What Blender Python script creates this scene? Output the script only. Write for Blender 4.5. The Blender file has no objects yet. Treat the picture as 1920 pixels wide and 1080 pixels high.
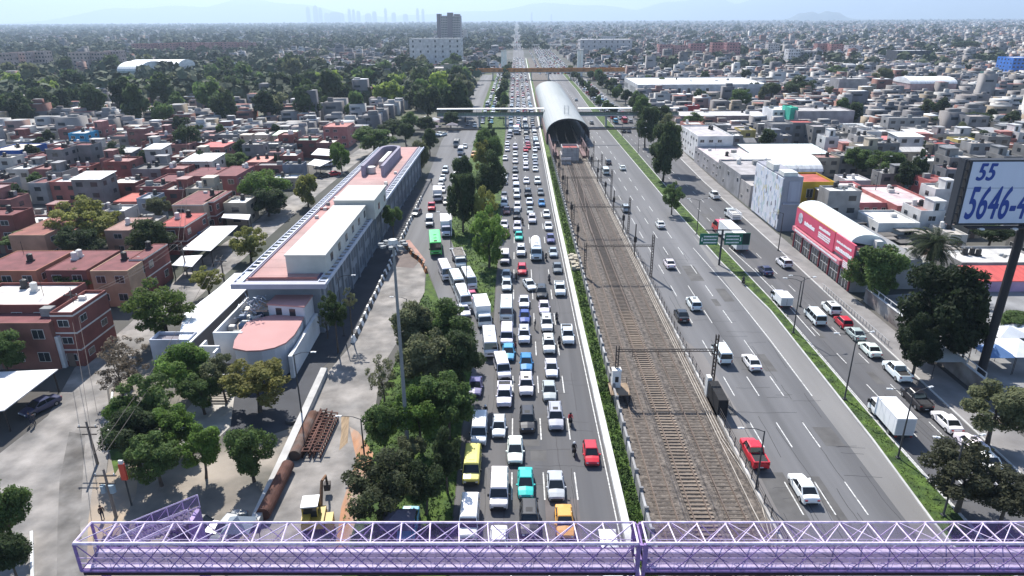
import bpy, bmesh, math, random
import numpy as np
from mathutils import Vector, Matrix, Euler
random.seed(7); rng = np.random.default_rng(7)
R = math.radians
scene = bpy.context.scene
# ------------------------------------------------------------------ camera
CH = 46.0; CF = 1280.0; CP = R(21.5); CY = R(0.45); CR = R(0.33)
cam_d = bpy.data.cameras.new("camera"); cam = bpy.data.objects.new("camera", cam_d)
scene.collection.objects.link(cam); scene.camera = cam
cam_d.sensor_width = 36; cam_d.lens = 36 * CF / 1920; cam_d.clip_start = 0.5; cam_d.clip_end = 60000
_f = Vector((-math.sin(CY) * math.cos(CP), math.cos(CY) * math.cos(CP), -math.sin(CP)))
_r = Vector((math.cos(CY), math.sin(CY), 0)); _u = _r.cross(_f)
AR = _r * math.cos(CR) - _u * math.sin(CR); AU = _u * math.cos(CR) + _r * math.sin(CR); AF = _f
m = Matrix((AR, AU, -AF)).transposed().to_4x4(); m.translation = (0, 0, CH); cam.matrix_world = m
# ------------------------------------------------------------------ world, sun, exposure
SUN_EL, SUN_AZ = R(47), R(-19)
w = bpy.data.worlds.new("World"); scene.world = w; w.use_nodes = True
nt = w.node_tree; bg = nt.nodes["Background"]
sky = nt.nodes.new("ShaderNodeTexSky"); sky.sky_type = 'NISHITA'; sky.sun_disc = False
sky.sun_elevation = SUN_EL; sky.sun_rotation = SUN_AZ; sky.altitude = 2200; sky.dust_density = 2.0; sky.ozone_density = 2.0
nt.links.new(sky.outputs[0], bg.inputs[0]); bg.inputs[1].default_value = 0.105
sd = bpy.data.lights.new("sun", 'SUN'); sd.energy = 4.3; sd.angle = R(0.5); sd.color = (1, 0.955, 0.89)
so = bpy.data.objects.new("sun", sd); scene.collection.objects.link(so)
_d = Vector((-math.sin(SUN_AZ) * math.cos(SUN_EL), -math.cos(SUN_AZ) * math.cos(SUN_EL), -math.sin(SUN_EL)))
so.rotation_euler = _d.to_track_quat('-Z', 'Y').to_euler(); so.location = (0, 0, 300)
scene.view_settings.view_transform = 'Standard'; scene.view_settings.look = 'None'
scene.view_settings.exposure = 1.1; scene.view_settings.gamma = 1
scene.cycles.max_bounces = 5; scene.cycles.diffuse_bounces = 2; scene.cycles.glossy_bounces = 2
scene.cycles.transparent_max_bounces = 12; scene.cycles.volume_bounces = 0; scene.cycles.transmission_bounces = 2
scene.cycles.use_denoising = True

def G(px, py, z=0.0):
    """the point at height z that stands where the photograph shows it"""
    d = AF + AR * ((px - 960) / CF) - AU * ((py - 540) / CF)
    t = (z - CH) / d.z
    return Vector((d.x * t, d.y * t, z))
def GY(px, py, Y):
    d = AF + AR * ((px - 960) / CF) - AU * ((py - 540) / CF); t = Y / d.y
    return Vector((d.x * t, Y, CH + d.z * t))
def dist(p): return (Vector(p) - Vector((0, 0, CH))).dot(AF)
# ------------------------------------------------------------------ materials
MATS = {}
def mat(name, col=None, rough=0.8, var=0.0, scale=1.0, metal=0.0, spec=0.3, col2=None, attr=False, bump=0.0, bscale=None, coord='Object', rnd=0.0, detail=3, stretch=None):
    """principled material; col None reads the object's colour; var = tone variation by noise; col2 = second tone"""
    if name in MATS: return MATS[name]
    M = bpy.data.materials.new(name); M.use_nodes = True; N = M.node_tree.nodes; L = M.node_tree.links
    b = N["Principled BSDF"]; b.inputs["Roughness"].default_value = rough; b.inputs["Metallic"].default_value = metal
    b.inputs["Specular IOR Level"].default_value = spec
    if attr:
        a = N.new("ShaderNodeAttribute"); a.attribute_name = "col"; src = a.outputs["Color"]
    elif col is None:
        a = N.new("ShaderNodeObjectInfo"); src = a.outputs["Color"]
    else:
        a = N.new("ShaderNodeRGB"); a.outputs[0].default_value = (*col, 1); src = a.outputs[0]
    tc = N.new("ShaderNodeTexCoord"); vec = tc.outputs[coord]
    if stretch:
        mp = N.new("ShaderNodeMapping"); mp.inputs["Scale"].default_value = stretch; L.new(vec, mp.inputs[0]); vec = mp.outputs[0]
    def noise(sc, det=detail):
        n = N.new("ShaderNodeTexNoise"); n.inputs["Scale"].default_value = sc; n.inputs["Detail"].default_value = det
        L.new(vec, n.inputs["Vector"]); return n.outputs["Fac"]
    if col2 is not None:
        r = N.new("ShaderNodeValToRGB"); r.color_ramp.elements[0].position = 0.42; r.color_ramp.elements[1].position = 0.62
        L.new(noise(scale * 0.6), r.inputs[0]); mx = N.new("ShaderNodeMix"); mx.data_type = 'RGBA'
        L.new(r.outputs[0], mx.inputs["Factor"]); L.new(src, mx.inputs[6]); mx.inputs[7].default_value = (*col2, 1); src = mx.outputs[2]
    if var > 0:
        mr = N.new("ShaderNodeMapRange"); mr.inputs[1].default_value = 0.25; mr.inputs[2].default_value = 0.75
        mr.inputs[3].default_value = 1 - var; mr.inputs[4].default_value = 1 + var * 0.6
        L.new(noise(scale), mr.inputs[0]); vm = N.new("ShaderNodeVectorMath"); vm.operation = 'SCALE'
        L.new(src, vm.inputs[0]); L.new(mr.outputs[0], vm.inputs["Scale"]); src = vm.outputs[0]
    if rnd > 0:
        oi = N.new("ShaderNodeObjectInfo"); mr = N.new("ShaderNodeMapRange"); mr.inputs[3].default_value = 1 - rnd; mr.inputs[4].default_value = 1 + rnd
        L.new(oi.outputs["Random"], mr.inputs[0]); vm = N.new("ShaderNodeVectorMath"); vm.operation = 'SCALE'
        L.new(src, vm.inputs[0]); L.new(mr.outputs[0], vm.inputs["Scale"]); src = vm.outputs[0]
    L.new(src, b.inputs["Base Color"])
    if bump > 0:
        bp = N.new("ShaderNodeBump"); bp.inputs["Strength"].default_value = bump; bp.inputs["Distance"].default_value = 0.1
        L.new(noise(bscale or scale * 3, 4), bp.inputs["Height"]); L.new(bp.outputs[0], b.inputs["Normal"])
    MATS[name] = M; return M
# ------------------------------------------------------------------ mesh building
class MB:
    def __init__(s): s.v = []; s.f = []; s.m = []
    def face(s, pts, m=0):
        i = len(s.v); s.v.extend([tuple(p) for p in pts]); s.f.append(tuple(range(i, i + len(pts)))); s.m.append(m)
    def box(s, x0, x1, y0, y1, z0, z1, m=0, mt=None, bottom=True):
        i = len(s.v)
        s.v += [(x0, y0, z0), (x1, y0, z0), (x1, y1, z0), (x0, y1, z0), (x0, y0, z1), (x1, y0, z1), (x1, y1, z1), (x0, y1, z1)]
        q = [(0, 1, 5, 4), (1, 2, 6, 5), (2, 3, 7, 6), (3, 0, 4, 7)]
        for a in q: s.f.append(tuple(i + k for k in a)); s.m.append(m)
        s.f.append((i + 4, i + 5, i + 6, i + 7)); s.m.append(m if mt is None else mt)
        if bottom: s.f.append((i + 3, i + 2, i + 1, i)); s.m.append(m)
    def prism(s, poly, z0, z1, m=0, mt=None):
        n = len(poly); i = len(s.v)
        a = sum(poly[k][0] * poly[(k + 1) % n][1] - poly[(k + 1) % n][0] * poly[k][1] for k in range(n))
        if a < 0: poly = poly[::-1]
        s.v += [(p[0], p[1], z0) for p in poly] + [(p[0], p[1], z1) for p in poly]
        for k in range(n): s.f.append((i + k, i + (k + 1) % n, i + n + (k + 1) % n, i + n + k)); s.m.append(m)
        s.f.append(tuple(i + n + k for k in range(n))); s.m.append(m if mt is None else mt)
        s.f.append(tuple(i + n - 1 - k for k in range(n))); s.m.append(m)
    def tube(s, p0, p1, r0, r1=None, n=6, m=0, cap=True):
        r1 = r0 if r1 is None else r1; p0 = Vector(p0); p1 = Vector(p1); d = (p1 - p0)
        if d.length < 1e-6: return
        q = d.to_track_quat('Z', 'Y'); i = len(s.v)
        for p, r in ((p0, r0), (p1, r1)):
            for k in range(n):
                a = 2 * math.pi * (k + .5) / n; s.v.append(tuple(p + q @ Vector((r * math.cos(a), r * math.sin(a), 0))))
        for k in range(n): s.f.append((i + k, i + (k + 1) % n, i + n + (k + 1) % n, i + n + k)); s.m.append(m)
        if cap: s.f.append(tuple(i + n + k for k in range(n))); s.m.append(m); s.f.append(tuple(i + n - 1 - k for k in range(n))); s.m.append(m)
    def loft(s, rings, m=0, cap=True, mfun=None, closed=True):
        n = len(rings[0]); i = len(s.v)
        for r in rings: s.v += [tuple(p) for p in r]
        for a in range(len(rings) - 1):
            for k in range(n if closed else n - 1):
                k2 = (k + 1) % n; s.f.append((i + a * n + k, i + a * n + k2, i + (a + 1) * n + k2, i + (a + 1) * n + k)); s.m.append(mfun(a, k) if mfun else m)
        if cap: s.f.append(tuple(i + k for k in range(n))[::-1]); s.m.append(m); j = i + (len(rings) - 1) * n; s.f.append(tuple(j + k for k in range(n))); s.m.append(m)
    def mesh(s, name, mats, smooth=False):
        me = bpy.data.meshes.new(name); me.from_pydata(s.v, [], s.f)
        for x in (mats if isinstance(mats, (list, tuple)) else [mats]): me.materials.append(x)
        me.polygons.foreach_set("material_index", s.m)
        if smooth: me.polygons.foreach_set("use_smooth", [True] * len(s.f))
        me.update(); return me
    def obj(s, name, mats, parent=None, smooth=False, color=None, loc=None):
        return link(name, s.mesh(name, mats, smooth), parent, color, loc)
def link(name, me, parent=None, color=None, loc=None, rz=None):
    o = bpy.data.objects.new(name, me); scene.collection.objects.link(o)
    if parent is not None: o.parent = parent
    if color is not None: o.color = (*color, 1)
    if loc is not None: o.location = loc
    if rz is not None: o.rotation_euler = (0, 0, rz)
    return o
def tag(o, label=None, cat=None, group=None, kind=None):
    if label: o['label'] = label
    if cat: o['category'] = cat
    if group: o['group'] = group
    if kind: o['kind'] = kind
    return o
def thing(name, label, cat, loc=(0, 0, 0), rz=0, group=None):
    o = bpy.data.objects.new(name, None); scene.collection.objects.link(o); o.empty_display_size = 0.2
    o.location = loc; o.rotation_euler = (0, 0, rz); return tag(o, label, cat, group)
def copy_tree(o, parent=None):
    c = o.copy(); scene.collection.objects.link(c); c.parent = parent
    for ch in KIDS.get(o.name, []): copy_tree(ch, c)
    return c
KIDS = {}
def note_kids(root):
    for o in scene.objects:
        if o.parent is not None: KIDS.setdefault(o.parent.name, []).append(o)
ONES = "zeroth first second third fourth fifth sixth seventh eighth ninth tenth eleventh twelfth thirteenth fourteenth fifteenth sixteenth seventeenth eighteenth nineteenth".split()
TENS = {2: "twent", 3: "thirt", 4: "fort", 5: "fift", 6: "sixt", 7: "sevent", 8: "eight", 9: "ninet"}
def nth(n):
    if n < 20: return ONES[n]
    if n > 99: return "%dth" % n
    return TENS[n // 10] + ("ieth" if n % 10 == 0 else "y-" + ONES[n % 10])
def sheet(name, pts, z, m, kind='structure'):
    """flat ground sheet from world xy corners"""
    b = MB(); b.v = [(p[0], p[1], z) for p in pts]; b.f = [tuple(range(len(pts)))]; b.m = [0]
    a = sum(pts[k][0] * pts[(k + 1) % len(pts)][1] - pts[(k + 1) % len(pts)][0] * pts[k][1] for k in range(len(pts)))
    if a < 0: b.f = [b.f[0][::-1]]
    bm = bmesh.new(); me = b.mesh(name, m); bm.from_mesh(me); bmesh.ops.triangulate(bm, faces=bm.faces[:]); bm.to_mesh(me); bm.free()
    o = link(name, me); o['kind'] = kind; return o
def gp(l): return [tuple(G(a, b)[:2]) for a, b in l]
# ------------------------------------------------------------------ ground, roads
asph = mat("asphalt", (0.092, 0.092, 0.097), 0.85, 0.32, 0.07, col2=(0.112, 0.109, 0.111), bump=0.15, bscale=8, stretch=(7, 0.2, 1), detail=7)
asph2 = mat("asphalt_pale", (0.145, 0.145, 0.15), 0.85, 0.30, 0.06, col2=(0.112, 0.112, 0.117), stretch=(6, 0.18, 1), detail=7)
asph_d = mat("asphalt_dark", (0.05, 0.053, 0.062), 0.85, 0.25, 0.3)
conc = mat("concrete_road", (0.275, 0.255, 0.235), 0.9, 0.5, 0.35, col2=(0.185, 0.176, 0.167), detail=10, bump=.3, bscale=3)
pave = mat("pavement", (0.22, 0.21, 0.205), 0.9, 0.3, 0.35, detail=5)
dirt = mat("dirt", (0.29, 0.25, 0.20), 0.95, 0.4, 0.25, col2=(0.16, 0.15, 0.13), detail=5)
grass_m = mat("grass", (0.075, 0.125, 0.022), 0.95, 0.55, 0.9, col2=(0.035, 0.065, 0.018), bump=0.8, bscale=5, detail=5)
kerb_m = mat("kerb_concrete", (0.48, 0.475, 0.46), 0.9, 0.25, 0.5)
white_m = mat("road_paint", (0.58, 0.58, 0.56), 0.7, 0.6, 3.0)
city_g = mat("city_ground", (0.10, 0.094, 0.088), 0.95, 0.5, 0.03, col2=(0.05, 0.058, 0.042), detail=6)
ballast = mat("ballast", (0.165, 0.142, 0.122), 0.95, 0.7, 2.2, col2=(0.10, 0.086, 0.076), bump=1.0, bscale=5, detail=8)
S = 30000
sheet("ground", [(-S, -200), (S, -200), (S, 2 * S), (-S, 2 * S)], 0, city_g)
sheet('park_ground', [(-18, 328), (-18, 900), (-760, 900), (-300, 328)], 0.006, mat('park_soil', (.075, .085, .045), .95, .4, .05, col2=(.15, .14, .12)))
# roads as world strips
YL = 45; YF = 3200
sheet("left_carriageway", gp([(845, 1180), (848, 990), (858, 900), (868, 800), (880, 740), (900, 680), (925, 610), (934, 500), (939, 400), (944, 300), (950, 230), (957, 150)]) + [(-4.5, YF), (11.5, YF), (10.3, 400), (10.0, 300), (9.6, 170), (9.8, 100), (10.1, 54), (10.1, 38)], 0.012, asph)
sheet("right_carriageway", [(25.2, 38), (25.2, 300), (27.5, 500), (26, YF), (40.3, YF), (41.5, 486), (39.8, 360), (40.4, 184), (42.6, 106), (41.4, 68), (40.5, 54), (40.5, 38)], 0.012, asph2)
sheet("right_lateral_road", [(43.9, 38), (43.8, 68), (44.6, 111), (43.8, 178), (44.5, 260), (45, 700), (57, 700), (59, 283), (56.3, 204), (55.6, 131), (54.8, 90), (54.2, 62), (54.2, 38)], 0.012, asph)
sheet("side_road", gp([(795, 350), (757, 455), (802, 500), (822, 560), (850, 615), (885, 680), (880, 745), (930, 640), (930, 612), (905, 585), (872, 520), (842, 440), (855, 380), (880, 300), (897, 240), (908, 190), (925, 140), (905, 140), (880, 180), (858, 215), (828, 265)]), 0.008, asph2)
sheet("construction_slab", gp([(788, 360), (755, 455), (797, 500), (796, 550), (770, 600), (715, 690), (700, 790), (668, 860), (642, 975), (640, 1180), (380, 1180), (472, 985), (540, 830), (600, 715), (665, 640)]), 0.016, conc)
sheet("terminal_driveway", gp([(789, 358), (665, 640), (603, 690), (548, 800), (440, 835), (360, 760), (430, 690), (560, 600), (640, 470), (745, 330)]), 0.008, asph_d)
sheet("left_street", gp([(-500, 1180), (215, 1180), (190, 960), (210, 800), (200, 730), (310, 610), (440, 500), (560, 395), (650, 320), (760, 235), (745, 230), (600, 330), (500, 400), (400, 470), (345, 510), (240, 610), (140, 690), (90, 780), (0, 850), (-500, 950)]), 0.02, conc)
sheet("plaza", gp([(190, 1180), (190, 960), (212, 800), (205, 730), (330, 640), (440, 560), (560, 610), (430, 690), (365, 760), (440, 838), (548, 802), (530, 850), (470, 985), (370, 1180)]), 0.012, mat("plaza_soil", (0.30, 0.262, 0.22), 0.95, 0.35, 0.2, col2=(0.12, 0.115, 0.10), detail=6))
sheet("central_grass", gp([(700, 790), (770, 600), (796, 548), (800, 505), (822, 560), (850, 615), (885, 680), (880, 740), (866, 800), (856, 900), (846, 990), (840, 1180), (640, 1180), (642, 975), (668, 860)]), 0.02, grass_m)
sheet("median_grass", gp([(842, 440), (872, 520), (905, 585), (925, 585), (932, 500), (938, 400), (943, 300), (949, 230), (956, 150), (927, 140), (908, 190), (897, 240), (880, 300), (855, 380)]), 0.016, grass_m)
sheet("right_pavement", [(54.4, 38), (54.4, 62), (55, 90), (55.8, 131), (56.5, 204), (59.2, 283), (63, 400), (66, 400), (62.5, 283), (60, 204), (59.3, 131), (59.3, 38)], 0.13, pave)
for a in ([(54.15, 38), (54.2, 62), (54.8, 90), (55.6, 131), (56.3, 204), (59, 283), (62.8, 400)],):
    b = MB()
    for p, q in zip(a, a[1:]): b.face([(p[0], p[1], 0), (q[0], q[1], 0), (q[0], q[1], .14), (p[0], p[1], .14)][::-1]); b.face([(p[0], p[1], .14), (q[0], q[1], .14), (q[0] + .25, q[1], .14), (p[0] + .25, p[1], .14)][::-1])
    o = b.obj("pavement_kerb", kerb_m); o['kind'] = 'structure'
def strip_kerb(name, line, wd, h, m=None):
    b = MB()
    for p, q in zip(line, line[1:]):
        b.prism([(p[0], p[1]), (p[0] + wd, p[1]), (q[0] + wd, q[1]), (q[0], q[1])], 0, h)
    o = b.obj(name, m or kerb_m); o['kind'] = 'structure'; return o
# right median
ml = [(40.5, 38), (40.5, 54), (41.4, 68), (42.6, 106), (41.2, 130), (40.4, 184), (39.8, 360), (41.5, 486), (40.3, 1500)]
mr = [(43.9, 38), (43.9, 54), (43.8, 68), (44.6, 111), (44.2, 140), (43.8, 178), (44.5, 260), (45, 700), (43, 1500)]
sheet("right_median_grass", ml + mr[::-1], 0.10, grass_m)
strip_kerb("median_kerb", ml, 0.22, 0.15); strip_kerb("median_kerb", [(x - .2, y) for x, y in mr], 0.2, 0.15)
# strip between main carriageway and railway: pale kerb wall + weeds
strip_kerb("kerb_wall", [(10.1, 38), (10.1, 54), (9.8, 100), (9.6, 170), (10.0, 300), (10.3, 400), (11.5, 900)], 0.75, 0.55, mat("kerb_white", (0.6, 0.6, 0.58), 0.9, 0.25, 0.6))
sheet("trackside_verge", [(10.8, 38), (10.6, 100), (10.4, 170), (10.8, 300), (11, 900), (14.5, 900), (12.7, 300), (12.6, 38)], 0.03, mat("verge_grass", (0.095, 0.155, 0.028), 0.95, 0.5, 1.2, col2=(0.05, 0.085, 0.02), bump=1.0, bscale=6))
sheet("ballast_bed", [(12.6, 38), (12.6, 300), (13.5, 900), (25.5, 900), (25.0, 300), (25.0, 38)], 0.05, ballast)
# stains and patches
sheet("oil_stain", gp([(130, 810), (160, 815), (155, 900), (150, 985), (175, 1180), (105, 1180), (108, 985), (112, 900)]), 0.026, mat("wet_dirt", (0.12, 0.11, 0.10), 0.9, 0.6, 0.35, col2=(0.21, 0.20, 0.19), detail=6))
sheet("clay_patch", gp([(235, 870), (262, 865), (255, 930), (225, 985), (205, 1180), (160, 1180), (165, 985), (175, 900)]), 0.022, mat("clay", (0.36, 0.28, 0.20), 0.95, 0.25, 0.3, col2=(0.28, 0.24, 0.2)))
sheet("orange_soil", gp([(655, 800), (672, 810), (700, 850), (690, 905), (660, 1000), (645, 1060), (625, 1060), (640, 950), (668, 860)]), 0.024, mat("orange_clay", (0.40, 0.21, 0.12), 0.95, 0.3, 0.4, col2=(0.33, 0.26, 0.21), stretch=(3, 0.6, 1)))
sheet("tyre_marks", gp([(640, 782), (655, 780), (652, 830), (636, 845), (640, 810)]), 0.03, mat("mud_tracks", (0.30, 0.22, 0.14), 0.95, 0.5, 0.8, stretch=(4, 0.5, 1)))
sheet("dark_spill", gp([(740, 473), (775, 470), (792, 484), (775, 503), (742, 500)]), 0.03, mat("spill", (0.13, 0.10, 0.09), 0.8, 0.3, 0.6))
sheet("red_dust", gp([(752, 452), (768, 450), (798, 488), (790, 500), (775, 468)]), 0.034, mat("red_dust", (0.40, 0.24, 0.20), 0.95, 0.4, 0.5))
sheet("track_clay", [(17.4, 92), (19.2, 90), (18.8, 104), (18.2, 128), (17.3, 140), (16.9, 120)], 0.058, mat("pale_ballast", (0.22, 0.17, 0.12), 0.95, 0.4, 1.0, col2=(0.12, 0.10, 0.085)))
sheet("plaza_floor", gp([(330, 790), (380, 735), (420, 720), (440, 740), (432, 800), (400, 830), (340, 850)]), 0.03, mat("plaza_tiles", (0.42, 0.40, 0.37), 0.9, 0.3, 0.6))
sheet("garden_grass", gp([(205, 845), (215, 790), (250, 770), (262, 800), (240, 850), (215, 890)]), 0.032, grass_m)
sheet("side_garden", gp([(205, 735), (330, 640), (360, 660), (270, 735), (215, 790)]), 0.034, dirt)
# pale worn wheel bands and dark seams: built as real patches of asphalt
sheet("asphalt_patch", [(-0.6, 60), (2.8, 60), (2.8, 72.5), (-0.6, 72.5)], 0.016, mat("asphalt_new", (0.085, 0.085, 0.09), 0.85, 0.2, 0.4))
sheet("asphalt_patch", [(2.8, 50), (6.2, 50), (6.2, 57.5), (2.8, 57.5)], 0.016, mat("asphalt_red", (0.125, 0.11, 0.108), 0.85, 0.25, 0.3))
sheet("asphalt_patch", [(25.3, 38), (28.2, 38), (27.4, 90), (25.3, 96)], 0.016, mat("asphalt_warm", (0.17, 0.16, 0.155), 0.85, 0.2, 0.15, stretch=(2, .3, 1)))
sheet("asphalt_patch", [(37.9, 38), (40.4, 38), (42.4, 104), (40.0, 150), (38.7, 106)], 0.016, mat("asphalt_shoulder", (0.19, 0.185, 0.18), 0.85, 0.2, 0.15, stretch=(2, .3, 1)))
# tar seams, worn patches and cracks on the asphalt
tar = mat("tar", (0.045, 0.045, 0.048), 0.7, 0.3, 2)
def seams(name, xa, xb, n, ymax, m_, seed):
    q = random.Random(seed); b = MB()
    for _ in range(n):
        y = 44 + (ymax - 44) * q.random() ** 1.5; x = q.uniform(xa, xb - 2); px_, py_ = x, y; along = q.random() < .55
        for k in range(q.randint(3, 9)):
            nx_, ny_ = (px_ + q.uniform(-.12, .12), py_ + q.uniform(.8, 2.2)) if along else (px_ + q.uniform(.4, 1.1), py_ + q.uniform(-.15, .15))
            if nx_ > xb: break
            d = Vector((nx_ - px_, ny_ - py_, 0)).normalized() * .035; w_ = Vector((-d.y, d.x, 0))
            b.face([(px_ - w_.x, py_ - w_.y, .0205), (px_ + w_.x, py_ + w_.y, .0205), (nx_ + w_.x, ny_ + w_.y, .0205), (nx_ - w_.x, ny_ - w_.y, .0205)][::-1]); px_, py_ = nx_, ny_
    o = b.obj(name, m_); o['kind'] = 'structure'
seams("tar_seams", -4, 9.6, 70, 190, tar, 1); seams("tar_seams", 25.6, 40, 90, 240, tar, 2); seams("tar_seams", 44.6, 54, 40, 200, tar, 3)
_q = random.Random(4)
for xa, xb, n in ((-4, 9.3, 9), (25.6, 39.5, 10), (45, 53.5, 6)):
    for _ in range(n):
        x = _q.uniform(xa, xb - 2.6); y = 48 + 150 * _q.random() ** 1.3; w_, l_ = _q.uniform(.8, 3.0), _q.uniform(1.5, 9); j = lambda: _q.uniform(-.08, .08)
        sheet("asphalt_patch", [(x + j(), y + j()), (x + w_ + j(), y + j()), (x + w_ + j(), y + l_ + j()), (x + j(), y + l_ + j())], .0165 + _q.random() * .002, mat("patch_%d" % _q.randrange(3), [(.075, .075, .08), (.10, .097, .095), (.125, .122, .12)][_q.randrange(3)], .85, .3, .5))
# lane markings: one object per dash is the same thing repeated: built as one painted marking per line
def dashes(name, xs, y0, y1, ln, gap, wd=0.13, z=0.02, off=0):
    for x in xs:
        b = MB(); y = y0 + off
        while y < y1:
            b.face([(x - wd / 2, y, z), (x + wd / 2, y, z), (x + wd / 2, y + ln, z), (x - wd / 2, y + ln, z)]); y += ln + gap
        o = b.obj(name, white_m); o['kind'] = 'structure'
dashes("lane_marking", [-0.6, 2.8, 6.2], 44, 620, 4.6, 6.2, 0.14, 0.024, 2.5)
dashes("lane_marking", [28.4, 31.6, 34.8], 40, 620, 5.2, 6.3, 0.13, 0.024, 3.5)
dashes("lane_marking", [47.0, 50.2], 40, 300, 3.2, 6.0, 0.12, 0.024, 1)
def line(name, pts, wd=0.14, z=0.026):
    b = MB()
    for p, q in zip(pts, pts[1:]): b.face([(p[0] - wd / 2, p[1], z), (p[0] + wd / 2, p[1], z), (q[0] + wd / 2, q[1], z), (q[0] - wd / 2, q[1], z)])
    o = b.obj(name, white_m); o['kind'] = 'structure'
line("edge_line", [(9.75, 38), (9.75, 54), (9.45, 100), (9.25, 170), (9.6, 300)], 0.12)
line("edge_line", [(38.5, 78), (38.8, 95), (38.7, 116), (37.9, 140)], 0.13)
line("edge_line", [(44.1, 38), (44.05, 68), (44.85, 111)], 0.12)
line("edge_line", [(46.2, 96), (46.6, 112), (46.4, 125), (45.6, 140)], 0.16)
# weed tufts along the verge (nobody could count them)
def tufts(name, pts_fn, n, size, m, label):
    b = MB()
    for i in range(n):
        x, y = pts_fn(); s = size * random.uniform(.5, 1.4)
        for k in range(4):
            a = random.uniform(0, 6.28); l = random.uniform(.3, 1) * s; h = random.uniform(.3, 1) * s; ww = s * .28
            cx, cy = x + random.uniform(-s, s) * .4, y + random.uniform(-s, s) * .4
            dx, dy = math.cos(a), math.sin(a)
            b.face([(cx - dy * ww, cy + dx * ww, .02), (cx + dy * ww, cy - dx * ww, .02), (cx + dy * ww * .6 + dx * l, cy - dx * ww * .6 + dy * l, h), (cx - dy * ww * .6 + dx * l, cy + dx * ww * .6 + dy * l, h)])
    o = b.obj(name, m); tag(o, label, "plants", None, 'stuff'); return o
leafg = mat("weed_leaf", (0.085, 0.15, 0.028), 0.9, 0.5, 0.8, col2=(0.045, 0.085, 0.02))
def f1():
    y = 45 + (random.random() ** 1.6) * 200; return random.uniform(10.95, 12.3), y
tufts("weeds", f1, 6000, 0.24, leafg, "green weeds growing on the strip between kerb wall and railway")
def f2():
    y = 45 + (random.random() ** 1.4) * 200
    i = max(k for k in range(len(ml)) if ml[k][1] <= y); t = (y - ml[i][1]) / (ml[i + 1][1] - ml[i][1]); xa = ml[i][0] + t * (ml[i + 1][0] - ml[i][0])
    return random.uniform(xa + .4, xa + 2.2 if y > 90 and y < 125 else 43.6), y
tufts("grass", f2, 4500, 0.17, mat("median_leaf", (0.07, 0.115, 0.025), 0.9, 0.5, 0.8, col2=(0.05, 0.07, 0.02)), "short green grass on the median between right carriageway and lateral road")
def poly_sampler(poly):
    xs = [p[0] for p in poly]; ys = [p[1] for p in poly]
    def inside(x, y):
        c = False; n = len(poly); j = n - 1
        for i in range(n):
            if (poly[i][1] > y) != (poly[j][1] > y) and x < (poly[j][0] - poly[i][0]) * (y - poly[i][1]) / (poly[j][1] - poly[i][1]) + poly[i][0]: c = not c
            j = i
        return c
    def f():
        while True:
            x = random.uniform(min(xs), max(xs)); y = random.uniform(min(ys), max(ys))
            if inside(x, y): return x, y
    return f
tufts("undergrowth", poly_sampler(gp([(700, 790), (770, 600), (796, 548), (850, 615), (885, 680), (880, 740), (866, 800), (856, 900), (846, 990), (642, 975), (668, 860)])), 4200, 0.2, leafg, "grass and weeds under the trees of the central island")
tufts("undergrowth", poly_sampler(gp([(842, 440), (872, 520), (905, 585), (925, 585), (932, 500), (938, 400), (900, 300), (855, 380)])), 4200, 0.2, leafg, "grass of the narrow median beside the jammed traffic")
# hills far beyond the city
def hill(name, cx, cy, w_, h_, seed, z=0):
    rs = random.Random(seed); b = MB(); n = 28; rows = 7
    ph = [rs.uniform(0, 6.28) for _ in range(6)]
    for j in range(rows + 1):
        v = j / rows
        for i in range(n + 1):
            u = i / n * 2 - 1
            e = max(0, 1 - abs(u) ** 1.7) * (1 + .18 * math.sin(u * 7 + ph[0]) + .1 * math.sin(u * 17 + ph[1])) * math.sin(v * math.pi)
            b.v.append((cx + u * w_, cy + (v - .5) * w_ * .8, max(0, e) * h_ + z - 2))
    for j in range(rows):
        for i in range(n): a = j * (n + 1) + i; b.f.append((a, a + 1, a + n + 2, a + n + 1)); b.m.append(0)
    o = b.obj(name, mat("hill_green", (0.06, 0.075, 0.05), 0.95, 0.3, 0.002), smooth=True); o['kind'] = 'structure'; return o
hp = G(1478, 42); 
hill("hill", 5350 , 13000, 640, 150, 6)
for cx, cy, w_, h_, sd_ in ((-9500, 24000, 6000, 620, 2), (1500, 26000, 7000, 480, 3), (10500, 25000, 6500, 900, 4), (15500, 23500, 6000, 760, 5), (6500, 26500, 5000, 620, 8)):
    hill("hill", cx, cy, w_, h_, sd_)
# haze
hz = MB(); hz.box(-28000, 28000, -150, 30000, -1.5, 1100)
hm = bpy.data.materials.new("haze_air"); hm.use_nodes = True; N = hm.node_tree.nodes; N.remove(N["Principled BSDF"])
pv = N.new("ShaderNodeVolumePrincipled"); pv.inputs["Color"].default_value = (0.62, 0.79, 1.0, 1); pv.inputs["Density"].default_value = 0.000115; pv.inputs["Anisotropy"].default_value = 0.3
hm.node_tree.links.new(pv.outputs[0], N["Material Output"].inputs["Volume"])
ho = hz.obj("haze", hm); tag(ho, "pale blue haze lying over the far city", "haze", None, 'stuff')
ho.data.flip_normals() if False else None
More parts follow.
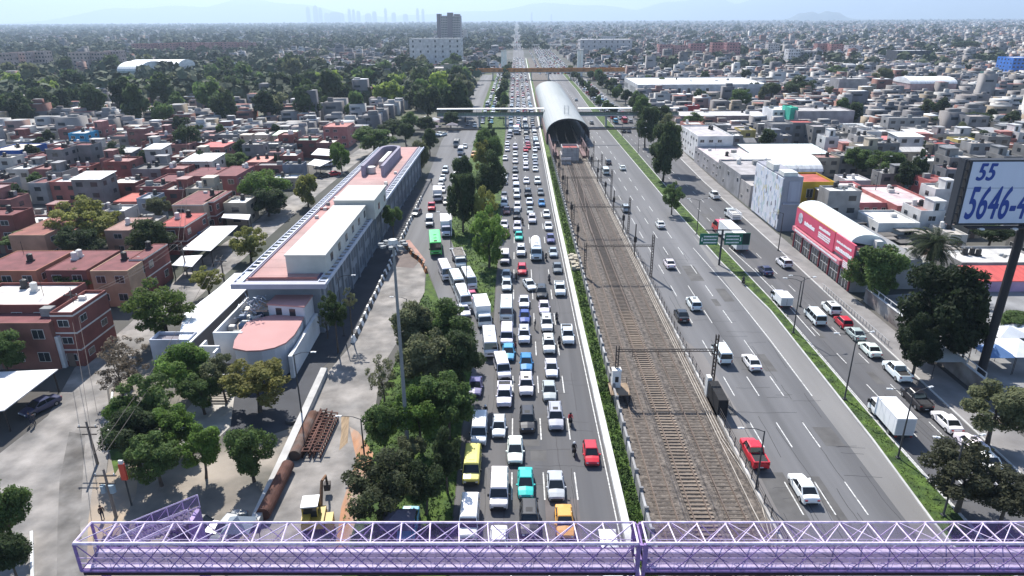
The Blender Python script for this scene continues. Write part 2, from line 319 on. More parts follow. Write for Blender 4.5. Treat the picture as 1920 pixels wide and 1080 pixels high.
# ------------------------------------------------------------------ vehicles (front towards +Y in their own axes)
paint = mat("car_paint", None, 0.28, 0.05, 2.0, spec=0.5)
MATS["car_paint"].node_tree.nodes["Principled BSDF"].inputs["Coat Weight"].default_value = 0.4
glass = mat("car_glass", (0.018, 0.022, 0.026), 0.08, spec=0.6)
tyre = mat("tyre_rubber", (0.02, 0.02, 0.02), 0.9); rimm = mat("wheel_rim", (0.35, 0.35, 0.36), 0.4, metal=0.6)
trim = mat("black_trim", (0.025, 0.025, 0.027), 0.7); lampw = mat("lamp_glass", (0.55, 0.56, 0.58), 0.2, spec=.6); lampr = mat("tail_lamp", (0.30, 0.015, 0.012), 0.3, spec=.6)
white_box = mat("cargo_panel", None, 0.5, 0.06, 1.2); chassis = mat("chassis_metal", (0.05, 0.05, 0.052), 0.8); plate_m = mat("number_plate", (0.6, 0.6, 0.6), 0.6)

# half profiles: list of (y, halfwidth, z_low, z_top)
CARS = {
 'sedan': dict(body=[(2.27, .66, .34, .56), (2.17, .80, .24, .70), (1.6, .865, .2, .84), (.95, .885, .2, .93), (-.2, .89, .2, .95), (-1.45, .88, .2, .99), (-2.1, .82, .25, .98), (-2.24, .72, .36, .82)], wb=(1.12, .30, -.95, -1.68), top=1.44, wx=1.36, L=4.5),
 'hatch': dict(body=[(1.95, .64, .34, .60), (1.86, .78, .24, .74), (1.35, .84, .2, .90), (.85, .855, .2, .97), (-.2, .86, .2, .99), (-1.3, .85, .2, 1.02), (-1.8, .80, .25, 1.0), (-1.93, .72, .36, .80)], wb=(1.0, .28, -1.45, -1.82), top=1.50, wx=1.22, L=3.9),
 'suv': dict(body=[(2.25, .72, .40, .76), (2.15, .86, .3, .94), (1.6, .92, .25, 1.06), (.95, .94, .25, 1.12), (-.2, .94, .25, 1.14), (-1.5, .93, .25, 1.15), (-2.15, .88, .3, 1.12), (-2.27, .80, .42, .9)], wb=(1.12, .45, -1.85, -2.16), top=1.72, wx=1.38, L=4.55),
 'pickup': dict(body=[(2.6, .74, .42, .80), (2.5, .88, .32, .98), (1.9, .93, .28, 1.08), (1.35, .94, .28, 1.12), (.3, .94, .28, 1.12), (-1.0, .94, .28, 1.12), (-2.5, .92, .3, 1.10), (-2.62, .88, .45, 1.05)], wb=(1.42, .80, -.55, -.78), top=1.78, wx=1.65, L=5.3, bed=(-.86, -2.48)),
}
def section(y, w_, zl, zt, zc=None):
    zc = zt + .03 if zc is None else zc; zm = zl + (zt - zl) * .55
    h = [(w_ * .9, zl), (w_, zl + .12), (w_ * 1.0, zm), (w_ * .965, zt - .06), (w_ * .88, zt), (0, zc)]
    return [(x, y, z) for x, z in h] + [(-x, y, z) for x, z in h[:-1][::-1]]
def wheel_mesh(r, w_):
    b = MB(); b.tube((-w_ / 2, 0, 0), (w_ / 2, 0, 0), r, n=14, m=0)
    b.tube((-w_ / 2 - .012, 0, 0), (w_ / 2 + .012, 0, 0), r * .6, n=10, m=1); return b.mesh("wheel", [tyre, rimm])
WHEELS = {}
def wheel(r, w_):
    k = (r, w_)
    if k not in WHEELS: WHEELS[k] = wheel_mesh(r, w_)
    return WHEELS[k]
def greenhouse(b, g, wb, top, wbase, wtop, belt, mroof, mglass, post=.045):
    yf, ytf, ytr, yr = wb
    bot = [(wbase, yf, belt), (wbase, yr, belt), (-wbase, yr, belt), (-wbase, yf, belt)]
    tp = [(wtop, ytf, top), (wtop, ytr, top), (-wtop, ytr, top), (-wtop, ytf, top)]
    g.loft([bot[::-1], tp[::-1]], m=mglass, cap=True)
    # roof skin slightly crowned
    x = wtop + .03
    ring0 = [(x, ytf + .04, top - .01), (x, ytr - .04, top - .01), (-x, ytr - .04, top - .01), (-x, ytf + .04, top - .01)]
    ring1 = [(x * .86, ytf - .04, top + .05), (x * .86, ytr + .06, top + .05), (-x * .86, ytr + .06, top + .05), (-x * .86, ytf - .04, top + .05)]
    b.loft([ring0[::-1], ring1[::-1]], m=mroof)
    for sx in (1, -1):
        b.tube((sx * (wbase + .005), yf, belt), (sx * (wtop + .01), ytf, top), post, n=4, m=mroof)
        b.tube((sx * (wbase + .005), yr, belt), (sx * (wtop + .01), ytr, top), post * 1.6, n=4, m=mroof)
        ym = (yf + yr) / 2 - .1; yt = ytf + (ytr - ytf) * .5
        b.tube((sx * (wbase + .005), ym, belt), (sx * (wtop + .01), yt, top), post, n=4, m=mroof)
def car_parts(kind):
    """returns list of (part name, mesh, location, paintable) """
    P = CARS[kind]; b = MB(); g = MB()
    b.loft([section(*s) for s in P['body']], m=0)
    by = P['body']; belt = by[4][3] - .05
    greenhouse(b, g, P['wb'], P['top'], by[4][1] * .90, by[4][1] * .73, belt, 0, 0)
    # bumpers, sills, mirrors, handles
    yf, yr = by[0][0], by[-1][0]
    b.box(-.6, .6, yf - .05, yf + .02, .36, .50, 1); b.box(-.62, .62, yr - .02, yr + .04, .36, .52, 1)
    for sx in (1, -1):
        b.box(sx * by[4][1] - .02, sx * by[4][1] + .02, -1.0, 1.0, .2, .30, 1)
        b.box(min(sx * .86, sx * 1.04), max(sx * .86, sx * 1.04), P['wb'][0] - .28, P['wb'][0] - .12, belt + .02, belt + .16, 0)
    b.box(-.22, .22, yr - .035, yr - .015, .55, .66, 2)
    if 'bed' in P:
        y0, y1 = P['bed']; z = by[5][3] + .045; b.box(-.74, .74, y1, y0, z - .03, z, 1)
        for sx in (1, -1): b.box(sx * .84 - .07, sx * .84 + .07, y1, y0, z - .03, z + .10, 0)
        b.box(-.9, .9, y1 - .1, y1, z - .05, z + .10, 0)
    if kind == 'suv':
        for sx in (1, -1): b.box(sx * .6 - .02, sx * .6 + .02, -1.5, .2, P['top'] + .07, P['top'] + .1, 1)
        b.box(-.32, .32, -.5, .1, P['top'] + .05, P['top'] + .062, 1)
    parts = [('body', b.mesh(kind + "_body", [paint, trim, plate_m]), (0, 0, 0)), ('window_glass', g.mesh(kind + "_glass", glass), (0, 0, 0))]
    r = .37 if kind in ('suv', 'pickup') else .31
    for sy in (1, -1):
        for sx in (1, -1): parts.append(('wheel', wheel(r, .22), (sx * (by[4][1] - .09), sy * P['wx'], r)))
    h = MB(); h.loft([[(-.14, 0, -.06), (.14, 0, -.06), (.16, -.02, .06), (-.1, -.02, .06)], [(-.12, .07, -.05), (.06, .07, -.05), (.06, .03, .04), (-.1, .03, .04)]]); hm_ = h.mesh("headlight", lampw)
    t = MB(); t.box(-.13, .13, -.05, .03, -.08, .08); tm_ = t.mesh("tail_light", lampr)
    for sx in (1, -1):
        parts.append(('headlight', hm_, (sx * .58, yf - .06, by[1][3] - .10))); parts.append(('tail_light', tm_, (sx * (by[-1][1] - .12), yr + .02, by[-1][3] - .04)))
    return parts
def van_parts(kind):
    D = {'van': (5.2, .93, 2.05, .9, .55), 'microbus': (6.6, 1.03, 2.65, .35, .25), 'bus': (9.5, 1.22, 3.0, .12, .1), 'minivan': (4.6, .92, 1.78, 1.0, .65)}[kind]
    L, w_, H, hood, rake = D; b = MB(); g = MB(); y0 = -L / 2; y1 = L / 2
    zb = .32; belt = H * .56 if kind != 'bus' else 1.35
    nose = belt - .12
    b.loft([section(y1, w_ * .84, zb + .1, nose - .1), section(y1 - .12, w_ * .96, zb, nose), section(y1 - hood, w_, zb, belt), section(y0 + .1, w_, zb, belt), section(y0, w_ * .95, zb + .1, belt - .1)], m=0)
    yt = y1 - hood - rake
    wt = w_ * (.86 if kind != 'bus' else .95)
    g.loft([[(w_ * .965, y1 - hood + .02, belt - .03), (w_ * .965, y0 + .04, belt - .03), (-w_ * .965, y0 + .04, belt - .03), (-w_ * .965, y1 - hood + .02, belt - .03)][::-1],
            [(wt, yt, H - .16), (wt, y0 + .12, H - .16), (-wt, y0 + .12, H - .16), (-wt, yt, H - .16)][::-1]])
    # roof
    b.loft([[(wt + .03, yt + .06, H - .18), (wt + .03, y0 + .05, H - .18), (-wt - .03, y0 + .05, H - .18), (-wt - .03, yt + .06, H - .18)][::-1],
            [(wt - .02, yt - .02, H - .05), (wt - .02, y0 + .12, H - .05), (-wt + .02, y0 + .12, H - .05), (-wt + .02, yt - .02, H - .05)][::-1],
            [(wt * .7, yt - .1, H), (wt * .7, y0 + .2, H), (-wt * .7, y0 + .2, H), (-wt * .7, yt - .1, H)][::-1]])
    n = {'van': 4, 'microbus': 6, 'bus': 8, 'minivan': 4}[kind]
    for i in range(n):
        t = i / (n - 1); yb = (y1 - hood) + t * (y0 + .06 - (y1 - hood)); y2 = yt + t * (y0 + .12 - yt)
        for sx in (1, -1): b.tube((sx * w_ * .975, yb, belt - .03), (sx * (wt + .008), y2, H - .15), .05, n=4, m=0)
    if kind == 'van':   # panelled rear sides
        pass
    for k in range(3 if kind in ('microbus', 'bus') else 1):
        yy = yt - .9 - k * (L / 4.2); b.box(-.32, .32, yy - .35, yy + .35, H - .02, H + (.09 if kind != 'van' else .03), 0 if k else 1 if kind == 'bus' else 0)
    b.box(-w_ * .8, w_ * .8, y1 - .05, y1 + .04, zb + .02, zb + .25, 1); b.box(-w_ * .8, w_ * .8, y0 - .04, y0 + .03, zb + .02, zb + .22, 1)
    b.box(-.5, .5, y1 - .03, y1 + .02, nose - .5, nose - .3, 1)
    for sx in (1, -1): b.box(min(sx * w_, sx * (w_ + .2)), max(sx * w_, sx * (w_ + .2)), y1 - hood - .2, y1 - hood - .1, belt + .05, belt + .35, 1)
    parts = [('body', b.mesh(kind + "_body", [paint, trim, plate_m]), (0, 0, 0)), ('window_glass', g.mesh(kind + "_glass", glass), (0, 0, 0))]
    r = .34 if kind in ('van', 'minivan') else .45
    for yy in (y1 - L * .18, y0 + L * .2):
        for sx in (1, -1): parts.append(('wheel', wheel(r, .26), (sx * (w_ - .12), yy, r)))
    h = MB(); h.box(-.14, .14, -.05, .035, -.09, .09); hm_ = h.mesh("headlight", lampw)
    t = MB(); t.box(-.07, .07, -.03, .05, -.2, .2); tm_ = t.mesh("tail_light", lampr)
    for sx in (1, -1):
        parts.append(('headlight', hm_, (sx * w_ * .68, y1, nose - .32))); parts.append(('tail_light', tm_, (sx * w_ * .86, y0 - .01, belt - .35)))
    return parts
def truck_parts(kind):
    D = {'box_truck': (7.0, 1.15, 3.1), 'big_box_truck': (9.0, 1.25, 3.5), 'tank_truck': (9.5, 1.2, 3.2), 'dump_truck': (7.5, 1.2, 2.4), 'small_box_truck': (5.2, .98, 2.35), 'stake_truck': (6.5, 1.1, 2.4), 'semi_truck': (17.0, 1.28, 3.9)}[kind]
    L, w_, H = D; y1 = L / 2; y0 = -L / 2; parts = []
    big = L > 8; cl = 2.3 if big else 1.9; ch = 2.6 if big else 2.15 if L > 6 else 1.95; cw = w_ * .93
    c = MB(); g = MB(); hood = .75 if kind in ('tank_truck', 'dump_truck', 'big_box_truck', 'semi_truck') else .12
    if kind == 'semi_truck': cl = 4.2; ch = 3.1; hood = 1.4
    belt = ch * .6
    c.loft([section(y1, cw * .85, .45, belt - .35), section(y1 - .1, cw * .96, .4, belt - .2), section(y1 - hood, cw, .4, belt), section(y1 - cl, cw, .4, belt)], m=0)
    yt = y1 - hood - .35
    g.loft([[(cw * .96, y1 - hood, belt - .03), (cw * .96, y1 - cl, belt - .03), (-cw * .96, y1 - cl, belt - .03), (-cw * .96, y1 - hood, belt - .03)][::-1], [(cw * .86, yt, ch - .1), (cw * .86, y1 - cl + .06, ch - .1), (-cw * .86, y1 - cl + .06, ch - .1), (-cw * .86, yt, ch - .1)][::-1]])
    c.loft([[(cw * .9, yt + .1, ch - .13), (cw * .9, y1 - cl, ch - .13), (-cw * .9, y1 - cl, ch - .13), (-cw * .9, yt + .1, ch - .13)][::-1], [(cw * .8, yt - .05, ch), (cw * .8, y1 - cl + .1, ch), (-cw * .8, y1 - cl + .1, ch), (-cw * .8, yt - .05, ch)][::-1]])
    for sx in (1, -1):
        c.tube((sx * cw * .97, y1 - hood, belt - .03), (sx * cw * .88, yt, ch - .1), .06, n=4, m=0); c.tube((sx * cw * .97, y1 - cl + .05, belt - .03), (sx * cw * .88, y1 - cl + .05, ch - .1), .09, n=4, m=0)
        c.box(min(sx * cw, sx * (cw + .22)), max(sx * cw, sx * (cw + .22)), y1 - hood - .25, y1 - hood - .12, belt, belt + .5, 1)
    c.box(-cw * .9, cw * .9, y1 - .05, y1 + .06, .4, .65, 1); c.box(-.5, .5, y1 - .04, y1 + .03, .8, belt - .45, 1)
    parts.append(('cab', c.mesh(kind + "_cab", [paint, trim]), (0, 0, 0))); parts.append(('window_glass', g.mesh(kind + "_glass", glass), (0, 0, 0)))
    f = MB(); f.box(-.45, .45, y0 + .1, y1 - .6, .45, .75); f.box(-w_ * .85, w_ * .85, y0, y0 + .1, .5, .62); parts.append(('chassis', f.mesh(kind + "_chassis", chassis), (0, 0, 0)))
    yb = y1 - cl - .15
    x = MB()
    if kind in ('box_truck', 'big_box_truck', 'small_box_truck', 'semi_truck'):
        if kind == 'semi_truck': yb = y1 - cl - .9
        x.box(-w_, w_, y0, yb, .85, H, 0)
        for k in range(int((yb - y0) / 1.1)):   # ribs of the box
            yy = y0 + .5 + k * 1.1
            for sx in (1, -1): x.box(sx * w_ - .012, sx * w_ + .012, yy, yy + .05, .95, H - .1, 0)
        x.box(-w_ - .02, w_ + .02, y0 - .02, yb + .02, H - .06, H + .015, 0); x.box(-w_ + .08, w_ - .08, y0 - .03, y0 - .012, .95, H - .18, 1); x.box(-.02, .02, y0 - .045, y0 - .03, .95, H - .18, 2)
        parts.append(('cargo_box', x.mesh(kind + "_box", [white_box, mat("cargo_door", (.52, .52, .54), .5), trim]), (0, 0, 0)))
    elif kind == 'tank_truck':
        n = 14; r1 = 1.08; zc = 1.95
        def ring(y, s): return [(math.cos(2 * math.pi * k / n) * r1 * s, y, zc + math.sin(2 * math.pi * k / n) * r1 * .95 * s) for k in range(n)]
        x.loft([ring(y, s) for y, s in ((y0 + .2, .6), (y0 + .45, .95), (y0 + .8, 1), (yb - .6, 1), (yb - .2, .95), (yb, .6))]); x.box(-.35, .35, y0 + 1.2, yb - 1, zc + r1 * .9, zc + r1 * .9 + .22, 0)
        x.tube((0, y0 + 3, zc + 1), (0, y0 + 3, zc + 1.35), .35, n=10); x.box(-w_ * .95, w_ * .95, y0, yb, .8, .95, 1)
        parts.append(('tank', x.mesh(kind + "_tank", [white_box, trim]), (0, 0, 0)))
    elif kind == 'dump_truck':
        x.loft([[(w_ * .9, yb, .95), (w_ * .9, y0, .95), (-w_ * .9, y0, .95), (-w_ * .9, yb, .95)][::-1], [(w_, yb + .1, 2.3), (w_, y0, 2.3), (-w_, y0, 2.3), (-w_, yb + .1, 2.3)][::-1]])
        x.box(-w_ * .85, w_ * .85, y0 + .15, yb - .1, 2.301, 2.34, 1)
        parts.append(('dump_bed', x.mesh(kind + "_bed", [mat("bed_grey", (.33, .33, .34), .6, .2, 1), mat("load", (.20, .18, .16), .95, .5, 2)]), (0, 0, 0)))
    else:
        x.box(-w_, w_, y0, yb, .8, .95, 0)
        for k in range(4):
            z = 1.1 + k * .38
            x.box(-w_, -w_ + .05, y0, yb, z, z + .16, 0); x.box(w_ - .05, w_, y0, yb, z, z + .16, 0); x.box(-w_ + .05, w_ - .05, y0, y0 + .05, z, z + .16, 0); x.box(-w_ + .05, w_ - .05, yb - .05, yb, z, z + .16, 0)
        for k in range(5):
            yy = y0 + .06 + k * (yb - y0 - .16) / 4
            for sx in (1, -1): x.box(sx * (w_ + .02) - .02, sx * (w_ + .02) + .02, yy, yy + .07, .95, 2.45, 0)
        x.box(-w_ * .8, w_ * .8, y0 + .3, yb - .4, .95, 1.9, 1)
        parts.append(('stake_bed', x.mesh(kind + "_bed", [white_box, mat("load2", (.5, .48, .45), .9, .4, 1)]), (0, 0, 0)))
    r = .5 if big else .4
    ys = [y1 - (1.3 if big else .95), y0 + (1.8 if big else 1.4)] + ([y0 + 3.1, y1 - cl + .2, y1 - cl - .9] if kind == 'semi_truck' else [])
    for yy in ys:
        for sx in (1, -1): parts.append(('wheel', wheel(r, .32), (sx * (w_ - .2), yy, r)))
    h = MB(); h.box(-.15, .15, -.05, .035, -.1, .1); hm_ = h.mesh("headlight", lampw); t = MB(); t.box(-.14, .14, -.04, .03, -.07, .07); tm_ = t.mesh("tail_light", lampr)
    for sx in (1, -1): parts.append(('headlight', hm_, (sx * cw * .7, y1 + .01, .8))); parts.append(('tail_light', tm_, (sx * w_ * .8, y0 - .01, .66)))
    return parts
VP = {}; VL = {'sedan': 4.5, 'hatch': 3.9, 'suv': 4.55, 'pickup': 5.3, 'van': 5.2, 'minivan': 4.6, 'microbus': 6.6, 'bus': 9.5, 'box_truck': 7, 'big_box_truck': 9, 'tank_truck': 9.5, 'dump_truck': 7.5, 'small_box_truck': 5.2, 'stake_truck': 6.5, 'semi_truck': 17}
def vparts(kind):
    if kind not in VP: VP[kind] = car_parts(kind) if kind in CARS else van_parts(kind) if kind in ('van', 'minivan', 'microbus', 'bus') else truck_parts(kind)
    return VP[kind]
VLOD = {}
def vlod(kind):
    """the whole vehicle as one mesh, for the ones too far to show parts"""
    if kind in VLOD: return VLOD[kind]
    bm = bmesh.new(); mats = []
    for n, me, loc in vparts(kind):
        if n in ('headlight', 'tail_light'): continue
        base = len(bm.faces); bm.from_mesh(me); bm.faces.ensure_lookup_table(); bm.verts.ensure_lookup_table()
        vs = set()
        for f in list(bm.faces)[base:]:
            mm = me.materials[f.material_index]
            if mm not in mats: mats.append(mm)
            f.material_index = mats.index(mm); vs.update(f.verts)
        for v in vs: v.co += Vector(loc)
    out = bpy.data.meshes.new(kind + "_far"); bm.to_mesh(out); bm.free()
    for x in mats: out.materials.append(x)
    VLOD[kind] = out; return out
COL = dict(white=(.80, .80, .80), silver=(.42, .44, .46), grey=(.16, .165, .175), black=(.018, .018, .02), red=(.55, .02, .035), darkred=(.16, .03, .03), blue=(.03, .07, .28), lightblue=(.07, .32, .50), teal=(.02, .50, .42), yellow=(.62, .56, .12), green=(.10, .60, .12), pink=(.55, .10, .20), darkblue=(.03, .035, .10), orange=(.72, .34, .06), beige=(.5, .45, .38), purple=(.12, .11, .25), skyblue=(.03, .22, .45))
KN = {'sedan': 'sedan', 'hatch': 'small hatchback', 'suv': 'SUV', 'pickup': 'pickup truck', 'van': 'passenger van', 'minivan': 'minivan', 'microbus': 'microbus', 'bus': 'city bus', 'box_truck': 'box truck', 'big_box_truck': 'large box truck', 'tank_truck': 'tank truck', 'dump_truck': 'dump truck', 'small_box_truck': 'small box truck', 'stake_truck': 'stake bed truck', 'semi_truck': 'articulated truck'}
CATG = {'sedan': 'car', 'hatch': 'car', 'suv': 'car', 'minivan': 'car', 'pickup': 'pickup truck', 'van': 'van', 'microbus': 'microbus', 'bus': 'bus', 'semi_truck': 'truck'}
NM = {'sedan': 'sedan_car', 'hatch': 'hatchback_car', 'suv': 'suv_car', 'minivan': 'minivan', 'pickup': 'pickup_truck', 'van': 'passenger_van', 'microbus': 'microbus', 'bus': 'city_bus', 'semi_truck': 'articulated_truck', 'stake_truck': 'stake_truck', 'tank_truck': 'tank_truck', 'dump_truck': 'dump_truck'}
CNAME = dict(darkred='dark red', lightblue='light blue', darkblue='dark blue', skyblue='sky blue')
FLEET = []
def vehicle(kind, colour, x, y, rz, stream, parts=True, label=None, boxcol=(.80, .80, .80)):
    col = COL[colour]; col = tuple(max(0, c * random.uniform(.93, 1.05)) for c in col)
    if parts:
        root = thing(NM.get(kind, kind), label, CATG.get(kind, 'truck'), (x, y, .02), rz); root.scale = (random.uniform(.96, 1.03), random.uniform(.94, 1.06), random.uniform(.96, 1.05))
        for n, me, loc in vparts(kind):
            link(n, me, root, boxcol if n in ('cargo_box', 'tank', 'stake_bed') else col, loc)
    else:
        root = link(NM.get(kind, kind), vlod(kind), None, col, (x, y, .02), rz); tag(root, label, CATG.get(kind, 'truck'))
    FLEET.append((root, kind, colour, stream, x, y, label)); return root
# left carriageway: cars face the camera. (px of front bumper at ground, kind, colour)
JAM = [(897,841,'van','white'),(935,826,'hatch','white'),(945,769,'pickup','white'),(987,747,'suv','white'),(989,818,'suv','black'),(1031,757,'sedan','silver'),(1043,811,'suv','silver'),
(1111,879,'hatch','red'),(966,874,'sedan','white'),(883,913,'van','yellow'),(935,962,'van','white'),(986,940,'sedan','teal'),(1044,945,'sedan','silver'),(877,1020,'van','white'),(993,1018,'suv','black'),(1061,1018,'sedan','orange'),(934,1065,'sedan','white'),(1150,1105,'van','white'),(760,1022,'sedan','lightblue'),
(949,607,'microbus','white'),(950,651,'van','white'),(953,680,'sedan','lightblue'),(903,618,'box_truck','white'),(917,675,'microbus','white'),(941,716,'van','white'),(890,748,'sedan','purple'),(983,581,'sedan','white'),(984,610,'sedan','blue'),(983,648,'suv','white'),(987,700,'sedan','skyblue'),
(1021,592,'sedan','white'),(1026,625,'suv','white'),(1030,667,'suv','white'),(1035,712,'sedan','white'),(1066,649,'pickup','white'),(946,498,'van','white'),(949,530,'sedan','silver'),(950,548,'sedan','white'),
(945,431,'sedan','white'),(948,448,'sedan','darkred'),(970,437,'suv','white'),(973,453,'sedan','teal'),(977,483,'suv','white'),(979,518,'hatch','red'),(993,548,'sedan','white'),(998,421,'suv','white'),(1006,492,'tank_truck','white'),(1016,564,'suv','black'),
(1025,410,'sedan','white'),(1029,434,'sedan','white'),(1033,458,'sedan','purple'),(1038,485,'sedan','silver'),(1046,515,'sedan','grey'),(1051,558,'pickup','white'),
(947,302,'sedan','white'),(951,285,'sedan','white'),(951,274,'sedan','white'),(954,261,'sedan','silver'),(946,348,'sedan','white'),(946,338,'sedan','white'),(945,375,'sedan','grey'),(945,390,'suv','white'),(950,404,'sedan','darkred'),
(968,253,'box_truck','white'),(966,281,'suv','white'),(966,294,'sedan','white'),(966,308,'sedan','white'),(966,325,'sedan','grey'),(966,340,'sedan','white'),(968,361,'van','white'),(969,374,'suv','white'),(970,397,'suv','white'),(969,414,'suv','black'),
(986,286,'sedan','red'),(985,297,'sedan','white'),(986,308,'sedan','white'),(986,320,'suv','white'),(987,346,'sedan','white'),(990,370,'suv','black'),(993,386,'sedan','white'),(994,404,'sedan','silver'),
(1003,286,'sedan','white'),(1003,300,'sedan','white'),(1004,311,'sedan','silver'),(1004,323,'sedan','white'),(1008,347,'suv','white'),(1014,368,'sedan','grey'),(1016,389,'sedan','skyblue')]
SIDE = [(801,427,'van','white',6),(829,447,'big_box_truck','white',7),(806,481,'bus','green',8),(824,529,'microbus','white',14),(851,507,'dump_truck','white',12),(869,547,'microbus','white',14),(846,552,'microbus','white',14),(858,584,'microbus','white',14),(878,571,'sedan','pink',13),(862,598,'sedan','white',14),
(855,277,'microbus','beige',0),(871,279,'sedan','white',0),(863,292,'microbus','white',0),(863,305,'sedan','silver',0),(834,326,'suv','white',0),(829,340,'sedan','white',0),(825,350,'sedan','silver',2),(827,363,'sedan','white',4),(816,380,'box_truck','white',6),(805,397,'pickup','red',6),(834,386,'sedan','beige',5),(859,317,'sedan','white',0),(855,328,'sedan','white',0),(877,237,'sedan','grey',0),(890,240,'sedan','white',0),(888,296,'suv','orange',0),(782,407,'sedan','grey',-10),(846,395,'suv','grey',3),(835,256,'sedan','white',-35),(828,255,'sedan','white',-35),(848,340,'sedan','white',0),(898,222,'sedan','white',0)]
GOING = [(1142,310,'sedan','black'),(1137,329,'van','white'),(1169,321,'sedan','white'),(1175,400,'suv','silver'),(1241,431,'sedan','white'),(1259,507,'sedan','white'),(1306,586,'suv','white'),(1283,608,'sedan','black'),(1361,688,'van','white'),(1418,700,'sedan','white'),(1427,886,'pickup','red'),(1521,951,'sedan','white'),(1110,234,'sedan','grey'),(1081,190,'sedan','silver'),(1098,243,'sedan','black')]
LATERAL = [(1387,474,'semi_truck','red'),(1442,520,'sedan','darkblue'),(1477,506,'suv','white'),(1474,582,'small_box_truck','white'),(1539,614,'van','white'),(1568,595,'suv','white'),(1590,620,'hatch','red'),(1615,644,'sedan','silver'),(1644,675,'sedan','white'),(1699,722,'pickup','white'),(1738,777,'pickup','black'),(1794,818,'sedan','white'),(1842,866,'suv','white'),(1868,893,'sedan','white'),(1693,828,'box_truck','white'),(1380,418,'stake_truck','white'),(1344,376,'pickup','white'),(1905,945,'sedan','silver'),(1246,260,'box_truck','white'),(1230,233,'sedan','grey'),(1180,250,'sedan','grey'),(1170,250,'sedan','black')]
OTHER = [(78,768,'sedan','darkblue',-24),(430,1000,'sedan','grey',-12),(370,1000,'pickup','black',80),(625,330,'sedan','red',-60),(606,333,'sedan','black',-50),(615,312,'van','white',-60),(200,430,'sedan','white',-60)]
for px, py, k, c in JAM:
    p = G(px, py); L = VL[k]; rz = math.pi
    if (px, py) == (993, 548): rz += R(14)
    if (px, py) in ((941, 716), (917, 675), (903, 618)): rz += R({941: 9, 917: 5, 903: 10}[px])
    vehicle(k, c, p.x, p.y + L / 2, rz, 'jam')
for px, py, k, c, a in SIDE:
    p = G(px, py); L = VL[k]; rz = math.pi + R(a); vehicle(k, c, p.x - math.sin(rz) * -L / 2 * -1, p.y + L / 2 * math.cos(R(a)), rz, 'side', parts=py > 300)
for px, py, k, c in GOING:
    p = G(px, py); vehicle(k, c, p.x, p.y + VL[k] / 2, 0, 'going', parts=py > 300)
for px, py, k, c in LATERAL:
    p = G(px, py); vehicle(k, c, p.x, p.y + VL[k] / 2, R(-1.5 if py > 550 else 2), 'lateral', parts=py > 300)
for px, py, k, c, a in OTHER:
    p = G(px, py); rz = math.pi + R(a); vehicle(k, c, p.x, p.y, rz, 'other')
# rest of the jam: further rows one by one, the farthest as one mass
near_y = [f for f in FLEET if f[3] == 'jam']
cands = []
for lane in range(4):
    y = 262 if lane in (0,) else 250
    y = max([f[5] for f in near_y if abs(f[4] - (-2.6 + lane * 3.4)) < 1.7] + [240]) + 6
    while y < 900:
        cands.append((-2.6 + lane * 3.4 + random.uniform(-.3, .3), y)); y += random.uniform(5.8, 7.6)
for X0, ph in ((-12.5, 0), (-16, 1)):
    y = 330
    while y < 900: cands.append((X0 + random.uniform(-.6, .6), y)); y += random.uniform(6, 10)
for k_ in range(9):   # both carriageways beyond the second bridge are full
    X0 = 24 + k_ * 3.4 if k_ > 0 else 21; y = 640
    while y < 1150: cands.append((X0 + random.uniform(-.5, .5), y)); y += random.uniform(7, 11)
for X0 in (47, 50.5, 54):
    y = 330
    while y < 560: cands.append((X0 + random.uniform(-.6, .6), y)); y += random.uniform(7, 16)
cands.sort(key=lambda c: c[1])
room = max(0, 296 - len(FLEET)); pick = ['sedan'] * 5 + ['suv'] * 3 + ['hatch'] * 2 + ['van', 'pickup', 'microbus']; colp = ['white'] * 6 + ['silver'] * 3 + ['grey', 'black', 'red', 'darkblue', 'lightblue', 'beige']
for x, y in cands[:room]:
    vehicle(random.choice(pick), random.choice(colp), x, y, math.pi if x < 15 else 0, 'far', parts=False)
rest = cands[room:]
for k_ in range(700): rest.append((random.choice([-2.6, .8, 4.2, 7.6, 28, 31, 34, 37, 48]) + random.uniform(-.5, .5), 1150 + 2200 * random.random() ** 1.3))
b = MB()
for x, y in rest:
    c = random.choice([0, 0, 0, 0, 1, 1, 2, 3]); L = random.uniform(3.9, 5.2); w_ = .9; s = random.choice([0, 0, .6])
    b.box(x - w_, x + w_, y - L / 2, y + L / 2, .25, .95 + s * .3, c); b.box(x - .75, x + .75, y - L * .28, y + L * .3, .95 + s * .3, 1.42 + s, 4, mt=c)
sm_ = [mat("far_paint_%s" % n, v, .35, spec=.5) for n, v in (('white', (.8, .8, .8)), ('silver', (.42, .43, .45)), ('dark', (.03, .03, .035)), ('red', (.4, .03, .03)))] + [glass]
o = b.obj("distant_traffic", sm_); tag(o, "mass of tiny cars on the avenue far beyond the second footbridge", "traffic", None, 'stuff')
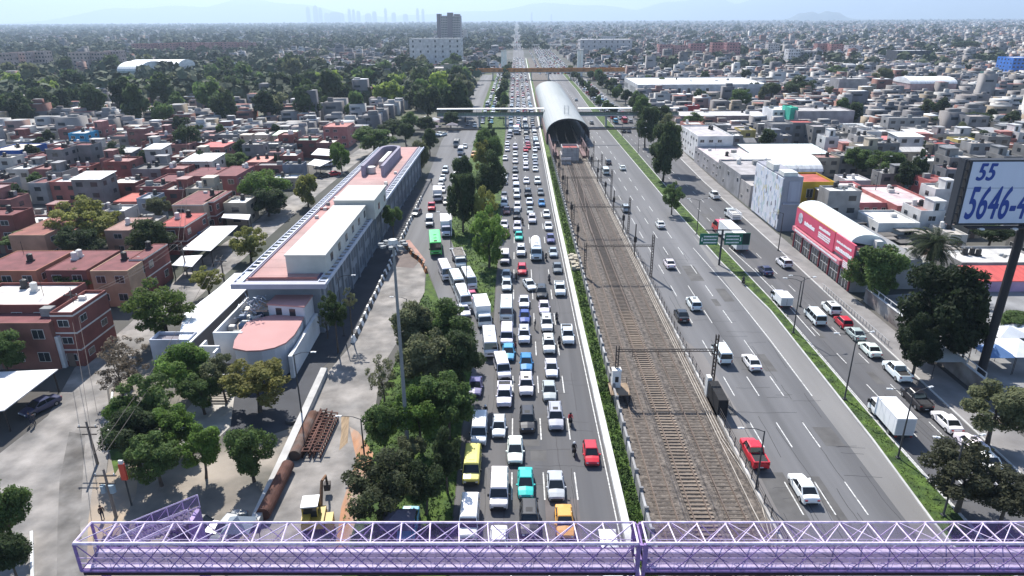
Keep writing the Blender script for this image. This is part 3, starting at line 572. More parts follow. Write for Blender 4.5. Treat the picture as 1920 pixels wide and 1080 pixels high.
# labels: where each one stands in its stream, counted from the purple footbridge
def lane_word(x): return ("fourth" if x < -0.8 else "third" if x < 2.7 else "second" if x < 6.1 else "first")
streams = {}
for f in FLEET:
    s = f[3]; key = s
    if s == 'jam' or (s == 'far' and -4.5 < f[4] < 10.2): key = 'jam' + ("0" if f[4] < -4.0 else lane_word(f[4]))
    elif s == 'far': key = 'far' + ("a" if f[4] < -4.5 else "b" if f[4] < 45 else "c")
    streams.setdefault(key, []).append(f)
SPECIAL = {('tank_truck', 'jam'): "white tank truck stuck in the jam beside a motorcycle", ('bus', 'side'): "lime green city bus queueing in the side lane past the barriers", ('semi_truck', 'lateral'): "articulated truck with red cab and white trailer behind the green road signs", ('dump_truck', 'side'): "white dump truck with grey bed in the side lane by the grass"}
GRP = {'jam': 'vehicles jammed on the left carriageway', 'side': 'vehicles queueing in the side lane', 'going': 'vehicles driving away on the right carriageway', 'lateral': 'vehicles on the right lateral road', 'other': 'vehicles near the left street', 'far': 'vehicles far along the avenue'}
for key, fl in streams.items():
    fl.sort(key=lambda f: f[5])
    for i, f in enumerate(fl):
        root, kind, colour, s, x, y, lab = f; cn = CNAME.get(colour, colour)
        if (kind, s) in SPECIAL: l = SPECIAL[(kind, s)]
        elif key.startswith('jam'):
            if key == 'jam0': l = "%s %s in the leftmost lane of the jam, %s from the footbridge" % (cn, KN[kind], nth(i + 1))
            else: l = "%s %s in the jam, %s lane from the railway, %s from the footbridge" % (cn, KN[kind], lane_word(x), nth(i + 1))
        elif s == 'side': l = "%s %s queueing in the side lane, %s from the front" % (cn, KN[kind], nth(i + 1))
        elif s == 'going': l = "%s %s driving away on the right, %s from the footbridge" % (cn, KN[kind], nth(i + 1))
        elif s == 'lateral': l = "%s %s on the right lateral road, %s from the footbridge" % (cn, KN[kind], nth(i + 1))
        elif s == 'other': l = "%s %s by the left street, %s from the purple footbridge" % (cn, KN[kind], nth(i + 1))
        else: l = "%s %s far off %s, %s from the near end" % (cn, KN[kind], {'fara': 'in the left side lanes', 'farb': 'beyond the canopy on the right', 'farc': 'on the right lateral road'}[key], nth(i + 1))
        root['label'] = l.replace("white passenger van", "white passenger van"); root['group'] = GRP[s]
# ------------------------------------------------------------------ purple footbridge
lil = mat("lilac_steel", (0.72, 0.60, 0.76), 0.5, 0.35, 2.5); pur = mat("purple_steel", (0.27, 0.17, 0.40), 0.5, 0.35, 2.5)
deck_m = mat("bridge_deck", (0.17, 0.14, 0.20), 0.8, 0.35, 0.8, stretch=(.3, 3, 1)); dark_m = mat("dark_girder", (0.035, 0.02, 0.03), 0.7)
net = mat("purple_net", (0.29, 0.17, 0.50), 0.7, 0.6, 0.6)
nn = net.node_tree; bs = nn.nodes["Principled BSDF"]; tr = nn.nodes.new("ShaderNodeBsdfTransparent"); ms = nn.nodes.new("ShaderNodeMixShader"); ms.inputs[0].default_value = 0.30
nn.links.new(tr.outputs[0], ms.inputs[1]); nn.links.new(bs.outputs[0], ms.inputs[2]); nn.links.new(ms.outputs[0], nn.nodes["Material Output"].inputs[0])
YN, YB, ZT, ZB = 39.5, 41.75, 10.4, 7.85
def span(name, label, xa, xb, slope=0.0, dz=0):
    t = thing(name, label, 'footbridge', ((xa + xb) / 2, (YN + YB) / 2, 0)); ox, oy = t.location.x, t.location.y
    L = xb - xa; n = max(2, round(L / 2.15)); st = L / n
    def P(x, y, z): return (x - ox, y - oy, z + dz + (x - xa) * slope)
    for nm, y, m_ in (('side_truss', YN, lil), ('side_truss', YB, lil)):
        b = MB()
        b.tube(P(xa, y, ZT), P(xb, y, ZT), .13 if y == YN else .09, n=8); b.tube(P(xa, y, ZB), P(xb, y, ZB), .12, n=6, m=1)
        for i in range(n + 1):
            x = xa + i * st
            if i < n:
                b.tube(P(x, y, ZB), P(x + st, y, ZT), .04, n=5, m=1 if y == YN else 0); b.tube(P(x + st, y, ZB), P(x, y, ZT), .04, n=5, m=1 if y == YN else 0)
        for x in (xa, xb): b.tube(P(x, y, ZB), P(x, y, ZT), .11, n=6, m=1)
        b.obj(nm, [lil, pur], t)
    b = MB()
    for i in range(n + 1):
        x = xa + i * st
        b.tube(P(x, YN, ZT), P(x if i in (0, n) else x - .2, YB, ZT), .055 if 0 < i < n else .09, n=5)
        if i < n: b.tube(P(x, YN, ZT), P(x + st, YB, ZT), .04, n=5)
        if i < n and i % 2: b.tube(P(x + st, YN, ZT), P(x, YB, ZT), .03, n=5)
    b.obj('top_bracing', lil, t)
    b = MB(); b.box(xa - ox + .1, xb - ox - .1, YN - oy + .12, YB - oy - .12, ZB - .02 + dz, ZB + .10 + dz); b.box(xa - ox + .1, xb - ox - .1, YN - oy + .12, YN - oy + .5, ZB + .1 + dz, ZB + .13 + dz, 1); b.box(xa - ox + .1, xb - ox - .1, YB - oy - .6, YB - oy - .12, ZB + .1 + dz, ZB + .125 + dz, 1)
    b.obj('deck', [deck_m, lil], t)
    b = MB(); b.box(xa - ox, xb - ox, YN - oy + .1, YB - oy - .1, ZB - .55 + dz, ZB - .03 + dz); b.obj('girder', dark_m, t)
    for y in (YN + .16, YB - .16):
        b = MB(); 
        for z in (ZB + .55, ZB + 1.05): b.tube(P(xa, y, z), P(xb, y, z), .035, n=5)
        for i in range(n * 2 + 1): b.tube(P(xa + i * st / 2, y, ZB + .1), P(xa + i * st / 2, y, ZB + 1.05), .02, n=4)
        b.obj('handrail', lil, t)
    for y in (YN + .06, YB - .06):
        b = MB(); b.face([P(xa, y, ZB), P(xb, y, ZB), P(xb, y, ZT - .12), P(xa, y, ZT - .12)]); b.obj('net_panel', net, t)
    return t
xl = G(137, 1020, ZT).x; xj = G(1203, 1012, ZT).x
s1 = span("footbridge_span", "purple lattice footbridge span crossing over the jammed carriageway on the left", xl, xj - .3)
s2 = span("footbridge_span", "purple lattice footbridge span crossing over the railway and right roads", xj + .35, 46, 0)
t = thing("bridge_pier", "purple steel pier holding up the joint between both footbridge spans", "pier", (xj, (YN + YB) / 2, 0))
b = MB()
for dx in (-.22, .22):
    for dy in (-1.12, 1.12): b.box(dx - .12, dx + .12, dy - .12, dy + .12, 0, ZT - .05)
for z in (2, 4, 6, 7.2, 8.8, 10.1): b.box(-.22, .22, -1.15, -1.05, z, z + .15); b.box(-.22, .22, 1.05, 1.15, z, z + .15); b.box(-.06, .06, -1.1, 1.1, z, z + .12)
b.obj('pier_frame', pur, t)
b = MB(); b.box(-.9, .9, -1.6, 1.6, 0, .8); b.obj('pier_footing', kerb_m, t)
# stairs at the left end leading down behind the bridge
p0 = G(255, 985, 5.2); t = thing("bridge_ramp", "purple roofed stair ramp behind the left end of the footbridge", "stairs", (-29.6, 46.3, 1.7)); t.scale = (.95, .9, .95)
b = MB()
x0, x1 = -6.5, 2.6; n = 18
for i in range(n):
    u = i / n; xx = x0 + (x1 - x0) * u; z = 3.0 + 4.2 * u - 1.2
    b.box(xx, xx + (x1 - x0) / n + .02, -1.0, 1.0, z - .16, z, 1)
b.obj('stair', [pur, deck_m], t)
b = MB()
for y in (-1.05, 1.05):
    b.tube((x0, y, 3.2), (x1, y, 7.3), .07, n=5); b.tube((x0, y, 1.9), (x1, y, 6.0), .09, n=5)
    for i in range(7): xx = x0 + (x1 - x0) * i / 6; z = 1.9 + 4.1 * i / 6; b.tube((xx, y, z), (xx, y, z + 1.25), .045, n=4); 
    for i in range(6): xx = x0 + (x1 - x0) * i / 6; z = 1.9 + 4.1 * i / 6; b.tube((xx, y, z), (xx + (x1 - x0) / 6, y, z + 1.9), .035, n=4)
b.obj('railing', [lil], t)
b = MB()
for y in (-1.0, 1.0): b.face([(x0, y, 1.9), (x1, y, 6.0), (x1, y, 7.2), (x0, y, 3.1)])
b.obj('net_panel', net, t)
b = MB(); b.box(x0 - .6, x0 - .1, -.3, .3, -1.3, 1.8); b.obj('support_post', pur, t); b = MB(); b.box(x1 - .3, x1 + .1, -.9, .9, -1.3, 5.9); b.obj('support_post', pur, t)
# ------------------------------------------------------------------ railway
rail_m = mat("rail_steel", (0.15, 0.115, 0.095), 0.55, 0.25, 1.5, metal=0.3); slp_m = mat("sleeper", None, 0.9, 0.35, 1.5, rnd=.2)
sb = MB(); sb.box(-1.2, 1.2, -.12, .12, 0, .12); sleeper = sb.mesh("sleeper", slp_m)
TR = [(14.9, (.12, .10, .085), "left railway track with buried sleepers by the concrete wall", -.035), (18.2, (.23, .185, .145), "middle railway track with pale exposed sleepers", .04), (21.6, (.14, .118, .098), "right railway track beside the cable walkway", -.02)]
for cx, col, lab, up in TR:
    t = thing("railway_track", lab, "railway track", (cx, 44, .05), 0, "parallel railway tracks")
    for sx in (-.82, .82):
        b = MB(); y1 = 262 - 44
        b.box(sx - .035, sx + .035, 0, y1, .1 + .02, .27); b.box(sx - .075, sx + .075, 0, y1, .08, .12); b.obj('rail', rail_m, t)
    for i in range(100): link('sleeper', sleeper, t, col, (random.uniform(-.03, .03), i * .62, up - .06 + random.uniform(-.01, .01)), random.uniform(-.015, .015))
    b = MB()
    for i in range(100, 350): y = i * .62; b.box(-1.2, 1.2, y - .12, y + .12, up - .06, up + .06)
    o = b.obj('far_sleepers', mat("sleeper_far", (0.13, 0.11, 0.095), 0.9, 0.3, 1.5), t); o['kind'] = 'stuff'
# crossing rail of the turnout further out
b = MB()
for k in range(2):
    for i in range(24):
        u0, u1 = i / 24, (i + 1) / 24; f = lambda u: 15.6 + 2.9 * (3 * u * u - 2 * u ** 3) + k * 1.6
        b.prism([(f(u0) - .05, 150 + 70 * u0), (f(u0) + .05, 150 + 70 * u0), (f(u1) + .05, 150 + 70 * u1), (f(u1) - .05, 150 + 70 * u1)], .1, .33)
tag(b.obj("turnout_rails", rail_m), "curved turnout rails crossing between the tracks before the station", "turnout")
# walls, fences, cable walkway
wall_m = mat("rail_wall", (0.36, 0.36, 0.36), 0.9, 0.35, 0.5, col2=(0.26, 0.25, 0.24))
t = thing("track_wall", "long grey concrete wall between green verge and railway", "wall", (12.55, 42, 0))
b = MB(); b.box(-.12, .12, 0, 250, 0, 1.5); b.obj('panel', wall_m, t)
b = MB()
for i in range(84): b.box(-.2, .2, i * 3.0 - .12, i * 3.0 + .12, 0, 1.85)
b.obj('post', mat("wall_post", (0.22, 0.22, 0.225), 0.9, 0.2, 1), t)
t = thing("track_fence", "low grey fence and concrete edge between railway and right carriageway", "fence", (24.75, 42, 0))
b = MB(); b.box(-.15, .15, 0, 268, 0, .55); b.obj('base_wall', mat("fence_base", (0.50, 0.48, 0.45), 0.9, 0.35, 0.6, col2=(0.33, 0.31, 0.28)), t)
b = MB()
for i in range(134): b.box(-.04, .04, i * 2.0 - .04, i * 2.0 + .04, .55, 1.75)
for z in (.9, 1.3, 1.7): b.box(-.02, .02, 0, 268, z, z + .04)
b.obj('railing', mat("fence_iron", (0.05, 0.045, 0.045), 0.7), t)
b = MB(); 
for x in (23.55, 23.85, 24.2):
    pts = [(x, 42), (x + .1, 52), (x + .75 if x > 23.6 else x, 56), (x + .7 if x > 23.6 else x, 61), (x, 68), (x, 150), (x, 268)]
    for p, q in zip(pts, pts[1:]): b.tube((p[0], p[1], .22), (q[0], q[1], .22), .06, n=5)
tag(b.obj("cable_duct", mat("duct", (0.42, 0.38, 0.33), 0.8, 0.3, 1)), "pale cable pipes running along the right side of the railway", "pipes")
iron = mat("catenary_iron", (0.04, 0.032, 0.03), 0.7)
for i, (y, lab) in enumerate([(79, "nearest dark catenary portal spanning the tracks beside the white cabinet"), (122.5, "second catenary portal spanning the tracks near the green road signs"), (151, "third catenary portal with lattice beam over the turnout"), (182, "fourth catenary portal over the tracks"), (205, "fifth catenary portal over the tracks"), (228, "catenary portal standing closest to the station canopy")]):
    xl_, xr_ = (12.95, 25.6); t = thing("catenary_portal", lab, "catenary portal", (0, y, 0), 0, "catenary portals over the railway")
    for x, h in ((xl_, 6.9), (xr_, 8.4)):
        b = MB(); b.box(x - .22, x - .12, -.18, .18, 0, h); b.box(x + .12, x + .22, -.18, .18, 0, h)
        for k in range(int(h / .55)): b.box(x - .15, x + .15, -.16, .16, k * .55, k * .55 + .10)
        b.obj('mast', iron, t)
    b = MB(); zb = 6.0
    b.box(xl_, xr_, -.06, .06, zb, zb + .09); b.box(xl_, xr_, -.06, .06, zb + .32, zb + .41)
    k = xl_
    while k < xr_ - .6: b.tube((k, 0, zb + .05), (k + .4, 0, zb + .36), .025, n=4); b.tube((k + .4, 0, zb + .36), (k + .8, 0, zb + .05), .025, n=4); k += .8
    b.obj('beam', iron, t)
    for cx in (14.9, 18.2, 21.6):
        b = MB(); b.tube((cx, 0, zb), (cx, 0, zb - .8), .04, n=5); b.tube((cx, 0, zb - .35), (cx + .8, 0, zb - .7), .03, n=4); b.tube((cx, 0, zb - .8), (cx + .8, 0, zb - .7), .025, n=4); b.obj('wire_arm', iron, t)
b = MB()
for cx in (14.9, 18.2, 21.6):
    ys = [42, 79, 122.5, 151, 182, 205, 228, 262]
    for p, q in zip(ys, ys[1:]):
        b.tube((cx, p, 5.3), (cx, q, 5.3), .022, n=4)
        for i in range(8):
            u0, u1 = i / 8, (i + 1) / 8; z = lambda u: 6.3 - 3.2 * u * (1 - u) * .9
            b.tube((cx, p + (q - p) * u0, z(u0)), (cx, p + (q - p) * u1, z(u1)), .02, n=3)
tag(b.obj("catenary_wire", iron), "overhead contact wires strung between the portals above the tracks", "wires")
for i in range(15):
    y = 134 + i * 8.6 + random.uniform(-3, 3); sd_ = -1 if i % 2 else 1; x = 13.2 if sd_ < 0 else 24.3
    t = thing("signal_mast", "thin dark signal mast on the %s side of the tracks, %s from the footbridge" % ('left' if sd_ < 0 else 'right', nth(i + 1)), "signal", (x, y, 0), 0, "signal masts along the railway")
    b = MB(); b.box(-.1, .1, -.1, .1, 0, random.uniform(4.5, 8)); b.obj('mast', iron, t); b = MB(); b.box(-.3, .3, -.15, .15, 3.2, 4.4); b.obj('signal_box', iron, t)
# relay cabinet on platform
p = G(1144, 742); t = thing("relay_cabinet", "white relay cabinet standing on a brown platform beside the track wall", "cabinet", (12.9, p.y + .5, 0))
b = MB(); b.box(-.55, .55, -.5, .5, 1.2, 3.6); b.box(-.6, .6, -.55, .55, 3.55, 3.7); b.obj('housing', mat("cabinet_white", (.72, .72, .70), .6, .1, 1), t)
b = MB(); b.box(-.2, .25, -.53, -.5, 2.0, 2.8); b.obj('door_window', trim, t)
b = MB(); b.box(-.9, 1.6, -2.3, .8, 1.05, 1.2); b.obj('platform', mat("platform_brown", (.30, .22, .15), .9, .3, 1), t)
b = MB()
for x in (-.8, 1.5):
    for y in (-2.2, .7): b.box(x - .07, x + .07, y - .07, y + .07, 0, 1.05); b.box(x - .03, x + .03, y - .03, y + .03, 1.2, 2.1)
b.box(-.83, -.77, -2.2, .7, 2.05, 2.1); b.box(1.47, 1.53, -2.2, .7, 2.05, 2.1); b.obj('platform_frame', iron, t)
# dark hut beside right mast
t = thing("equipment_hut", "black netted equipment cage at the foot of the nearest right mast", "cage", (25.2, 75.2, 0))
b = MB(); b.box(-.6, .6, -2.6, 2.2, 0, 2.6); b.obj('cage', mat("black_net", (.02, .02, .022), .9, .3, 2), t)
b = MB(); b.box(-.65, -.1, 2.4, 3.4, 0, 2.9); b.obj('white_panel', mat("cab_white2", (.6, .6, .58), .8, .2, 1), t)
# rubble by the wall further on
b = MB()
for i in range(60):
    x, y = random.uniform(10.9, 12.3), random.uniform(126, 134); s = random.uniform(.15, .5); z = random.uniform(0, .5); b.box(x - s, x + s * .7, y - s, y + s, z, z + s)
tag(b.obj("rubble_heap", mat("rubble", (.42, .38, .30), .95, .4, 1)), "heap of pale rubble on the verge beside the track wall", "rubble")
# ------------------------------------------------------------------ station canopy
can_m = mat("canopy_sheet", (0.31, 0.33, 0.33), 0.65, 0.2, 0.08, col2=(0.25, 0.27, 0.265), stretch=(3, .12, 1))
t = thing("station_canopy", "long grey barrel vaulted canopy over the metro station platforms", "station canopy", (20.2, 271, 0))
def arch(y, r, z0, rise, hw): return [(math.cos(a) * hw, y, z0 + math.sin(a) * rise) for a in [math.pi * k / 18 for k in range(19)]]
b = MB(); o_ = [arch(y, 0, 4.6, 5.4, 8.4) for y in (0, 42, 85, 128, 170)]; i_ = [arch(y, 0, 4.6, 5.15, 8.15) for y in (0, 170)]
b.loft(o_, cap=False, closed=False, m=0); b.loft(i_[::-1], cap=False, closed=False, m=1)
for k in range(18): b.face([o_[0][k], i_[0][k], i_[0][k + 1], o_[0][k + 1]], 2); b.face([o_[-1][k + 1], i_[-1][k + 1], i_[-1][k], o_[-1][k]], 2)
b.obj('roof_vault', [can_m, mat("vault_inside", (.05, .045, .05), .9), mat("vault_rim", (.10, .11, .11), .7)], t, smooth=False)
b = MB()
for y in range(0, 171, 10):
    ar = arch(y + .2, 0, 4.6, 5.0, 8.0)
    for p, q in zip(ar, ar[1:]): b.tube(p, q, .12, n=4)
b.obj('rib', iron, t)
b = MB(); b.box(-7.75, -7.45, -34, -.02, 0, 4.2, 0); b.box(4.7, 4.95, -34, -.02, 0, 3.6, 0); b.box(-7.4, -5.2, -30, -.02, .06, 1.1, 0); b.box(3.1, 4.6, -30, -.02, .06, 1.1, 0); b.box(-8.5, -8.2, 0, 170, 0, 4.6, 0); b.box(8.2, 8.5, 0, 170, 2.2, 4.6, 0); b.box(-8.6, -8.5, 0, 170, 2.6, 4.4, 1); b.obj('side_wall', [mat("station_wall", (.19, .12, .12), .85, .3, .3), mat("station_band", (.28, .2, .18), .8, .3, .5)], t)
b = MB()
for y in range(0, 171, 10): b.box(8.0, 8.4, y, y + .4, 0, 2.4)
b.box(-7.6, -3.6, 2, 168, .9, 1.1); b.box(4.2, 7.8, 2, 168, .9, 1.1); b.obj('platform', mat("platform_c", (.3, .29, .28), .9, .2, .5), t)
b = MB(); b.box(-.9, .9, 6, 20, 8.8, 9.0)
for sx in (-.8, .8):
    for y in (-1, 1): b.tube((sx, 12 + y * 2, 9.6), (sx, 12 + y * 2, 13.4), .08, n=5)
for z in (10.6, 12, 13.2): b.tube((-.8, 10, z), (.8, 10, z), .06, n=4); b.tube((-.8, 14, z), (.8, 14, z), .06, n=4)
b.obj('roof_mast', mat("mast_grey", (.45, .45, .45), .6), t)
# signal building before the canopy
t = thing("signal_building", "small grey block building with red inner roof before the station canopy", "building", (18.6, 240, 0))
b = MB(); h = 4.7
b.box(-2.9, 2.9, -4, 3.9, 0, 4.0, 0); b.box(-2.9, -2.65, -4, 4, 4, h, 0); b.box(2.65, 2.9, -4, 4, 4, h, 0); b.box(-2.65, 2.65, -4, -3.75, 4, h, 0); b.box(-2.65, 2.65, 3.75, 4, 4, h, 0); b.box(-3.3, -2.95, -5, 2, 0, 2.6, 0)
b.obj('wall', mat("block_grey", (.40, .38, .38), .9, .25, .6), t)
b = MB(); b.box(-2.6, 2.6, -3.7, 3.7, 4.0, 4.1); b.obj('roof', mat("red_roof_s", (.38, .09, .08), .85, .2, .5), t)
b = MB(); 
for k in range(1, 5): b.box(-2.93, 2.93, -4.03, 4.03, k * .9, k * .9 + .05)
for x in (-1.2, .5, 2.0): b.box(x, x + .08, -4.04, -4.0, 0, h)
b.obj('block_joint', mat("joint", (.22, .2, .2), .9), t)
b = MB(); b.box(-1.6, 1.6, -.8, .8, 0, 1.8); b.tube((-1.6, 0, 1.8), (1.6, 0, 1.8), .5, n=8); tag(b.obj("track_machine", mat("tm", (.40, .38, .38), .8, .4, 1), loc=(16.8, 231, 0)), "small grey service machine parked on the tracks before the signal building", "rail vehicle")
# ------------------------------------------------------------------ trees
leaf_m = mat("leaves", None, 0.75, 0.45, 2.2, spec=0.25, rnd=.12, detail=2)
_n = leaf_m.node_tree; _b = _n.nodes["Principled BSDF"]; _t = _n.nodes.new("ShaderNodeBsdfTranslucent"); _x = _n.nodes.new("ShaderNodeMixShader"); _x.inputs[0].default_value = 0.5
_n.links.new(_b.inputs["Base Color"].links[0].from_socket, _t.inputs[0]); _n.links.new(_b.outputs[0], _x.inputs[1]); _n.links.new(_t.outputs[0], _x.inputs[2]); _n.links.new(_x.outputs[0], _n.nodes["Material Output"].inputs[0])
bark = mat("bark", (0.10, 0.08, 0.065), 0.95, 0.4, 2.0)
def quads_mesh(name, c, n, size, m, r_):
    """many small leaf faces: centres c, normals n"""
    k = len(c); a = r_.normal(size=(k, 3)); t = np.cross(n, a); t /= np.linalg.norm(t, axis=1)[:, None] + 1e-9; u = np.cross(n, t)
    s = size * r_.uniform(.6, 1.5, k)[:, None]; asp = r_.uniform(.45, .8, k)[:, None]
    v = np.stack([c - t * s, c - u * s * asp, c + t * s, c + u * s * asp], 1).reshape(-1, 3)
    me = bpy.data.meshes.new(name); me.vertices.add(4 * k); me.vertices.foreach_set("co", v.astype(np.float32).ravel())
    me.loops.add(4 * k); me.loops.foreach_set("vertex_index", np.arange(4 * k, dtype=np.int32)); me.polygons.add(k)
    me.polygons.foreach_set("loop_start", np.arange(0, 4 * k, 4, dtype=np.int32)); me.update(calc_edges=True); me.materials.append(m); return me
def crown_pts(nl, nleaf, lr, r_, shape='round', fill=.45):
    L = []
    while len(L) < nl:
        p = r_.uniform(-1, 1, 3)
        d = np.linalg.norm(p)
        if d > 1 or d < .25: continue
        if shape == 'cone':
            rr = (1 - p[2]) / 2 * 1.0 + .12
            if math.hypot(p[0], p[1]) > rr: continue
        if shape == 'umbrella' and p[2] < -.1: continue
        L.append(p * (1 - lr * .8))
    L = np.array(L); rad = lr * r_.uniform(.7, 1.25, nl)
    if shape == 'cone': rad *= np.clip((1.2 - L[:, 2]) / 1.6, .35, 1.1)
    w_ = rad ** 2; idx = r_.choice(nl, nleaf, p=w_ / w_.sum()); d = r_.normal(size=(nleaf, 3)); d /= np.linalg.norm(d, axis=1)[:, None]
    rr = r_.uniform(fill, 1.0, nleaf) ** .6 * (1 + r_.normal(0, .10, nleaf)); c = L[idx] + d * (rad[idx] * rr)[:, None] * np.array([1, 1, .8])
    n = d + r_.normal(size=(nleaf, 3)) * .75 + np.array([0, 0, .35]); n /= np.linalg.norm(n, axis=1)[:, None]; return c, n, L
CROWN = {}
def crowns(kind):
    if kind in CROWN: return CROWN[kind]
    out = []
    spec = dict(round=(34, 13000, .27, .040, 'round'), loose=(44, 9000, .20, .038, 'round'), sparse=(60, 3600, .14, .034, 'round'), dark=(40, 14000, .26, .042, 'round'), cone=(40, 8000, .24, .05, 'cone'), umbrella=(24, 8000, .28, .042, 'umbrella'), mid=(18, 1700, .36, .12, 'round'), far=(12, 420, .42, .22, 'round'))[kind]
    for s in range(4 if kind in ('round', 'mid', 'far', 'loose') else 3):
        r_ = np.random.default_rng(100 + s * 13 + len(kind)); c, n, L = crown_pts(spec[0], spec[1], spec[2], r_, spec[4]); out.append((quads_mesh("crown_" + kind, c, n, spec[3], leaf_m, r_), L))
    CROWN[kind] = out; return out
TREES = []
def trunk_mb(zc, r, rv, L, simple=False, lean=0, th=None):
    b = MB(); th = th or max(.12, r * .06); bend = Vector((random.uniform(-.3, .3) + lean, random.uniform(-.3, .3), 0)); p = Vector((0, 0, -.1)); q = Vector((0, 0, 0)); top = Vector((0, 0, zc - rv * .35))
    n = 4; last = p; lr = th * 1.25
    for i in range(1, n + 1):
        u = i / n; q = top * u + bend * math.sin(u * math.pi) * .6; q.z = zc * u - rv * .35 * u; r1 = th * (1.15 - .55 * u); b.tube(last, q, lr, r1, n=6, cap=False); last = q; lr = r1
    if simple: return b
    base = last
    for l in L[: 9]:
        e = Vector((l[0] * r * .85, l[1] * r * .85, zc + l[2] * rv * .8)); mid = base.lerp(e, .5) + Vector((0, 0, -.08 * r)); b.tube(base, mid, lr * .6, lr * .35, n=5, cap=False); b.tube(mid, e, lr * .35, lr * .1, n=4, cap=False)
        for _ in range(2): e2 = mid.lerp(e, .6) + Vector((random.uniform(-.25, .25) * r, random.uniform(-.25, .25) * r, random.uniform(0, .3) * rv)); b.tube(mid.lerp(e, .4), e2, lr * .2, lr * .06, n=3, cap=False)
    return b
SHT = {}
def tree(x, y, zc, r, rv, kind, col, label=None, group=None, name='leafy_tree', simple=False, seed=None):
    t = thing(name, label, 'tree', (x, y, 0), 0, group); cr = crowns(kind); me, L = cr[(seed if seed is not None else random.randrange(99)) % len(cr)]
    if simple:
        if 's' not in SHT: SHT['s'] = trunk_mb(1, .5, .5, [], True, th=.05).mesh("trunk", bark)
        o = link('trunk', SHT['s'], t); o.scale = (r * 1.2, r * 1.2, zc)
    else: trunk_mb(zc, r, rv, L).obj('trunk', bark, t, smooth=True)
    c = link('crown', me, t, tuple(c * 1.25 for c in col) if simple else col, (0, 0, zc), random.uniform(0, 6.28)); c.scale = (r, r, rv); TREES.append(t); return t
DK = (.052, .076, .032); OL = (.120, .132, .068); GR = (.105, .172, .038); YG = (.185, .245, .055); BR = (.16, .13, .095); MG = (.086, .134, .042); YO = (.16, .155, .048)
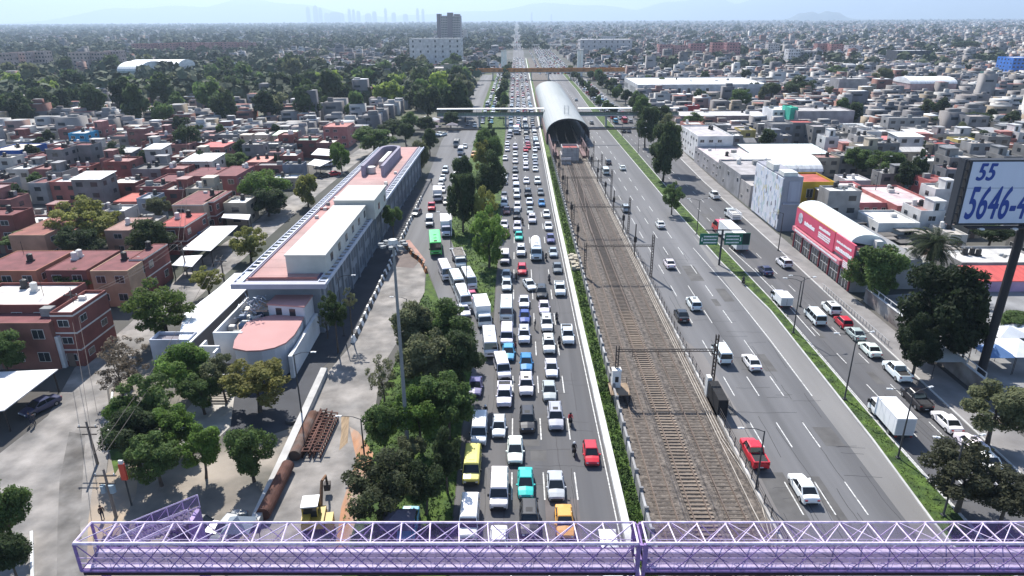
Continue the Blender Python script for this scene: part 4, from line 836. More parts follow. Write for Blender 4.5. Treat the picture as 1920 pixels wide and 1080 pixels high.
# crown centre px, radius px, vertical radius px, crown centre height, kind, colour, label
TL = [
(775,612,42,44,6.2,'dark',OL,"broad olive tree at the top left of the central island beside the slab"),
(838,606,52,42,6.2,'dark',MG,"broad dark tree at the far end of the central island by the microbuses"),
(800,668,56,52,6.0,'dark',OL,"large olive tree in the middle of the central island right of the high mast"),
(862,672,44,50,6.0,'dark',DK,"dark tree overhanging the white microbuses at the island edge"),
(838,745,52,55,5.6,'round',MG,"round green tree shading the purple car by the island edge"),
(783,770,44,48,5.2,'round',GR,"bright green tree just right of the high mast on the island"),
(718,790,38,42,4.4,'round',MG,"dark green bush tree left of the high mast by the slab edge"),
(716,708,30,42,4.2,'sparse',OL,"thin silvery olive tree leaning over the concrete slab edge"),
(712,905,74,58,4.6,'loose',(.06,.072,.035),"wide grey olive tree closest to the footbridge on the central island"),
(795,900,38,46,4.2,'round',DK,"small dark tree at the foot of the high mast beside yellow van"),
(836,850,30,50,5.0,'dark',DK,"dark narrow tree behind the yellow van at the island edge"),
(770,840,30,30,3.2,'round',OL,"low olive tree behind the base of the high mast"),
(916,440,34,58,6.8,'loose',GR,"bright green tree on the narrow median by the jam, nearest to camera"),
(905,385,26,42,6.4,'loose',YG,"pale green tree on the median behind the bright green one"),
(866,372,30,62,8,'dark',DK,"tall black green tree on the median beside the side lane"),
(868,330,22,36,6.5,'dark',DK,"dark tree on the median farther behind the black green tree"),
(920,330,30,42,7.5,'dark',DK,"tall dark tree on the median throwing shade onto the jam"),
(915,275,26,40,7.5,'round',MG,"tall green tree on the median left of the jam beyond the dark one"),
(905,290,18,30,6,'loose',YG,"slim yellow green tree on the median before the white footbridge"),
(918,245,15,26,7,'cone',DK,"slim dark tree on the median close to the white footbridge"),
(345,580,10,10,4,'round',YG,None),
(300,572,58,50,6.0,'loose',(.085,.125,.03),"yellow green tree leaning over the long white roof"),
(345,690,50,46,4.6,'round',GR,"bright green tree by the corner of the white walled annex"),
(375,730,36,30,3.6,'round',MG,"low green tree behind the plaza near the round salmon roof"),
(232,668,44,40,5.0,'sparse',BR,"brown nearly bare tree by the left street bend"),
(222,700,38,30,4.0,'sparse',BR,"bare twiggy tree leaning over the left street kerb"),
(270,745,56,52,4.6,'loose',MG,"grey green tree at the corner of the left garden"),
(478,712,64,42,4.6,'loose',YO,"wide yellowish tree before the round salmon roof"),
(415,700,34,38,4.4,'loose',OL,"small olive tree left of the yellowish tree"),
(325,795,42,40,4.0,'round',GR,"bright green round tree on the plaza left side"),
(248,815,52,48,4.2,'round',DK,"dark green tree beside the red payphone pole"),
(290,855,48,44,3.8,'round',MG,"dark low tree nearest the red pole on the plaza"),
(374,835,36,44,4.2,'round',GR,"young green tree in the centre of the plaza"),
(465,835,44,52,4.6,'round',MG,"tall green tree between plaza and dark driveway"),
(225,770,30,30,3.2,'round',GR,"small bright tree above the grass triangle"),
(3,950,46,62,4.8,'round',MG,"dark tree cut by the left picture edge beside the footbridge"),
(15,1035,34,36,3.6,'dark',DK,"dark low tree under the tree at the left picture edge"),
(2,655,38,38,5.0,'dark',MG,"dark tree at the left picture edge by the brown roofed house"),
(160,408,60,42,6.5,'loose',YG,"big yellow green tree in the middle of the left houses"),
(148,455,40,34,4.5,'round',DK,"dark tree growing below the big yellow green tree"),
(277,447,44,34,5.5,'dark',(.05,.07,.025),"round olive green tree beside the red stepped terrace"),
(495,352,44,34,6.0,'umbrella',GR,"wide bright green tree left of the terminal"),
(500,375,36,26,4.2,'dark',DK,"dark tree under the wide bright green tree"),
(574,354,22,30,5.0,'round',YG,"young light green tree on the left street by terminal"),
(638,290,18,28,5.5,'round',GR,"light green tree by the far end of the left street"),
(388,520,28,22,3.6,'loose',YG,"small pale tree beside the long white roof end"),
(465,452,34,32,4.4,'loose',YG,"pale thin tree growing between street and terminal"),
(440,300,26,14,4.5,'round',MG,"low olive bush tree between the left houses"),
(297,385,22,18,4.5,'dark',OL,"small dark tree by the red roofed terrace"),
(135,528,36,22,4.0,'loose',MG,"low green tree in front of the tiled terrace row"),
(42,447,38,14,4.0,'dark',MG,"low hedge like tree behind the left terrace"),
(28,530,42,14,3.6,'round',MG,"low green shrub tree at the left under the terrace"),
(350,262,26,26,6.0,'dark',DK,"dark tree among the left houses near white tower post"),
(215,285,20,18,6.0,'dark',DK,"dark tree near the blue painted house"),
(625,578,26,36,7.2,'loose',(.045,.07,.025),"thin leaning tree in the shade of the terminal wall"),
(655,560,14,20,7.0,'sparse',OL,"thin sparse tree right of the leaning tree at terminal wall"),
(735,402,19,20,6.5,'round',MG,"small tree at the terminal wall beside the barrier line"),
(788,288,18,30,6.0,'dark',OL,"grey green tree at the far right corner of the terminal"),
(805,262,16,20,6.0,'dark',DK,"dark tree behind the far corner of the terminal"),
(610,602,14,18,3,'sparse',OL,"wispy shrub tree low against the terminal fence"),
(1643,500,52,50,6.2,'round',MG,"round green tree on the right pavement beside red shop"),
(1770,580,78,84,8.5,'dark',(.022,.034,.015),"huge dark tree standing over the right pavement"),
(1725,640,40,50,5.5,'dark',(.022,.034,.015),"dark lower tree beside the huge tree on right pavement"),
(1820,610,40,50,7.5,'dark',DK,"dark tree behind the billboard pole"),
(1872,762,60,48,5.2,'round',OL,"olive green tree at the right edge below the billboard"),
(1815,885,76,56,4.8,'loose',(.065,.07,.04),"wide dusty tree by the lower right corner road"),
(1895,925,60,44,4.4,'loose',(.06,.065,.04),"dusty tree at the lower right picture edge"),
(1247,282,32,56,9.5,'dark',DK,"tall dark tree on the right median before the shops"),
(1252,240,24,24,13.5,'dark',OL,"tall tree behind the dark median tree"),
(1212,232,24,38,9.0,'dark',DK,"dark median tree further on beside lamp posts"),
(1205,202,18,22,8.5,'dark',MG,"dark median tree beneath the white footbridge end"),
(1236,215,24,18,7.0,'round',DK,"broad dark tree behind the median trees"),
(1190,190,14,16,8.0,'dark',DK,"dark tree beyond the white footbridge on the right"),
(1262,366,20,24,5.0,'loose',MG,"small thin tree near the tall dark median tree"),
(1275,395,12,10,3.0,'round',MG,None),
(1727,300,17,38,7.0,'cone',DK,"dark conifer behind the billboard"),
(1660,305,34,24,6.0,'dark',MG,"dark tree by the leaning street light on the right"),
(1608,298,26,20,5.5,'dark',MG,"dark round tree left of the street light tree"),
(1690,320,20,14,4.0,'round',DK,"low dark tree next to grey stone wall"),
(1860,435,34,16,4.0,'round',DK,"dark tree beneath the billboard"),
(1910,600,40,16,3.0,'round',MG,"low green hedge at the right edge below the red court"),
(1300,222,20,10,5.0,'dark',MG,"low tree near the small red kiosk building"),
(1390,182,20,18,6.0,'dark',MG,"dark tree before the market hall right end"),
(1448,166,20,10,7.0,'dark',DK,"wide dark round tree beside small white dome"),
(1500,160,30,16,7.0,'dark',DK,"big dark square clipped tree grove on right"),
(1785,222,32,14,6.0,'dark',DK,"dark tree among right houses near centre right"),
(1830,225,30,16,6.0,'round',DK,"dark green tree among right houses by the edge"),
(1840,260,20,14,5.0,'dark',DK,"dark tree behind the billboard top"),
(1655,140,18,14,7.0,'dark',OL,"brown green tree on the right between concrete blocks"),
(1810,85,26,10,7.0,'dark',DK,"dark tree clump far right near horizon"),
(1570,132,20,8,6.0,'dark',MG,"low tree by the grey school block"),
(760,245,18,16,6.0,'dark',DK,"dark tree near the end of the left street"),
(845,222,16,12,4.5,'dark',DK,"dark tree by the stalls near the white footbridge left end"),
(770,225,22,14,5.5,'dark',MG,"dark green tree behind the far end of the left street"),
(735,236,24,14,5.5,'round',DK,"round dark tree beyond the left street end"),
(872,205,16,14,6,'dark',DK,"dark tree at the left end of the white footbridge"),
(700,258,40,22,6.5,'round',MG,"broad grey green tree beyond the terminal"),
(800,232,20,14,5.0,'dark',DK,"dark tree left of the side road"),
]
for cx, cy, r, rv, zc, kind, col, lab in TL:
    if lab is None: continue
    p = G(cx, cy, zc); s = dist(p) / CF; rr = r * s * 1.12; rz_ = min(rv * s * 1.15, zc * .95)
    nm = {'cone': 'conifer_tree', 'sparse': 'bare_tree'}.get(kind, 'leafy_tree'); col = tuple(min(.26, c * 1.35) for c in col)
    kd = kind
    tree(p.x, p.y, zc, rr, rz_, kd, col, lab, None, nm, seed=len(TREES))
# bare twigs for the sparse trees come from their trunks; two cypresses and a palm
for px, py, h in ((521, 330, 7.5), (528, 332, 7.0), (541, 334, 6.5)):
    p = G(px, py); tree(p.x, p.y, h * .52, .75, h * .48, 'dark', DK, "slim dark cypress left of the terminal, %s of three from the left" % ('first' if px == 521 else 'second' if px == 528 else 'third'), "three slim cypresses", 'cypress_tree')
p = G(1755, 455, 8.5); t = thing("palm_tree", "tall date palm with drooping fronds beside the billboard pole", "palm", (p.x, p.y, 0))
b = MB()
for i in range(9): z0 = i * .95; b.tube((0, 0, z0), (.02 * i, 0, z0 + .95), .38 - .008 * i + .04, .33 - .008 * i, n=8)
b.obj('trunk', bark, t)
b = MB()
for k in range(96):
    a = random.uniform(0, 6.28); el = random.uniform(-.75, 1.1); L = random.uniform(4.2, 5.6); prev = Vector((0, 0, 8.6)); dirn = Vector((math.cos(a) * math.cos(el), math.sin(a) * math.cos(el), math.sin(el))); side = Vector((-math.sin(a), math.cos(a), 0))
    for i in range(7):
        d2 = (dirn + Vector((0, 0, -.16 * i))).normalized(); q = prev + d2 * L / 7; wd = .42 * math.sin(math.pi * (i + 1) / 8.2) + .05
        for sg in (1, -1):
            for j in range(3):
                a0 = prev.lerp(q, j / 3); b.face([a0, a0 + side * sg * wd + d2 * .22 + Vector((0, 0, -.16)), a0 + side * sg * wd * .9 + d2 * .36 + Vector((0, 0, -.16)), a0 + d2 * .13])
        prev = q
link('frond_crown', b.mesh("fronds", leaf_m), t, (.045, .065, .025))
# belt of big trees behind the left houses, and trees over the middle distance
belt = []
rs = random.Random(11)
def free(x, y, r):
    return all((x - a) ** 2 + (y - c) ** 2 > (r + d) ** 2 * .42 for a, c, d in belt)
def try_tree(x, y, zr, kinds):
    r = rs.uniform(*zr)
    if free(x, y, r): belt.append((x, y, r)); kinds.append((x, y, r))
KB = []
GAPS = [(-330, -255, 500, 720), (-170, -120, 600, 720)]
for _ in range(9000):
    if len(KB) > 150: break
    y = 325 + 370 * rs.random() ** 1.1; xm = -.78 * y - 20; x = rs.uniform(xm, -26 if y > 330 else -70)
    if any(a < x < b_ and c < y < d for a, b_, c, d in GAPS): continue
    if y > 470 and rs.random() < .25: continue
    if -27 < x: continue
    try_tree(x, y, (4.6, 8.4), KB)
MED = []
for y in range(330, 700, 22):
    if not (275 < y < 325): MED.append((rs.uniform(-9, -6), y + rs.uniform(-4, 4), rs.uniform(2.4, 4.0)))
KR = []
for _ in range(4000):
    if len(KR) > 26: break
    y = 180 + 420 * rs.random(); x = rs.uniform(70, .74 * y + 10) if .74 * y > 75 else 80
    try_tree(x, y, (2.6, 4.6), KR)
KL = []
for _ in range(4000):
    if len(KL) > 16: break
    y = 150 + 160 * rs.random(); x = rs.uniform(-.74 * y - 8, -70)
    try_tree(x, y, (1.8, 3.2), KL)
KE = [(rs.uniform(44.6, 46), y, rs.uniform(2.2, 3.6)) for y in range(330, 620, 26)] + [(rs.uniform(59, 66), y, rs.uniform(2.6, 4.2)) for y in range(345, 600, 20)]
allk = [(a, 'belt') for a in KB] + [(a, 'median') for a in MED] + [(a, 'right') for a in KR] + [(a, 'left') for a in KL] + [(a, 'lateral') for a in KE]
BT = {'belt': (6.5, 11), 'median': (4.5, 7), 'right': (4.5, 7.5), 'left': (4, 6), 'lateral': (4.5, 6.5)}
tones = [DK, DK, (.032, .05, .022), MG, OL, (.045, .062, .03)]
far_tree_things = {}
for (x, y, r), g in allk:
    lo, hi = BT[g]; zc = rs.uniform(lo, hi) * (1 if g != 'belt' else r / 7); zc = max(zc, r * .9); k = 'mid' if y < 430 else 'far'; rv = min(zc * .95, r * rs.uniform(.85, 1.35)); col = rs.choice(tones)
    if g == 'belt' and rs.random() < .08: col = YG
    t = tree(x, y, zc, r, rv, k, col, None, {'belt': 'big trees beyond the left houses', 'median': 'trees on the far median', 'right': 'trees among the right houses', 'left': 'trees among the left houses', 'lateral': 'trees along the far right median'}[g], simple=True)
    far_tree_things.setdefault(g, []).append((t, x, y, r, col))
TW = {YG: "yellow green", DK: "dark green", MG: "mid green", OL: "olive"}
def tone(c): return TW.get(c, "dull green")
def rows(lst, size):
    """group by depth row, then count outward from the avenue"""
    out = {}
    for e in lst: out.setdefault(int(e[2] // size), []).append(e)
    for i, k in enumerate(sorted(out)):
        for j, e in enumerate(sorted(out[k], key=lambda e: abs(e[1]))): yield i + 1, j + 1, e
PH = {'belt': "in the left tree belt", 'median': "on the far median", 'right': "among the right houses", 'left': "among the left houses", 'lateral': "on the far right median"}
for g, l in far_tree_things.items():
    if g in ('median', 'lateral'):
        for i, e in enumerate(sorted(l, key=lambda e: e[2])): e[0]['label'] = "%s tree %s, %s from the near end" % (tone(e[4]), PH[g], nth(i + 1))
    else:
        for i, j, e in rows(l, 24): e[0]['label'] = "%s tree %s, row %d, %s from the avenue" % (tone(e[4]), PH[g], i, nth(j))
# the woods far behind read as one mass
def far_woods(n, fn, label):
    r_ = np.random.default_rng(5); C = []; Nn = []; Sz = []
    for i in range(n):
        x, y = fn(r_); r = r_.uniform(3.5, 8) * (1 + y / 9000); k = int(26 if y < 1500 else 12)
        d = r_.normal(size=(k, 3)); d[:, 2] = np.abs(d[:, 2]) * .9; d /= np.linalg.norm(d, axis=1)[:, None]
        h = r * r_.uniform(.8, 1.3); c = d * np.array([r, r, h]) * r_.uniform(.75, 1.05, (k, 1)) + np.array([x, y, h * .35]); C.append(c); Nn.append(d + r_.normal(size=(k, 3)) * .35); Sz.append(np.full(k, r * (.42 if y < 1500 else .62)))
    C = np.concatenate(C); Nn = np.concatenate(Nn); Nn /= np.linalg.norm(Nn, axis=1)[:, None]; Sz = np.concatenate(Sz)
    me = quads_mesh("woods", C, Nn, Sz[:, None], leaf_m, r_) if False else None
    k = len(C); a = r_.normal(size=(k, 3)); t = np.cross(Nn, a); t /= np.linalg.norm(t, axis=1)[:, None]; u = np.cross(Nn, t); s = (Sz * r_.uniform(.7, 1.3, k))[:, None]
    v = np.stack([C - t * s, C - u * s * .8, C + t * s, C + u * s * .8], 1).reshape(-1, 3)
    me = bpy.data.meshes.new("woods"); me.vertices.add(4 * k); me.vertices.foreach_set("co", v.astype(np.float32).ravel()); me.loops.add(4 * k); me.loops.foreach_set("vertex_index", np.arange(4 * k, dtype=np.int32)); me.polygons.add(k); me.polygons.foreach_set("loop_start", np.arange(0, 4 * k, 4, dtype=np.int32)); me.update(calc_edges=True)
    me.materials.append(mat("far_leaves", (.052, .072, .036), .9, .5, .012, col2=(.082, .098, .052)))
    return tag(link("distant_trees", me), label, "trees", None, 'stuff')
def fw(r_):
    while True:
        y = 400 + 9000 * r_.random() ** 2.0; x = r_.uniform(-.8 * y, .8 * y)
        if 18 < x < 62 and y < 1150: continue
        if y > 1150 and (-20 < x < -9 or 11 < x < 24 or 40 < x < 60): return x, y
        if -18 < x < 18: continue
        if -.34 * y < x < -18 and 640 < y < 1150 and r_.random() < .8: continue
        if x > 60 and (r_.random() < .80 or y < 620): continue
        if x > -34 and y < 640: continue
        if x < -18 and y < 1000 and r_.random() < .3: continue
        return x, y
far_woods(7500, fw, "distant trees scattered over the city toward the horizon")
# ------------------------------------------------------------------ buildings
wall_v = mat("house_wall", None, 0.9, 0.35, 0.35, detail=5); roof_v = mat("house_roof", None, 0.85, 0.4, 0.45, detail=5); metal_v = mat("sheet_roof", None, 0.5, 0.3, 0.4, stretch=(4, .4, 1), detail=4)
win_m = mat("window_pane", (0.03, 0.035, 0.042), 0.15, spec=.6); frame_m = mat("window_frame", (.62, .61, .59), .7); band_m = mat("pale_band", (.62, .58, .55), .85, .2, 1)
tank_b = mat("black_tank", (.03, .03, .032), .5); tank_w = mat("white_tank", (.62, .60, .56), .5); tank_g = mat("grey_tank", (.27, .27, .26), .9, .3, 1); door_m = mat("house_door", (.16, .12, .10), .7); rust_m = mat("rusty_sheet", (.30, .13, .08), .9, .4, 1)
FOOT = []
def blocked(x0, x1, y0, y1): return any(x0 < b_ and x1 > a and y0 < d and y1 > c for a, b_, c, d in FOOT)
HOUSES = []
_wm = {}
def window_mesh(w_, h):
    k = (round(w_, 1), round(h, 1))
    if k not in _wm:
        b = MB(); b.box(-w_ / 2, w_ / 2, -.03, .04, -h / 2, h / 2, 0); b.box(-w_ / 2 + .07, -.03, -.045, -.031, -h / 2 + .07, h / 2 - .07, 1); b.box(.03, w_ / 2 - .07, -.045, -.031, -h / 2 + .07, h / 2 - .07, 1); _wm[k] = b.mesh("window", [frame_m, win_m])
    return _wm[k]
def house(x0, x1, y0, y1, H, wall, roof, style='flat', lod=0, label=None, cat='house', name='house', bands=False, extra=True, group=None, win=True, side=None, wcols=None, wrows=None, parapet=.5, clutter=2, foot=True, rs=random):
    """box house with walls, roof, windows; side = -1 / +1: which flank looks at the avenue"""
    if foot: FOOT.append((x0, x1, y0, y1))
    cx, cy = (x0 + x1) / 2, (y0 + y1) / 2; hx, hy = (x1 - x0) / 2, (y1 - y0) / 2
    t = thing(name, label, cat, (cx, cy, 0), 0, group)
    side = side if side is not None else (1 if cx < 0 else -1)
    b = MB()
    pz = H if style in ('flat', 'room') else H; th = .18
    rz_ = H - (parapet if style in ('flat', 'room') else 0)
    b.box(-hx, hx, -hy, hy, 0, rz_, 0, bottom=False)
    if style in ('flat', 'room'):
        b.box(-hx, hx, -hy, -hy + th, rz_, H, 0, bottom=False); b.box(-hx, hx, hy - th, hy, rz_, H, 0, bottom=False); b.box(-hx, -hx + th, -hy + th, hy - th, rz_, H, 0, bottom=False); b.box(hx - th, hx, -hy + th, hy - th, rz_, H, 0, bottom=False)
    st = max(1, wrows or round(rz_ / 2.9)); sh = rz_ / st
    wins = []
    if win:
        n = wcols or max(1, int((x1 - x0) / 3.0)); dx = (x1 - x0) / n
        for s_ in range(st):
            for i in range(n):
                if rs.random() < .12: continue
                wins.append((-hx + (i + .5) * dx, -hy, s_ * sh + sh * .55, 0, min(dx * .5, 1.7), sh * .42))
        n = max(1, int((y1 - y0) / 3.6)); dy = (y1 - y0) / n
        for s_ in range(st):
            for i in range(n):
                if rs.random() < .25: continue
                wins.append((side * hx, -hy + (i + .5) * dy, s_ * sh + sh * .55, side, min(dy * .4, 1.5), sh * .4))
    if lod:
        for wx, wy, wz, sd_, w_, h_ in wins:
            if sd_ == 0: b.box(wx - w_ / 2, wx + w_ / 2, wy - .03, wy + .02, wz - h_ / 2, wz + h_ / 2, 1)
            else: b.box(min(wx, wx + sd_ * .03), max(wx, wx + sd_ * .03), wy - w_ / 2, wy + w_ / 2, wz - h_ / 2, wz + h_ / 2, 1)
    if bands:
        for s_ in range(1, st + 1):
            z = s_ * sh - .12; b.box(-hx - .04, hx + .04, -hy - .05, -hy - .003, z, z + .22, 2); b.box(min(side * (hx + .003), side * (hx + .05)), max(side * (hx + .003), side * (hx + .05)), -hy - .05, hy, z, z + .22, 2)
    b.obj('wall', [wall_v, win_m, band_m], t, color=wall)
    if not lod:
        for wx, wy, wz, sd_, w_, h_ in wins[:40]:
            link('window', window_mesh(w_, h_), t, None, (wx, wy, wz), 0 if sd_ == 0 else (R(90) if sd_ > 0 else R(-90)))
        b = MB(); b.box(-.5, .5, -.04, .03, 0, 2.1); link('door', b.mesh('door', door_m), t, None, (rs.uniform(-hx * .6, hx * .6), -hy - .01, 0))
    b = MB()
    if style in ('flat', 'room'): b.box(-hx + th, hx - th, -hy + th, hy - th, rz_ + .002, rz_ + .06)
    elif style == 'shed':
        e = .35; r_ = .6; b.loft([[(-hx - e, -hy - e, H + .02), (hx + e, -hy - e, H + .02), (hx + e, hy + e, H + r_), (-hx - e, hy + e, H + r_)], [(-hx - e, -hy - e, H + .12), (hx + e, -hy - e, H + .12), (hx + e, hy + e, H + r_ + .1), (-hx - e, hy + e, H + r_ + .1)]])
        b.box(-hx + .1, hx - .1, hy - .2, hy, H, H + r_ - .02)
    elif style == 'gable':
        e = .3; r_ = hy * .35
        b.loft([[(-hx - e, -hy - e, H), (-hx - e, 0, H + r_), (-hx - e, hy + e, H), (-hx - e, hy + e, H - .12), (-hx - e, 0, H + r_ - .15), (-hx - e, -hy - e, H - .12)], [(hx + e, -hy - e, H), (hx + e, 0, H + r_), (hx + e, hy + e, H), (hx + e, hy + e, H - .12), (hx + e, 0, H + r_ - .15), (hx + e, -hy - e, H - .12)]])
        b.face([(-hx, -hy, H - .1), (-hx, 0, H + r_ - .15), (-hx, hy, H - .1)]); b.face([(hx, -hy, H - .1), (hx, hy, H - .1), (hx, 0, H + r_ - .15)])
    elif style in ('barrel', 'barrel_y'):
        n = 12; r_ = (hy if style == 'barrel' else hx) * .32
        def rg(s_, e=.2):
            if style == 'barrel': return [(s_ * (hx + e), -math.cos(math.pi * k / n) * (hy + e), H + math.sin(math.pi * k / n) * r_) for k in range(n + 1)]
            return [(-math.cos(math.pi * k / n) * (hx + e), s_ * (hy + e), H + math.sin(math.pi * k / n) * r_) for k in range(n + 1)]
        b.loft([rg(-1), rg(1)] if style == 'barrel' else [rg(1), rg(-1)])
    b.obj('roof', metal_v if style in ('shed', 'barrel', 'barrel_y', 'gable') else roof_v, t, color=roof)
    if style == 'room':
        b = MB(); a0 = -hx + .2 if rs.random() < .5 else 0; a1 = a0 + hx - .2; d0 = -hy * .2 if rs.random() < .5 else -hy + .3; b.box(a0, a1, d0, min(hy - .2, d0 + hy), rz_ + .05, rz_ + 2.5); zt = rz_ + 2.5
        b.box(a0 - .15, a1 + .15, d0 - .15, min(hy - .2, d0 + hy) + .1, zt, zt + .12, 1); b.box(a0 + .4, a0 + 1.2, d0 - .03, d0, rz_ + .4, rz_ + 2.1, 2); b.obj('rooftop_room', [wall_v, metal_v, win_m], t, color=tuple(min(1, c * 1.1) for c in wall))
    if extra and style in ('flat', 'room'):
        for k in range(clutter):
            tx, ty = rs.uniform(-hx * .7, hx * .7), rs.uniform(-hy * .1, hy * .75); kk = rs.random(); z = rz_ + .05
            b = MB()
            if kk < .4: b.tube((tx, ty, z + .3), (tx, ty, z + 1.35), .5, n=8); b.tube((tx, ty, z + 1.35), (tx, ty, z + 1.5), .5, .2, n=8); b.box(tx - .5, tx + .5, ty - .5, ty + .5, z, z + .3); b.obj('water_tank', rs.choice([tank_b, tank_b, tank_w]), t)
            elif kk < .6: b.box(tx - .8, tx + .8, ty - .6, ty + .6, z, z + 1.2); b.obj('water_tank', tank_g, t)
            elif kk < .85:
                for _ in range(5 if lod else 1): ax, ay, s_ = tx + rs.uniform(-1, 1), ty + rs.uniform(-1, 1), rs.uniform(.15, .5) * (1 if lod else 1.6); b.box(ax - s_, ax + s_, ay - s_ * .6, ay + s_ * .6, z, z + s_ * 1.2, rs.randrange(2))
                b.obj('roof_clutter', [tank_w, tank_g], t)
            else: b.tube((tx, ty, z), (tx, ty, z + 2.6), .04, n=4); b.tube((tx - .5, ty, z + 2.3), (tx + .5, ty, z + 2.3), .02, n=3); b.obj('antenna', iron, t)
    HOUSES.append(t); return t
MAR = (.18, .06, .062); RED = (.38, .085, .075); PNK = (.36, .20, .185); WHT = (.66, .66, .64); GRY = (.19, .185, .18); LGR = (.31, .30, .295); BRK = (.20, .07, .06); CRM = (.36, .31, .24); BEI = (.36, .31, .26); TEAL = (.05, .42, .30)
def fb(pxl, pxr, yt, yb, depth, wall, roof, label, style='flat', **kw):
    """a building whose front face stands where the photograph shows it"""
    Y = G((pxl + pxr) / 2, yb).y; x0 = GY(pxl, (yt + yb) / 2, Y).x; x1 = GY(pxr, (yt + yb) / 2, Y).x; H = GY((pxl + pxr) / 2, yt, Y).z
    return house(x0, x1, Y, Y + depth, H, wall, roof, style, label=label, **kw)
# --- terminal
SAL = (.46, .26, .24)
FOOT.append((-46, -24, 80, 218))
t = thing("bus_terminal", "long grey terminal building with salmon roof, white rooftop rooms and open lattice eaves", "terminal", (-36, 96.5, 0))
Lt = 118
b = MB(); b.box(-5.6, 5.6, 1.2, Lt, 0, 8.7); 
for i in range(20): b.box(5.6, 5.95, 2 + i * 6, 2.5 + i * 6, 0, 8.5, 0); b.box(-5.95, -5.6, 2 + i * 6, 2.5 + i * 6, 0, 8.5, 0)
for i in range(58): b.box(5.601, 5.66, 2.3 + i * 2, 3.4 + i * 2, 1.0, 3.2, 1); b.box(5.601, 5.66, 2.3 + i * 2, 3.4 + i * 2, 4.6, 7.4, 1)
b.obj('wall', [mat("terminal_wall", (.23, .25, .28), .85, .2, .3), mat("terminal_panel", (.12, .135, .16), .6, .2, .4)], t)
b = MB(); b.box(-5.6, 5.6, 1.2, Lt, 8.702, 8.95); b.obj('roof', mat("salmon_roof", SAL, .9, .28, .12, col2=(.40, .27, .25), detail=6), t)
eav = mat("eave_steel", (.45, .48, .56), .6, .15, .6); gut = mat("gutter_dark", (.10, .08, .14), .7)
for sx in (-1, 1):
    b = MB(); xa, xb = (5.7, 7.15) if sx > 0 else (-7.15, -5.7)
    b.box(xa, xa + .14, 0, Lt, 8.75, 9.1); b.box(xb - .22, xb, 0, Lt, 8.55, 9.1)
    for i in range(int(Lt / 1.75)): y = .8 + i * 1.75; b.box(xa + .14, xb - .22, y, y + .62, 8.86, 8.98)
    b.obj('eave_lattice', eav, t)
    b = MB(); b.box(sx * 5.35 - .14, sx * 5.35 + .14, 1.5, Lt - .5, 8.96, 9.12); b.obj('gutter', gut, t)
b = MB(); b.box(-7.15, 7.15, -1.0, -.01, 8.3, 9.08); b.box(-5.55, 5.55, 0, 1.15, 8.3, 8.85); b.obj('front_canopy', mat("front_slab", (.36, .36, .43), .7, .15, .4), t)
for i in range(12):
    vx, vy = random.choice([-4.6, -4.2, 4.3, 4.7]), random.uniform(4, 84); b = MB(); b.box(vx - .35, vx + .35, vy - .3, vy + .3, 8.951, 9.5); b.obj('roof_vent', tank_w if i % 2 else tank_g, t)
b = MB()
for i in range(30): b.box(-5.2, 5.2, 3 + i * 3.8, 3.06 + i * 3.8, 8.951, 8.962)
b.obj('roof_seam', mat("roof_seam", (.30, .19, .17), .9), t)
b = MB(); b.box(-5.3, 5.3, 42.5, 43.0, 8.96, 9.35); b.box(-1, 5, 44.5, 44.8, 8.96, 9.15); b.box(-5.3, 5.3, 1.4, 1.6, 8.96, 9.3); b.obj('roof_kerb', mat("roof_kerb", (.36, .15, .13), .9, .2, .5), t)
def rbox(flx, fly, frx, fry, ytop, bx, by, z0=8.96):
    A = G(flx, fly, z0); B = G(frx, fry, z0); zt = GY(flx, ytop, A.y).z; K = G(bx, by, zt); return A.x + 36, B.x + 36, A.y - 96.5, K.y - 96.5, zt
def rooftop(x0, x1, y0, y1, zt, nwin):
    b = MB(); b.box(x0, x1, y0, y1, 8.96, zt - .12)
    b.obj('rooftop_room', mat("cream_wall", (.50, .49, .45), .9, .15, .4), t)
    b = MB(); b.box(x0 - .15, x1 + .15, y0 - .15, y1 + .15, zt - .118, zt + .1); b.obj('room_roof', mat("cream_roof", (.52, .51, .47), .9, .12, .15, detail=6), t)
    for i in range(nwin):
        b = MB(); y = y0 + (i + .6) * (y1 - y0) / nwin; b.box(x1 + .003, x1 + .05, y, y + 1.4, 9.9, 11.2); b.obj('window', win_m, t)
x0, x1, y0, y1, zt = rbox(539, 513, 614, 511, 479, 676, 385); rooftop(x0, x1, y0, y1, zt, 6); r1 = (x0, x1, y1, zt)
rooftop(r1[0] - .1, r1[1] + 1.6, r1[2] + .6, r1[2] + 13.5, zt + .8, 2)
# U shaped skylight parapet
ux0, ux1, uy0, uy1 = G(680, 328, 9).x + 36, G(722, 328, 9).x + 36, G(700, 330, 9).y - 96.5, 106
b = MB(); hh = 11.6; th = 1.1
pts_o = [(ux0, uy0), (ux0, uy1 - 3)] + [(ux0 + (ux1 - ux0) * (.5 - .5 * math.cos(a)), uy1 - 3 + 3 * math.sin(a)) for a in [math.pi * k / 8 for k in range(1, 8)]] + [(ux1, uy1 - 3), (ux1, uy0)]
for p, q in zip(pts_o, pts_o[1:]):
    cx = (ux0 + ux1) / 2; s = .74
    b.prism([p, q, (cx + (q[0] - cx) * s, q[1] - (1.2 if q[1] > uy1 - 3.1 else 0)), (cx + (p[0] - cx) * s, p[1] - (1.2 if p[1] > uy1 - 3.1 else 0))], 8.97, hh)
b.obj('skylight_parapet', mat("parapet_mauve", (.27, .25, .31), .9, .2, .4), t)
